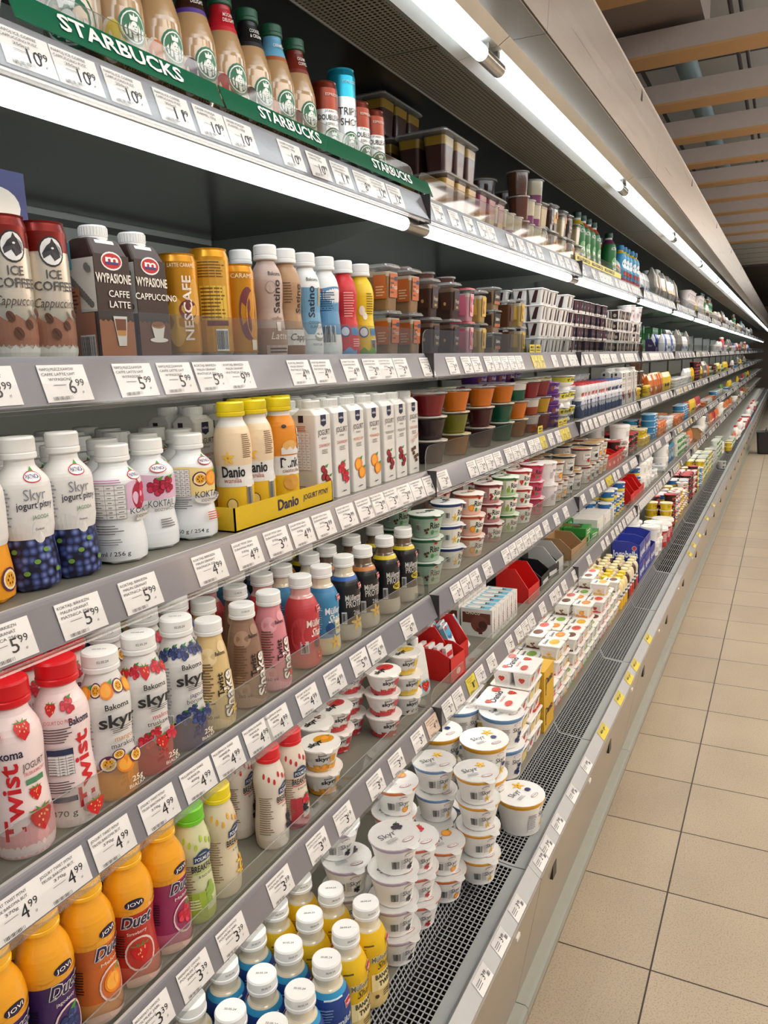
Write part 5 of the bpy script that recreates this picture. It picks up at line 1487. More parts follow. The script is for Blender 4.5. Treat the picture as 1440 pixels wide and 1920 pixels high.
for k_ in KINDS:
    if k_.startswith('sb_') and k_ != 'sb_cup':
        SIZE[k_] = (1.06, 1.17)
    elif k_.startswith('sat_') or k_.endswith('_slim'):
        SIZE[k_] = (1.02, 1.065)
    elif k_.startswith('mil_'):
        SIZE[k_] = (.98, .966)
    elif k_.startswith('skyr_'):
        SIZE[k_] = (1.05, 1.15)
    elif k_.startswith('ris_'):
        SIZE[k_] = (1.0, 1.065)
    elif k_.startswith('jel_'):
        SIZE[k_] = (1.0, .93)
    elif k_.startswith('act_'):
        SIZE[k_] = (1.12, 1.42)
    elif k_.startswith('dsq_'):
        SIZE[k_] = (1.02, 1.26)
    elif k_.startswith('qd_'):
        SIZE[k_] = (1.0, 1.09)
    elif k_.startswith('skp_'):
        SIZE[k_] = (1.18, 1.05)
    elif k_ in ('mul_ban', 'mul_milk', 'mul_cream'):
        SIZE[k_] = (1.16, 1.16)
    elif k_.startswith('dan1_'):
        SIZE[k_] = (1.15, .95)
    elif k_ in ('dan_small', 'dan_yel', 'dan_choc'):
        SIZE[k_] = (1.18, 1.15)
for k_, (sx_, sz_) in SIZE.items():
    n_, c_, parts_, h_, r_ = KINDS[k_]
    for _, me_ in parts_:
        me_.transform(Matrix.Diagonal((sx_, sx_, sz_, 1)))
        me_.update()
    KINDS[k_] = (n_, c_, parts_, h_ * sz_, r_ * sx_)

DESC = {
 'sb_cup': 'chilled coffee cup with big green emblem', 'sb_van': 'glass coffee bottle with yellow label', 'sb_car': 'glass coffee bottle with orange label', 'sb_moc': 'glass coffee bottle with purple label',
 'sb_red': 'glass coffee bottle with red neck band', 'sb_coo': 'glass coffee bottle with black neck band', 'sb_blu': 'glass coffee bottle with blue neck band', 'sb_cre': 'glass coffee bottle with brown neck band',
 'can_brown': 'silver coffee can with brown top', 'can_teal': 'silver coffee can with teal top', 'can_ice': 'beige iced coffee can with red top', 'can_gold': 'golden coffee can with upright lettering',
 'can_gold_back': 'golden coffee can turned to its small print', 'can_gold_mel': 'golden coffee can with purple swirl', 'wyp_latte': 'dark brown coffee carton picturing a latte glass', 'wyp_capp': 'dark brown coffee carton picturing a cappuccino cup',
 'kaffee': 'blue coffee multipack with striped straw', 'sat_latte': 'slim taupe coffee drink bottle', 'sat_capp': 'slim brown coffee drink bottle', 'sat_coco': 'slim blue and white coconut bottle', 'sat_blue': 'slim blue bottle showing its barcode',
 'red_slim': 'slim red milk drink bottle', 'yel_slim': 'slim yellow milk drink bottle', 'pia_blue': 'blueberry drinking yogurt bottle, white cap', 'pia_pink': 'white cocktail bottle showing nutrition table', 'pia_pom': 'white cocktail bottle with pomegranates',
 'pia_mango': 'white cocktail bottle with passion fruit', 'pia_yel': 'orange passion fruit yogurt bottle', 'dan_van': 'vanilla yogurt bottle with yellow cap', 'dan_bis': 'biscuit yogurt bottle with yellow cap', 'danio_tray': 'yellow cardboard tray of yogurt bottles',
 'mil_crb': 'white yogurt carton with cranberries', 'mil_crb2': 'white yogurt carton with red berries', 'mil_apr': 'white yogurt carton with apricot', 'mil_org': 'white yogurt carton with orange', 'mil_che': 'white yogurt carton with cherries', 'mil_crm': 'white yogurt carton with caramel pieces',
 'twist_a': 'pink strawberry yogurt bottle, front showing', 'twist_b': 'pink strawberry yogurt bottle showing nutrition table', 'skyr_man': 'orange and white mango skyr bottle', 'skyr_tru': 'red and white berry skyr bottle', 'skyr_jag': 'blue and white blueberry skyr bottle',
 'shake_van': 'beige vanilla milkshake bottle', 'shake_cho': 'brown chocolate milkshake bottle', 'shake_str': 'pink strawberry milkshake bottle', 'mul_red': 'red strawberry milk bottle', 'mul_blue': 'light blue vanilla milk bottle', 'mul_pb': 'black protein milk bottle, blue band',
 'mul_po': 'black protein milk bottle, copper band', 'mul_py': 'black protein milk bottle, yellow band', 'mul_ban': 'yellow banana milk bottle', 'mul_milk': 'dark blue milk bottle, white cap', 'mul_cream': 'blue and cream milk bottle', 'duet_jag': 'yellow shouldered purple yogurt bottle',
 'duet_mel': 'yellow shouldered orange melon yogurt bottle', 'duet_str': 'yellow shouldered red strawberry yogurt bottle', 'duet_mal': 'yellow shouldered pink raspberry yogurt bottle', 'brk_green': 'pear breakfast yogurt bottle, green cap', 'brk_yel': 'vanilla breakfast yogurt bottle, yellow cap',
 'brk_red': 'berry breakfast yogurt bottle, red cap', 'brk_redb': 'speckled breakfast yogurt bottle, red cap', 'skp_black': 'foil lidded skyr pot, lilac rim', 'skp_orange': 'foil lidded skyr pot, orange rim', 'skp_red': 'foil lidded skyr pot, coral rim', 'skp_blue': 'foil lidded skyr pot, blue rim',
 'skp_yellow': 'foil lidded skyr pot, yellow rim', 'tub_yellow': 'large white skyr tub, yellow rim', 'tub_blue': 'large white skyr tub, blue rim', 'bsk_str': 'white skyr pot with strawberries', 'bsk_man': 'white skyr pot with orange mango lid', 'bsk_coc': 'white skyr pot with coconut', 'bsk_pin': 'white skyr pot with pale yellow lid',
 'ris_haz': 'green hazelnut rice dessert pot', 'ris_nat': 'cream rice dessert pot, navy rim', 'ris_ora': 'peach rice dessert pot, red rim', 'ris_che': 'dusky cherry rice dessert pot', 'ris_app': 'pale green apple rice pot', 'ris_pnk': 'bright pink rice dessert pot', 'ris_red': 'white strawberry rice dessert pot',
 'jel_red': 'clear cup of red jelly', 'jel_dred': 'clear cup of dark red jelly', 'jel_ora': 'clear cup of orange fruit jelly', 'jel_amb': 'clear cup of amber jelly', 'jel_grn': 'clear cup of green jelly', 'jel_lime': 'clear cup of olive jelly', 'jel_purp': 'clear cup of blackish purple jelly', 'jel_yel': 'clear cup of yellow jelly',
 'jel_lay': 'clear cup, green jelly under cream', 'jel_lay2': 'clear cup, amber jelly under cream', 'rib_choc': 'ribbed cup of chocolate dessert', 'rib_big': 'wide ribbed cup of chocolate dessert', 'rib_pur': 'ribbed cup of cream and purple dessert', 'rib_two': 'ribbed cup of two coloured dessert',
 'smakija': 'low purple chocolate dessert pot', 'kremowy': 'footed white dessert pot, yellow band', 'yog_white': 'tall white yogurt pot', 'mus_blk': 'muesli topped yogurt cup, black rim', 'mus_red': 'muesli topped yogurt cup, red rim', 'mus_ora': 'muesli topped yogurt cup, orange rim', 'tub_white': 'white plastic curd bucket',
 'tub_red': 'red bucket with white lid', 'tub_by': 'blue and yellow cheese tub', 'tub_yel': 'yellow curd cheese tub', 'tub_grn': 'white and green spread tub', 'tub_gry': 'low grey herring tub', 'tub_dk': 'dark tub with red lid', 'tub_lb': 'low light blue cheese tub', 'pouch': 'white skyr pouch with spout',
 'pud4': 'clear six cup chocolate pudding pack', 'pud4b': 'clear six cup cherry pudding pack', 'dsq_ora': 'clear square dessert cup, orange label', 'dsq_cho': 'clear square dessert cup, dark label', 'dsq_pnk': 'pink square dessert cup', 'dsq_yel': 'yellow square dessert cup', 'dsq_sat': 'low square dessert cup, black label',
 'dsq_brn': 'brown square dessert cup', 'dsq_whp': 'square cup topped with whipped cream', 'dsq_clr': 'square cup of beige dessert', 'qd_white': 'white four cup pack, brown swooshes', 'qd_fruit': 'dark red four cup fruit pack', 'qd_dark': 'four cup pack, dark labels', 'dan4_str': 'strawberry cheese dessert four cup pack',
 'dan4_van': 'vanilla cheese dessert four cup pack', 'dan1_str': 'square strawberry dessert pot', 'dan1_van': 'square vanilla dessert pot', 'dan1_ora': 'square orange dessert pot', 'dan1_ban': 'square green fruit dessert pot', 'dan1_cho': 'square chocolate dessert pot', 'act_yel': 'green yogurt bottle, yellow neck',
 'act_ora': 'green yogurt bottle, orange neck', 'act_pur': 'green yogurt bottle, purple neck', 'act_white': 'white yogurt bottle lying tipped over', 'blue_small': 'small blue capped yogurt bottle', 'dan_small': 'small strawberry yogurt bottle', 'dan_choc': 'small chocolate yogurt bottle', 'dan_yel': 'small yellow capped yogurt bottle',
 'kids': 'tiny red capped drink bottle', 'kids_blue': 'tiny blue capped drink bottle', 'milk_white': 'white milk bottle, red cap', 'bw_small': 'small black and white coffee bottle', 'red_open': 'open red cardboard display box', 'red_small': 'small open red sachet box', 'brown_open': 'open brown cardboard box',
 'grey_open': 'open grey cardboard box', 'black_open': 'open black cardboard box', 'white_top': 'white box with red lines', 'green_pack': 'flat green snack pack', 'choco_box': 'white and brown chocolate snack box', 'green_box': 'green cheese box', 'blue_box': 'dark blue yogurt display box',
 'yellow_box': 'upright yellow dessert box', 'snack': 'blue wrapped chocolate milk snack', 'sachet': 'white and red snack sachet', 'purple_wedge': 'open dark purple display box', 'bag_blue': 'big blue fish pack', 'bread': 'sliced bread sandwich pack', 'foil_bag': 'brown swirled foil snack bag',
 'bag_w': 'white cheese bag', 'bag_y': 'yellow cheese bag', 'bag_b': 'blue cheese bag', 'bag_o': 'orange cheese bag', 'bag_r': 'red cheese bag', 'bag_g': 'green cheese bag', 'flat_w': 'flat white cheese pack', 'flat_y': 'flat yellow cheese pack', 'flat_b': 'flat blue cheese pack', 'flat_o': 'flat orange cheese pack', 'flat_r': 'flat red cheese pack', 'flat_g': 'flat green cheese pack'}
SHELF = ['top shelf', 'second shelf', 'third shelf', 'fourth shelf', 'fifth shelf', 'bottom deck']
ZS = DECK + [BASE]
PLACED = []
TAKEN = {i: [] for i in range(6)}


def add(key, x, y, lvl, layer=0, nl=1, z=None, rz=None, row=0, tilt=None, own=None):
    hh = KINDS[key][3]
    zz = (ZS[lvl] + layer * hh) if z is None else z
    o = put(key, -abs(x), y, zz + .0004, 'x', None, rnd.uniform(-.16, .16) if rz is None else rz, tilt)
    PLACED.append([key, lvl, y, layer, nl, row, o, own])
    TAKEN[lvl].append((abs(x), y, KINDS[key][4], zz))
    return o


def at(key, px, x, lvl, zref='top', n=1, row=0, rz=None, own=None, keys=None, jit=.003):
    """a thing (or a stack of n) whose top centre shows in picture column px, standing at depth x on shelf lvl"""
    hh = KINDS[key][3]
    zz = ZS[lvl] + (hh * n if zref == 'top' else zref)
    y = y_for(px, -x, zz)
    for k in range(n):
        kk = key if not keys else keys[k % len(keys)]
        add(kk, x + (rnd.uniform(-jit, jit) if k else 0), y + (rnd.uniform(-jit, jit) if k else 0), lvl, k, n, row=row, rz=rz, own=own)
    return y


def seen(key, px, py, lvl, n=1, row=0, rz=None, z0=0.0, keys=None, jit=.003, own=None):
    """a thing (or stack) whose top centre shows at pixel px, py"""
    hh = KINDS[key][3]
    x, y = at_z(px, py, ZS[lvl] + z0 + hh * n)
    if lvl == 4 and abs(x) < .655 + KINDS[key][4]:
        x = -(.655 + KINDS[key][4])
        y = y_for(px, x, ZS[lvl] + z0 + hh * n)
    for k in range(n):
        kk = key if not keys else keys[k % len(keys)]
        add(kk, x + (rnd.uniform(-jit, jit) if k else 0), y + (rnd.uniform(-jit, jit) if k else 0), lvl, k, n, z=ZS[lvl] + z0 + hh * k, row=row, rz=rz, own=own)
    return x, y


def fill(lvl, pa, pb, keys, layers=1, rows=1, x0=None, pitch=None, xp=None, lowest=1, seq=False, step=None):
    """goods side by side between two picture columns"""
    x0 = x0 or (.692 if lvl < 5 else .590)
    ya = y_for(pa, -x0, ZS[lvl] + .06)
    yb = y_for(pb, -x0, ZS[lvl] + .06)
    return fill_y(lvl, ya, yb, keys, layers, rows, x0, pitch, xp, lowest, seq)


def fill_y(lvl, ya, yb, keys, layers=1, rows=1, x0=None, pitch=None, xp=None, lowest=1, seq=False):
    x0 = x0 or (.692 if lvl < 5 else .590)
    y = ya
    i = 0
    run = 0
    key = keys[0]
    while y < yb:
        if run <= 0:
            key = keys[i % len(keys)] if seq else rnd.choice(keys)
            i += 1
            run = 1 if seq else rnd.randint(1, 3)
        run -= 1
        name, cat, parts, h, r = KINDS[key]
        y += r
        for q in range(rows):
            xx = x0 + (KINDS[key][4] * 2 + .004 if xp is None else xp) * q
            n = max(lowest, layers - rnd.choice((0, 0, 0, 1)) - (0 if q == 0 else 0))
            if q < rows - 1 and rnd.random() < .06:
                continue
            for k in range(n):
                add(key, xx + rnd.uniform(-.003, .003), y + rnd.uniform(-.002, .002), lvl, k, n, row=q)
        y += r + (.004 if pitch is None else pitch)
    return y


# ---------------------------------------------------------------- top shelf
T0 = .035
at('sb_cup', 140, .690, 0, T0)
for key, px in (('sb_van', 226), ('sb_car', 300), ('sb_moc', 366), ('sb_red', 426), ('sb_coo', 473), ('sb_blu', 517), ('sb_cre', 559)):
    at(key, px, .684, 0, T0, rz=rnd.uniform(-.1, .1))
for key, px in (('sb_car', 275), ('sb_moc', 350), ('sb_red', 415)):
    at(key, px, .752, 0, T0, row=1)
at('can_brown', 611, .682, 0, T0)
at('can_teal', 645, .684, 0, T0)
at('can_teal', 612, .740, 0, T0, row=1)
at('can_brown', 672, .684, 0, T0)
at('can_brown', 700, .684, 0, T0)
yp_ = y_for(828, -.71, DECK[0] + .05)
for q_ in range(2):
    for l_ in range(2 + q_):
        add('pud4', .716 + .125 * q_, yp_ - (.03 if l_ == 2 else 0), 0, l_, 2 + q_, rz=0, row=q_)
add('pud4b', .716, yp_ + .205, 0, 0, 1, rz=0)
at('rib_big', 903, .825, 0, .06, n=2, row=1)
at('rib_big', 945, .825, 0, .06, n=2, row=1)
fill(0, 905, 960, ['rib_pur', 'rib_choc'], 1, 1, x0=.688)
fill(0, 962, 996, ['rib_pur', 'rib_choc'], 3, 1, x0=.690)
fill(0, 1000, 1075, ['dsq_clr', 'dsq_whp', 'dsq_cho', 'dsq_whp'], 2, 1, x0=.692, seq=True)
for i, (key, px) in enumerate((('act_yel', 1010), ('act_yel', 1038), ('act_yel', 1068), ('act_yel', 1082), ('act_ora', 1092), ('act_ora', 1104), ('act_ora', 1114), ('act_ora', 1122), ('act_pur', 1145))):
    at(key, px, .765, 0, .17, row=1)
for i, (key, px) in enumerate((('act_yel', 1080), ('act_ora', 1090), ('act_ora', 1100), ('act_ora', 1110), ('act_pur', 1140))):
    at(key, px, .700, 0, .03)
yy = y_for(1152, -.69, 1.82)
add('act_white', .700, yy + .02, 0, z=DECK[0] + .045, tilt=(-1.15, 0.25), rz=.3, row=0)
for j, x in enumerate((.69, .735, .78)):
    for px in (1162, 1168, 1174, 1180, 1186):
        at('blue_small', px, x, 0, .05, row=j)
fill(0, 1192, 1214, ['bag_w'], 1, 2, x0=.70, xp=.06)
fill(0, 1216, 1232, ['bw_small', 'sat_latte'], 1, 2, x0=.69)
fill(0, 1218, 1262, ['foil_bag'], 1, 1, x0=.682)
fill(0, 1236, 1268, ['bw_small', 'bag_w', 'dsq_whp'], 1, 2, x0=.740)

# ---------------------------------------------------------------- second shelf
at('can_ice', 30, .690, 1, .01, rz=.1)
at('can_ice', 98, .690, 1, .01, rz=0)
add('kaffee', .83, .60, 1, 0, 2, rz=0, row=1)
add('kaffee', .83, .60, 1, 1, 2, rz=0, row=1)
at('wyp_latte', 196, .692, 1, .01, rz=-.04)
at('wyp_capp', 266, .692, 1, .01, rz=-.02)
at('can_gold', 343, .690, 1, .01, rz=0)
at('can_gold', 322, .748, 1, .02, row=1)
at('can_gold_back', 403, .688, 1, .01, rz=0)
at('can_gold_mel', 451, .690, 1, .01, rz=0)
at('can_gold_mel', 430, .745, 1, .02, row=1)
for key, px in (('sat_latte', 508), ('sat_capp', 541), ('sat_coco', 578), ('sat_blue', 614), ('red_slim', 648), ('yel_slim', 680)):
    at(key, px, .688, 1, .02, rz=0)
for key, px in (('sat_latte', 455), ('sat_capp', 520), ('sat_coco', 560), ('sat_blue', 596)):
    at(key, px, .745, 1, .02, row=1)
for key, px in (('dsq_ora', 722), ('dsq_ora', 763), ('dsq_cho', 800), ('dsq_cho', 838), ('dsq_pnk', 868), ('dsq_yel', 892)):
    at(key, px, .684, 1, .02, n=2, rz=0, jit=.002)
for key, px, k in (('dsq_sat', 918, 3), ('dsq_brn', 946, 2), ('dsq_yel', 968, 2)):
    at(key, px, .686, 1, .02, n=k, rz=0)
for px in (745, 790, 830):
    at('rib_choc', px, .790, 1, .12, n=3, row=1)
fill(1, 985, 1040, ['qd_white'], 4, 2, x0=.705, xp=.10)
fill(1, 1042, 1112, ['qd_fruit'], 4, 2, x0=.705, xp=.10)
fill(1, 1114, 1160, ['qd_dark'], 4, 2, x0=.70, xp=.10)
fill(1, 1162, 1186, ['qd_dark', 'yog_white'], 3, 1, x0=.70, seq=True)
fill(1, 1192, 1280, ['green_box'], 4, 1, x0=1.00, pitch=.001)
at('purple_wedge', 1222, .73, 1, .06)
fill(1, 1238, 1262, ['bag_w', 'bag_b', 'bag_w'], 1, 2, x0=.69, xp=.05, seq=True)
fill(1, 1264, 1285, ['foil_bag', 'bag_w'], 1, 2, x0=.69, xp=.06)

# ---------------------------------------------------------------- third shelf
R3 = .703
at('pia_yel', -52, R3, 2, 'top', rz=0)
for key, px in (('pia_blue', 27), ('pia_blue', 104), ('pia_pink', 207), ('pia_pom', 272), ('pia_mango', 350)):
    at(key, px, R3 if px != 272 else R3 + .012, 2, 'top', rz=0)
for q, x in enumerate((.775, .845, .915, .985)):
    for i in range(8):
        y = .36 + .071 * i + .02 * (q % 2)
        if y < .93:
            add(('pia_blue', 'pia_blue', 'pia_blue', 'pia_pink', 'pia_pom', 'pia_pom', 'pia_mango', 'pia_mango')[i], x, y, 2, row=q + 1)
ya = y_for(460, -.66, 1.25)
yb = y_for(611, -.66, 1.25)
tr = add('danio_tray', .700, (ya + yb) / 2, 2, rz=0)
for px in (430, 473, 520):
    at('dan_bis' if px == 520 else 'dan_van', px, .700, 2, 'top', rz=0)
for px in (455, 492, 510):
    at('dan_van' if px < 500 else 'dan_bis', px, .757, 2, 'top', rz=0, row=1)
for key, px in (('mil_crb', 582), ('mil_crb2', 616), ('mil_apr', 648), ('mil_org', 679), ('mil_che', 708), ('mil_che', 731), ('mil_crm', 755)):
    at(key, px, .690, 2, 'top', rz=-.02)
for q, x in enumerate((.742, .794, .846)):
    for i in range(9):
        if q or i > 1:
            add('mil_crb', x, (.985 if q < 2 else .96) + .050 * i, 2, row=q + 1, rz=0)
for i in range(2):
    add('mil_crb', .81 + .05 * i, .93, 2, row=1, rz=0)
for n_, (px, x, ks) in enumerate(((806, .700, ('jel_purp', 'jel_purp', 'jel_red')), (852, .705, ('jel_amb', 'jel_lime', 'jel_ora')), (900, .705, ('jel_dred', 'jel_dred', 'jel_ora')), (938, .705, ('jel_grn', 'jel_grn', 'jel_ora')), (965, .700, ('jel_amb', 'jel_ora', 'jel_lay')),
                                (990, .700, ('jel_lay2', 'jel_lay2', 'jel_red')), (1010, .700, ('jel_red', 'jel_yel', 'jel_red')))):
    at(ks[0], px, x, 2, .06, n=3, keys=ks, rz=rnd.uniform(-.3, .3))
for px, ks in ((790, ('jel_purp', 'jel_grn', 'jel_ora')), (830, ('jel_amb', 'jel_lime', 'jel_grn')), (880, ('jel_dred', 'jel_lime', 'jel_red')), (925, ('jel_ora', 'jel_ora', 'jel_red'))):
    at(ks[0], px, .795, 2, .06, n=3, keys=ks, row=1)
fill(2, 880, 960, ['smakija'], 6, 1, x0=.88)
y = fill_y(2, 2.485, 2.56, ['smakija'], 4, 1, x0=.70)
y = fill_y(2, y, y + .26, ['kremowy'], 3, 2, x0=.712)
yk = y
y = fill_y(2, y, 3.34, ['kids'], 1, 3, x0=.680, seq=True, pitch=.001)
y = fill_y(2, y, 3.66, ['kids_blue'], 1, 3, x0=.680, seq=True, pitch=.001)
fill_y(2, yk, y - .04, ['yog_white'], 2, 1, x0=.845, lowest=2)
y = fill_y(2, y, y + .36, ['mil_che', 'mil_crb'], 1, 2, x0=.69)
y = fill_y(2, y, y + .4, ['flat_w', 'dsq_brn', 'flat_y'], 4, 1, x0=.71)
y = fill_y(2, y, y + .5, ['bag_y', 'bag_o'], 1, 3, x0=.69, xp=.045)

# ---------------------------------------------------------------- fourth shelf
R4 = .681
for key, px in (('twist_a', 8), ('twist_b', 102), ('skyr_man', 185), ('skyr_tru', 257), ('skyr_jag', 328), ('shake_van', 389), ('shake_cho', 452), ('shake_str', 502), ('mul_red', 562), ('mul_blue', 601), ('mul_pb', 643), ('mul_po', 679), ('mul_py', 720), ('mul_py', 755)):
    at(key, px, R4, 3, 'top', rz=0)
for key, px, py in (('twist_b', 45, 1222), ('twist_b', 118, 1195), ('skyr_man', 188, 1182), ('skyr_tru', 272, 1152), ('skyr_jag', 325, 1130), ('shake_van', 372, 1112), ('shake_cho', 440, 1097), ('mul_red', 490, 1078), ('mul_blue', 527, 1052), ('mul_pb', 579, 1034), ('mul_po', 612, 1016), ('mul_py', 658, 1001), ('mul_py', 702, 985)):
    hx = R4 + 2 * KINDS[key][4] + .006
    at(key, px, hx + .004, 3, 'top', row=1)
for q in (2, 3):
    for i, key in enumerate(('twist_b', 'twist_b', 'skyr_man', 'skyr_tru', 'skyr_jag', 'skyr_jag', 'shake_van', 'shake_str', 'mul_red', 'mul_blue', 'mul_pb', 'mul_po', 'mul_py')):
        add(key, R4 + .064 * q, .36 + .071 * i + .03 * (q % 2), 3, row=q)
at('ris_haz', 797, .694, 3, .14, n=3, rz=0)
at('ris_haz', 742, .800, 3, .14, n=3, rz=0, row=1)
at('ris_nat', 838, .700, 3, .14, n=3, rz=.5)
at('ris_ora', 879, .694, 3, .14, n=3, rz=.1)
at('ris_che', 917, .700, 3, .14, n=3)
at('ris_app', 947, .697, 3, .14, n=3, rz=.1)
at('ris_red', 974, .697, 3, .14, n=3, rz=.1)
at('ris_pnk', 998, .700, 3, .14, n=3)
for px, k in ((820, 'ris_ora'), (868, 'ris_che'), (905, 'ris_nat'), (930, 'ris_app'), (960, 'ris_red'), (985, 'ris_pnk')):
    at(k, px, .79, 3, .14, n=3, row=1)
fill(3, 1016, 1030, ['yog_white'], 2, 1, x0=.70)
fill(3, 1030, 1052, ['mus_ora'], 2, 2, x0=.700)
fill(3, 1052, 1078, ['mus_blk', 'mus_red'], 2, 3, x0=.700)
fill(3, 1080, 1122, ['mus_red', 'mus_blk', 'mus_ora'], 2, 3, x0=.700)
fill(3, 1124, 1146, ['red_small'], 1, 2, x0=.705, xp=.09)
fill(3, 1146, 1160, ['tub_dk', 'bsk_str'], 2, 2, x0=.700)
fill(3, 1160, 1182, ['tub_dk', 'tub_yel', 'tub_white'], 2, 2, x0=.700)
fill(3, 1184, 1210, ['tub_yel', 'tub_lb'], 2, 2, x0=.700)
fill(3, 1212, 1250, ['flat_b', 'flat_o', 'flat_w', 'flat_g', 'tub_lb'], 4, 2, x0=.71, xp=.10)

# ---------------------------------------------------------------- fifth shelf
R5 = .683
for key, px in (('duet_jag', -18), ('duet_jag', 70), ('duet_mel', 150), ('duet_str', 232), ('duet_mal', 296), ('brk_green', 351), ('brk_yel', 404), ('brk_redb', 500), ('brk_red', 541)):
    at(key, px, R5, 4, 'top', rz=0)
for key, px in (('duet_mal', 25), ('duet_mel', 105), ('duet_str', 185), ('duet_mal', 255), ('brk_green', 322), ('brk_yel', 378), ('brk_redb', 438), ('brk_red', 478)):
    at(key, px, R5 + .064, 4, 'top', row=1)
seen('bsk_man', 601, 1400, 4, 2)
seen('bsk_coc', 587, 1352, 4, 2, row=1)
seen('bsk_str', 640, 1316, 4, 2, row=1)
seen('bsk_str', 709, 1272, 4, 3, keys=['bsk_str'])
seen('bsk_pin', 757, 1290, 4, 3, keys=['bsk_coc', 'bsk_pin', 'bsk_pin'])
seen('bsk_str', 668, 1262, 4, 3, row=2)
at('pouch', 776, .705, 4, 'top', rz=-.3)
at('pouch', 745, .760, 4, 'top', rz=-.1, row=1)
ry = y_for(833, -.72, .80)
add('red_open', .735, ry + .01, 4, rz=0, row=1)
add('red_small', .692, ry - .075, 4, rz=-.1)
for i in range(4):
    add('sachet', .675 + .022 * i, ry - .075, 4, z=DECK[4] + .012, rz=-.05, tilt=(0, -.12))
for i in range(5):
    add('snack', .690 + .016 * i, ry + .012 + (i % 2) * .02, 4, z=DECK[4] + .010, rz=.15, tilt=(0, -.42), row=0)
for i in range(3):
    add('snack', .700 + .018 * i, ry + .098, 4, z=DECK[4] + .006, rz=.1, tilt=(0, -.50), row=0)
cy = y_for(905, -.70, .80)
for i in range(6):
    for j in range(2):
        add('choco_box', .712 + .096 * j, cy + .037 * i, 4, rz=0, row=j)
for i in range(6):
    add('choco_box', .808, cy + .037 * i, 4, 1, 2, rz=0, row=1)
fill(4, 962, 980, ['red_open'], 1, 1, x0=.715, seq=True)
fill(4, 984, 1012, ['black_open'], 1, 2, x0=.720, seq=True)
fill(4, 1014, 1042, ['grey_open'], 1, 2, x0=.722, seq=True)
fill(4, 1046, 1076, ['brown_open'], 1, 2, x0=.722, seq=True)
fill(4, 1078, 1096, ['green_pack'], 2, 2, x0=.715, seq=True, xp=.1)
fill(4, 1098, 1128, ['white_top'], 1, 2, x0=.715, seq=True, xp=.11)
fill(4, 1130, 1160, ['tub_by'], 3, 3, x0=.697)
fill(4, 1162, 1186, ['red_open', 'tub_by'], 1, 1, x0=.72)
fill(4, 1188, 1220, ['tub_by', 'tub_white', 'flat_w'], 3, 2, x0=.71)
fill(4, 1222, 1240, ['flat_w', 'tub_white'], 3, 2, x0=.71)
fill(4, 1242, 1262, ['bag_blue'], 1, 2, x0=.70, xp=.05)

# ---------------------------------------------------------------- bottom deck
for key, px, py in (('mul_milk', 560, 1852), ('mul_milk', 608, 1797), ('mul_milk', 490, 1822), ('mul_milk', 540, 1766), ('mul_milk', 510, 1908), ('mul_milk', 430, 1890), ('mul_milk', 472, 1742), ('mul_cream', 371, 1872), ('mul_milk', 420, 1800), ('mul_ban', 647, 1738), ('mul_ban', 685, 1689), ('mul_ban', 577, 1708),
                    ('mul_ban', 619, 1664), ('mul_ban', 518, 1690), ('mul_ban', 560, 1640)):
    seen(key, px, py, 5, rz=0 if key == 'mul_ban' else rnd.uniform(-.3, .2), row=0 if px in (560, 608, 647, 685, 510) else 1)
seen('skp_black', 731, 1565, 5, 4, rz=.2)
x, y = seen('skp_black', 660, 1607, 5, 3, row=1)
add('skp_black', abs(x) + .022, y + .004, 5, 3, 4, rz=.1, row=1)
seen('skp_red', 792, 1548, 5, 3)
seen('skp_orange', 843, 1566, 5, 2)
seen('skp_blue', 833, 1433, 5, 4, row=1)
seen('skp_blue', 872, 1508, 5, 2)
seen('skp_orange', 755, 1474, 5, 4, row=2)
seen('skp_yellow', 886, 1450, 5, 4)
seen('tub_yellow', 902, 1384, 5, 2)
seen('tub_blue', 938, 1332, 5, 2)
seen('tub_yellow', 838, 1372, 5, 2, row=1)
seen('tub_blue', 872, 1322, 5, 2, row=1)
tx, ty = at_z(975, 1487, BASE - .034 + KINDS['tub_yellow'][3])
add('tub_yellow', tx, ty, 5, z=BASE - .0335, rz=.4, own='large white skyr tub left standing on the grey air grille')
yv = y_for(930, -.60, BASE + .18) + .06
for j in range(2):
    for q in range(2):
        for n_ in range(4 + j):
            add('dan4_str' if (n_ + j) % 2 or n_ == 4 else 'dan4_van', .606 + q * .124 + rnd.uniform(-.003, .003), yv + .130 * j + rnd.uniform(-.002, .002), 5, n_, 4 + j, rz=rnd.uniform(-.03, .03), row=q)
yd = yv + .130 + .068 + .05
add('yellow_box', .566, yd, 5, 0, 2, rz=0)
add('yellow_box', .566, yd, 5, 1, 2, rz=0)
cols = ['dan1_str', 'dan1_van', 'dan1_ora', 'dan1_ban', 'dan1_cho']
P1 = .0700
Ymark = lambda px: y_for(px, -.560, BASE + .02)
y = yd + .09
i = 0
while y < Ymark(1163):
    for q in range(5):
        n = (3, 4, 3, 4, 2)[(i * 3 + q * 2) % 5] - (1 if q == 0 and i % 3 == 0 else 0)
        k = cols[(i // 2 + q) % 5]
        for l in range(n):
            add(k if l < n - 1 else cols[(i + q * 2) % 5], .586 + P1 * q, y, 5, l, n, rz=rnd.uniform(-.04, .04), row=q)
    y += P1
    i += 1
i = 0
while y < Ymark(1193):
    for q in range(5):
        k = 'dan_yel' if i < 3 else ('dan_small' if (i + q) % 3 else 'dan_choc')
        add(k, .576 + .053 * q, y, 5, row=q)
    y += .053
    i += 1
y += .07
nb = 0
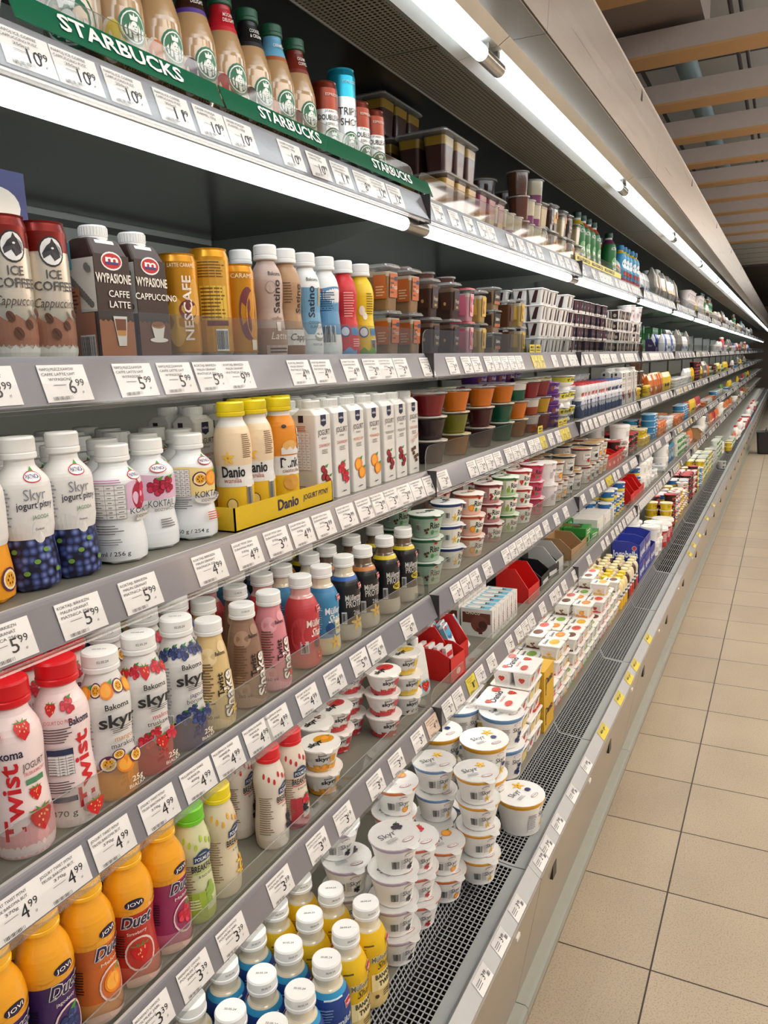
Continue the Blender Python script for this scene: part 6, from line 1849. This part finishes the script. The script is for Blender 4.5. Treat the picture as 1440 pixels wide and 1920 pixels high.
while nb < 3:
    for l in range(2 if nb < 2 else 1):
        add('blue_box', .618, y, 5, l, 2, rz=0)
    for a in range(2):
        for c_ in range(2):
            add('tub_by', .590 + .06 * a, y - .035 + .072 * c_, 5, z=BASE + (.090 if nb < 2 else 0) + .0034, row=a)
    y += .167
    nb += 1
y -= .07
y = fill_y(5, y, y + .18, ['tub_white'], 3, 2)
y = fill_y(5, y, y + .30, ['tub_red'], 1, 1) + .01
y = fill_y(5, y, Ymark(1315), ['tub_lb', 'tub_yel', 'bsk_str', 'tub_dk', 'tub_by'], 4, 2)
y = fill_y(5, y, Ymark(1334), ['tub_grn', 'tub_yel'], 4, 2)
y = fill_y(5, y, Ymark(1352), ['tub_gry', 'tub_grn'], 4, 1)
y = fill_y(5, y, y + .2, ['bread'], 1, 1)
add('tub_gry', .495, y - 1.1, 5, z=BASE - .0335, own='grey herring tub standing out on the air grille, upper one of two')
PLACED[-1][7] = 'lower grey herring tub of the pair standing out on the air grille'
add('tub_gry', .495, y - 1.1, 5, z=BASE - .0335 + .0342, own='upper grey herring tub of the pair standing out on the air grille')

# ---------------------------------------------------------------- farther bays: the same sorts of goods, front rows
FARK = [['bw_small', 'foil_bag', 'blue_small', 'bag_w', 'bag_b', 'act_ora', 'tub_white', 'bag_y', 'yog_white', 'bag_o'],
        ['bag_w', 'foil_bag', 'bag_b', 'tub_grn', 'bag_r', 'bw_small', 'qd_dark', 'bag_y', 'red_slim', 'yog_white'],
        ['bag_y', 'flat_w', 'bag_o', 'tub_grn', 'bag_w', 'dsq_brn', 'foil_bag', 'tub_dk', 'bag_g', 'tub_lb'],
        ['flat_o', 'flat_b', 'bag_g', 'tub_lb', 'tub_dk', 'bag_y', 'flat_w', 'bag_r', 'tub_gry'],
        ['tub_white', 'bag_o', 'flat_y', 'tub_grn', 'bag_r', 'brown_open', 'tub_gry', 'tub_yel', 'foil_bag'],
        ['tub_yel', 'tub_gry', 'milk_white', 'tub_red', 'tub_white', 'bag_o', 'tub_grn', 'milk_white']]
for lvl in range(6):
    y1 = max(p[2] for p in PLACED if p[1] == lvl) + .09
    lay = (2, 2, 3, 3, 3, 3)[lvl]
    tall = ('bag_', 'milk', 'foil', 'bw_', 'act_', 'blue_', 'red_sl', 'brown')
    kk = FARK[lvl]
    y = y1
    while y < 17.5:
        k = rnd.choice(kk)
        run = rnd.uniform(.16, .45)
        lone = k.startswith(tall)
        rows = 2 if y < 6 else 1
        y = fill_y(lvl, y, y + run, [k], 1 if lone else (lay if y < 7 else max(1, lay - 1 if y < 10 else 1)), rows, x0=.700 if lvl < 5 else .515, xp=(.06 if lone else None), pitch=.004 if y < 7 else (.02 if y < 10 else .05)) + .01

# ---------------------------------------------------------------- nothing may stand inside its neighbour
FIXED = ('danio_tray', 'snack', 'sachet', 'red_open', 'red_small', 'kaffee', 'pouch', 'choco_box', 'act_white')
colm = []
for p in PLACED:
    if p[2] > 5.2 or p[7]:
        continue
    o = p[6]
    if p[0] == 'tub_by' and p[1] == 5:
        continue
    for c in reversed(colm[-60:]):
        if c['lvl'] == p[1] and p[3] > 0 and abs(c['x'] - o.location.x) < .032 and abs(c['y'] - o.location.y) < .012:
            c['o'].append(o)
            break
    else:
        colm.append({'lvl': p[1], 'x': o.location.x, 'y': o.location.y, 'x0': o.location.x, 'y0': o.location.y, 'r': KINDS[p[0]][4], 'o': [o], 'row': p[5], 'k': p[0]})
SQ = ('qd_', 'dan1', 'dan4', 'dsq', 'pud', 'green', 'blue_box', 'yellow_box', 'black', 'grey', 'brown', 'white_top', 'mil_', 'wyp', 'purple', 'bag_', 'flat_', 'foil', 'bread') + FIXED
for lvl in range(6):
    cs = sorted([c for c in colm if c['lvl'] == lvl and not c['k'].startswith(SQ)], key=lambda c: c['y'])
    for it in range(25):
        cs.sort(key=lambda c: c['y'])
        for i, a_ in enumerate(cs):
            for b_ in cs[i + 1:]:
                dy = b_['y'] - a_['y']
                if dy > .12:
                    break
                dx = b_['x'] - a_['x']
                need = (a_['r'] + b_['r']) * .985
                d = math.hypot(dx, dy)
                if d < need:
                    push = (need - d) / 2 + .0002
                    if d < .004:
                        dx, dy, d = -.5, 1, 1.12
                    ux, uy = dx / d, dy / d
                    for c, sg in ((a_, -1), (b_, 1)):
                        c['y'] += sg * uy * push
                        nx = c['x'] + sg * ux * push
                        lim = c['x0'] + .004
                        c['x'] = min(lim, nx)
    for c in cs:
        for o in c['o']:
            o.location.x += c['x'] - c['x0']
            o.location.y += c['y'] - c['y0']
for p in PLACED:
    p[2] = p[6].location.y

# ---------------------------------------------------------------- labels that single each thing out
NUM = ['first', 'second', 'third', 'fourth', 'fifth', 'sixth', 'seventh', 'eighth', 'ninth', 'tenth', 'eleventh', 'twelfth', 'thirteenth', 'fourteenth', 'fifteenth', 'sixteenth', 'seventeenth', 'eighteenth', 'nineteenth', 'twentieth']
LAYW = ['lowest', 'second layer', 'third layer', 'fourth layer', 'fifth layer', 'sixth layer']
ROWW = ['front row', 'second row', 'third row', 'fourth row', 'fifth row']
buckets = {}
for p in PLACED:
    key, lvl, y, layer, nl, row, o, own = p
    bay = max(0, min(19, int((y - Y0) / BAY)))
    if own:
        o['label'] = own
        o['group'] = 'tubs out on the air grille'
        continue
    buckets.setdefault((key, lvl, bay, layer if nl > 1 else -1, row), []).append((y, nl, o))
for (key, lvl, bay, layer, row), items in buckets.items():
    items.sort(key=lambda t: t[0])
    d = DESC[key].replace(',', '')
    for i, (y, nl, o) in enumerate(items):
        lw = '' if layer < 0 else (' topmost' if layer == nl - 1 else ' ' + LAYW[min(layer, 5)])
        near = y < 5.2
        if near:
            s = '%s,%s %s%s on the %s, %s bay' % (d, lw, ROWW[row], (' ' + NUM[min(i, 19)]) if len(items) > 1 else '', SHELF[lvl], ORD[bay])
            if len(s.split()) > 16:
                s = '%s,%s %s%s, %s, %s bay' % (d, lw, ROWW[row], (' ' + NUM[min(i, 19)]) if len(items) > 1 else '', SHELF[lvl], ORD[bay])
        else:
            s = '%s,%s far along the %s, %s bay' % (d, lw, SHELF[lvl], ORD[bay])
        o['label'] = ' '.join(s.split()[:16])
        o['group'] = '%s things on the %s, %s bay' % (KINDS[key][0].replace('_', ' '), SHELF[lvl], ORD[bay])

# ---------------------------------------------------------------- price tickets on the rails
RX0, RX1 = -.6385, -.6245


def rail_mp(yc, dz):
    """s along the shelf, t up the sloping rail"""
    L_ = math.hypot(.014, .041)
    nx, nz = .041 / L_, .014 / L_

    def mp(s, t, e):
        k = t / L_
        return (-.6312 - .014 * k * 1 + nx * (e + .0008), yc + s, dz - .0225 + .041 * k + nz * (e + .0008))
    return mp


TW, TH = .056, .0375


def ticket_mesh(price, name, col='#eceae8', detail=True):
    b = MB()
    mp0 = rail_mp(0, 0)
    vs = [mp0(s, t, e) for e in (0, .0006) for s, t in ((-TW / 2, -TH / 2), (TW / 2, -TH / 2), (TW / 2, TH / 2), (-TW / 2, TH / 2))]
    b.add(vs, [(3, 2, 1, 0), (4, 5, 6, 7), (0, 1, 5, 4), (1, 2, 6, 5), (2, 3, 7, 6), (3, 0, 4, 7)], col)
    ops = []
    if price:
        big, sm = price
        ops += [('T', big, .006, -.005, .0145, '#232326', {'w': .0085 if len(big) == 1 else .015}), ('T', sm, .0165, -.0005, .0075, '#232326', {'w': .0100}), ('T', 'zl', .017, -.010, .0026, '#444444')]
    if detail:
        for i, t in enumerate(name):
            ops.append(('T', t, -.006, .0140 - i * .0052, .0030, '#3c3c40', {'w': min(.040, .0026 * len(t) + .004)}))
        ops.append(('N', -.008, -.002, .016, .0012, '#666666', 1))
    R = random.Random(3)
    for i in range(16):
        ops.append(('R', -.021 + i * .0014, -.0155, R.choice((.0004, .0008)), .0035, '#3c3c40'))
    art(b, mp0, ops, .0007)
    return b.mesh('ticket')


NAMES = [('JOGURT SKYR PITNY', 'JAGODA PIATNICA', '330ml/350g'), ('NAPOJ MLECZ.KAWOW', 'CAFFE LATTE UHT', 'WYPASIONE'), ('KOKTAJL BIRKIEZN', 'MALIN GRANAT', 'PIATNICA 256g'), ('JOGURT PITNY 230ml', 'ZURAWINA MILKO', '330g'),
         ('JOGURT TWIST PITNY', 'TRUSK.BAKOMA BUT.', '370g'), ('MULLERMILCH SHAKE', 'WANILIA', '400g'), ('JOGURT SKYR NAT.', 'PIATNICA', '150g'), ('BREAKFAST OWOCE', 'POLMLEK JABL.', '300ml'), ('NAPOJ ICE COFFEE', 'CAPPUCCINO PUSZ.', '250ml'), ('DESER POEZJA', 'KARMEL 150g', '')]
TICK = {}
TN = [0]


def ticket(px, lvl, big, sm, ni, col='#eceae8', yy=None):
    dz = DECK[lvl]
    y = yy if yy is not None else y_for(px, -.634, dz - .02)
    key = (big, sm, ni, col)
    if key not in TICK:
        TICK[key] = ticket_mesh((big, sm), NAMES[ni % len(NAMES)], col)
    o = link('price_ticket', TICK[key], None, (0, y, dz))
    TICKS.append((lvl, y, big, sm, col, o))
    return y


TICKS = []
last = [0] * 5
spec = [
 (0, 8, [(45, '10', '99'), (140, '10', '99'), (232, '10', '99'), (322, '11', '99'), (392, '10', '99'), (448, '10', '99'), (543, '10', '99'), (594, '10', '99'), (637, '11', '99'), (678, '8', '99'), (708, '12', '49'), (738, '12', '49')]),
 (1, 1, [(-25, '8', '99'), (118, '6', '99'), (250, '5', '99'), (328, '5', '99'), (392, '5', '99'), (444, '9', '99'), (560, '4', '99'), (602, '4', '99'), (657, '4', '99'), (695, '3', '99'), (723, '3', '99'), (750, '3', '99'), (798, '3', '99')]),
 (2, 2, [(8, '5', '99'), (148, '5', '99'), (260, '5', '99'), (390, '4', '99'), (461, '4', '99'), (517, '3', '99'), (563, '4', '99'), (604, '3', '99'), (647, '3', '99'), (682, '3', '99'), (707, '3', '99'), (732, '3', '99'), (756, '3', '99'), (780, '3', '99'), (803, '4', '99')]),
 (3, 4, [(28, '4', '99'), (117, '4', '99'), (207, '4', '99'), (295, '4', '99'), (368, '4', '99'), (425, '4', '99'), (480, '4', '99'), (518, '4', '99'), (575, '4', '99'), (625, '4', '99'), (672, '5', '99'), (703, '6', '99'), (763, '6', '99')]),
 (4, 7, [(285, '3', '39'), (362, '3', '39'), (432, '3', '39'), (522, '3', '39'), (593, '3', '99'), (642, '3', '19'), (702, '3', '19'), (741, '3', '19'), (782, '3', '19')])]
for lvl, ni, lst in spec:
    for i, (px, a, b_) in enumerate(lst):
        last[lvl] = max(last[lvl], ticket(px, lvl, a, b_, ni + (i // 4)))
ticket(808, 4, '4', '19', 7, '#e6cdb8')
YEL = '#dcc93a'
pr = [('2', '79'), ('2', '99'), ('3', '49'), ('2', '29')]
for lvl in range(5):
    y = 1.49
    i = 0
    while y < 5.3:
        q = rnd.random()
        if q < .80:
            a, b_ = pr[(i + lvl) % 4]
            yel = (lvl == 1 and 2.10 < y < 2.32) or (lvl == 2 and 2.20 < y < 2.30) or (lvl == 2 and 2.42 < y < 2.6) or (lvl == 4 and 1.60 < y < 1.68) or (lvl == 3 and 3.2 < y < 3.3)
            if yel:
                ticket(0, lvl, '1' if lvl == 4 else a, '99', 6, YEL, yy=y)
            else:
                ticket(0, lvl, a, b_, 6 + lvl, yy=y)
        y += .060 if rnd.random() < .5 else .085
        i += 1
TICKS.sort(key=lambda t: (t[0], t[1]))
cnt = {}
for lvl, y, a, b_, col, o in TICKS:
    bay = int((y - Y0) / BAY)
    k = (lvl, bay)
    cnt[k] = cnt.get(k, 0) + 1
    tag(o, '%s price ticket %s.%s, %s along the %s rail of the %s bay' % ('yellow' if col == YEL else ('pinkish' if col == '#e6cdb8' else 'white'), a, b_, NUM[min(cnt[k] - 1, 19)], SHELF[lvl], ORD[bay]), 'price ticket', 'price tickets on the %s rail' % SHELF[lvl])
# small yellow promotion flags above the yellow tickets
fb = MB()
fb.box(-.6405, -.6397, -.024, .024, 0.0, .022, YEL)
art(fb, lambda s, z, e: (-.6397 + e, s, z), [('T', 'MEGA', 0, .014, .006, '#2a2618', {'bold': .06, 'w': .032}), ('T', 'PROMOCJA', 0, .006, .0045, '#2a2618', {'bold': .04, 'w': .038})])
fm = fb.mesh('flag')
i = 0
for lvl, y, a, b_, col, o in TICKS:
    if col == YEL and lvl in (1, 2):
        f = link('promotion_flag', fm, None, (0, y, DECK[lvl] + .004))
        tag(f, 'yellow promotion flag above the %s yellow ticket of the %s rail' % (NUM[i], SHELF[lvl]), 'promotion flag', 'promotion flags')
        i += 1
y = y_for(1080, -.64, 1.79)
yb = MB()
ye2 = y_for(1165, -.64, 1.79)
yb.box(-.6425, -.6415, y, ye2, 1.778, 1.798, YEL)
art(yb, lambda s, z, e: (-.6415 + e, s, z), [('T', 'MEGA PROMOCJA', y + .12 + .22 * j, 1.788, .011, '#2a2618', {'bold': .05, 'w': .19}) for j in range(int((ye2 - y) / .22))])
tag(link('promotion_strip', yb.mesh('strip')), 'long yellow promotion strip along the top shelf below the green bottles', 'promotion strip')
# tickets too far away to tell apart
tb = MB()
R = random.Random(9)
for lvl in range(5):
    y = 5.4
    while y < 20:
        mp = rail_mp(y, DECK[lvl])
        if R.random() < .8:
            tb.add([mp(s, t, .0012) for s, t in ((-.026, -.018), (.026, -.018), (.026, .018), (-.026, .018))], [(0, 1, 2, 3)], YEL if R.random() < .06 else '#e2e0de')
            tb.add([mp(s, t, .0016) for s, t in ((.004, -.010), (.020, -.010), (.020, .002), (.004, .002))], [(0, 1, 2, 3)], '#55555a')
        y += .07 if R.random() < .7 else .14
tag(link('price_tickets', tb.mesh('far_tickets')), 'mass of tiny price tickets on the rails far along the fridge', 'price tickets', None, 'stuff')

# tickets on the low front rail
L2 = math.hypot(.025, .026)


def low_mp(s, t, e):
    k = t / L2
    return (-.4175 - .025 * k + .026 / L2 * (e + .0030), s, .395 + .026 * k + .025 / L2 * (e + .0030))


def low_ticket(px, py, a, b_, col='#e9e7e4', w=.055, flag=False):
    r = ray(px, py)
    y = r[1] / -r[0] * .4175
    b = MB()
    h = .030
    b.add([low_mp(s, t, e) for e in (0, .0004) for s, t in ((-w / 2, -h / 2), (w / 2, -h / 2), (w / 2, h / 2), (-w / 2, h / 2))], [(4, 5, 6, 7), (3, 2, 1, 0), (0, 1, 5, 4), (1, 2, 6, 5), (2, 3, 7, 6), (3, 0, 4, 7)], col)
    ops = [('N', -.014, .001, .020, .012, '#77777a', 3), ('B', .020, -.004, .010, .009)]
    if a:
        ops += [('T', a, .004, .001, .0115, '#2a2a2c', {'w': .006}), ('T', b_, .0125, .003, .0075, '#2a2a2c', {'w': .008})]
    if flag:
        ops = [('T', 'MEGA', -.010, .003, .007, '#2a2618', {'bold': .05, 'w': .022}), ('T', a, .010, .0, .011, '#2a2618'), ('T', b_, .018, .002, .007, '#2a2618')]
    art(b, low_mp, ops, .0005)
    o = link('price_ticket', b.mesh('low_ticket'), None, (0, y, 0))
    return o, y


seenpx = []
lows = [(903, 1850, '3', '99'), (937, 1775, '3', '99'), (968, 1708, '3', '99'), (1012, 1668, '2', '99'), (1024, 1600, '3', '49'), (1045, 1562, '7', '49'), (1072, 1508, '8', '99'), (1098, 1457, '9', '99')]
items = [(low_ticket(*t), 'white', t) for t in lows]
for px, py in ((1130, 1352), (1160, 1303), (1178, 1278), (1190, 1252), (1214, 1210), (1292, 1040), (1300, 1020), (1310, 990), (1325, 960), (1337, 940)):
    items.append((low_ticket(px, py, '4', '99', YEL, .075, True), 'yellow', (px, py, '4', '99')))
items.sort(key=lambda t: t[0][1])
for i, ((o, y), c_, t) in enumerate(items):
    tag(o, '%s price ticket %s.%s, %s along the low front rail above the floor' % (c_, t[2], t[3], NUM[i]), 'price ticket', 'price tickets on the low front rail')

# ---------------------------------------------------------------- green brand strips clipped to the top rail
GRN = M('#12694a', .12, .1, .04, .6)
for j, (pa, pb, texts) in enumerate(((18, 412, (235,)), (416, 806, (545, 735)))):
    ya = y_for(pa, -.645, 1.785)
    yb2 = y_for(pb, -.645, 1.785)
    b = MB()
    z0, z1 = 1.7795, 1.808
    x0_, x1_ = -.6385, -.6500
    b.sheet([(x1_, z1), (x0_, z0)], ya, yb2, .001, GRN)
    n_ = math.hypot(z1 - z0, x0_ - x1_)

    def smp(s, t, e):
        k = t / n_
        return ((x0_ + x1_) / 2 + (x1_ - x0_) * k + (z1 - z0) / n_ * (e + .0016), s, (z0 + z1) / 2 + (z1 - z0) * k + (x0_ - x1_) / n_ * (e + .0016))
    art(b, smp, [('T', 'STARBUCKS', y_for(p_, -.645, 1.79), .001, .0175, '#eef2ef', {'bold': .06, 'w': .175 if j == 0 else .155}) for p_ in texts])
    tag(link('brand_strip', b.mesh('strip')), ('glossy green lettered strip at the near end of the top rail', 'glossy green lettered strip farther along the top rail, below the cans')[j], 'brand strip', 'green brand strips')

# ---------------------------------------------------------------- bits at the far end of the aisle
b = MB()
b.loft([(0, .09, .13, .02), (.02, .10, .14, .03), (.30, .12, .16, .03), (.32, .13, .17, .03)], M('#232325', .5), 3)
b.tube((.0, -.16, .30), (.0, -.15, .36), .008, '#2a2a2c', 8)
b.tube((.0, .16, .30), (.0, .15, .36), .008, '#2a2a2c', 8)
b.tube((.0, -.15, .36), (.0, .15, .36), .008, '#2a2a2c', 8)
tag(link('shopping_basket', b.mesh('basket'), None, (-.22, 12.5, 0)), 'black basket standing on the floor far down the aisle', 'basket')
print('PLACED', len(PLACED), 'tickets', len(TICKS), 'objects', len(bpy.data.objects))
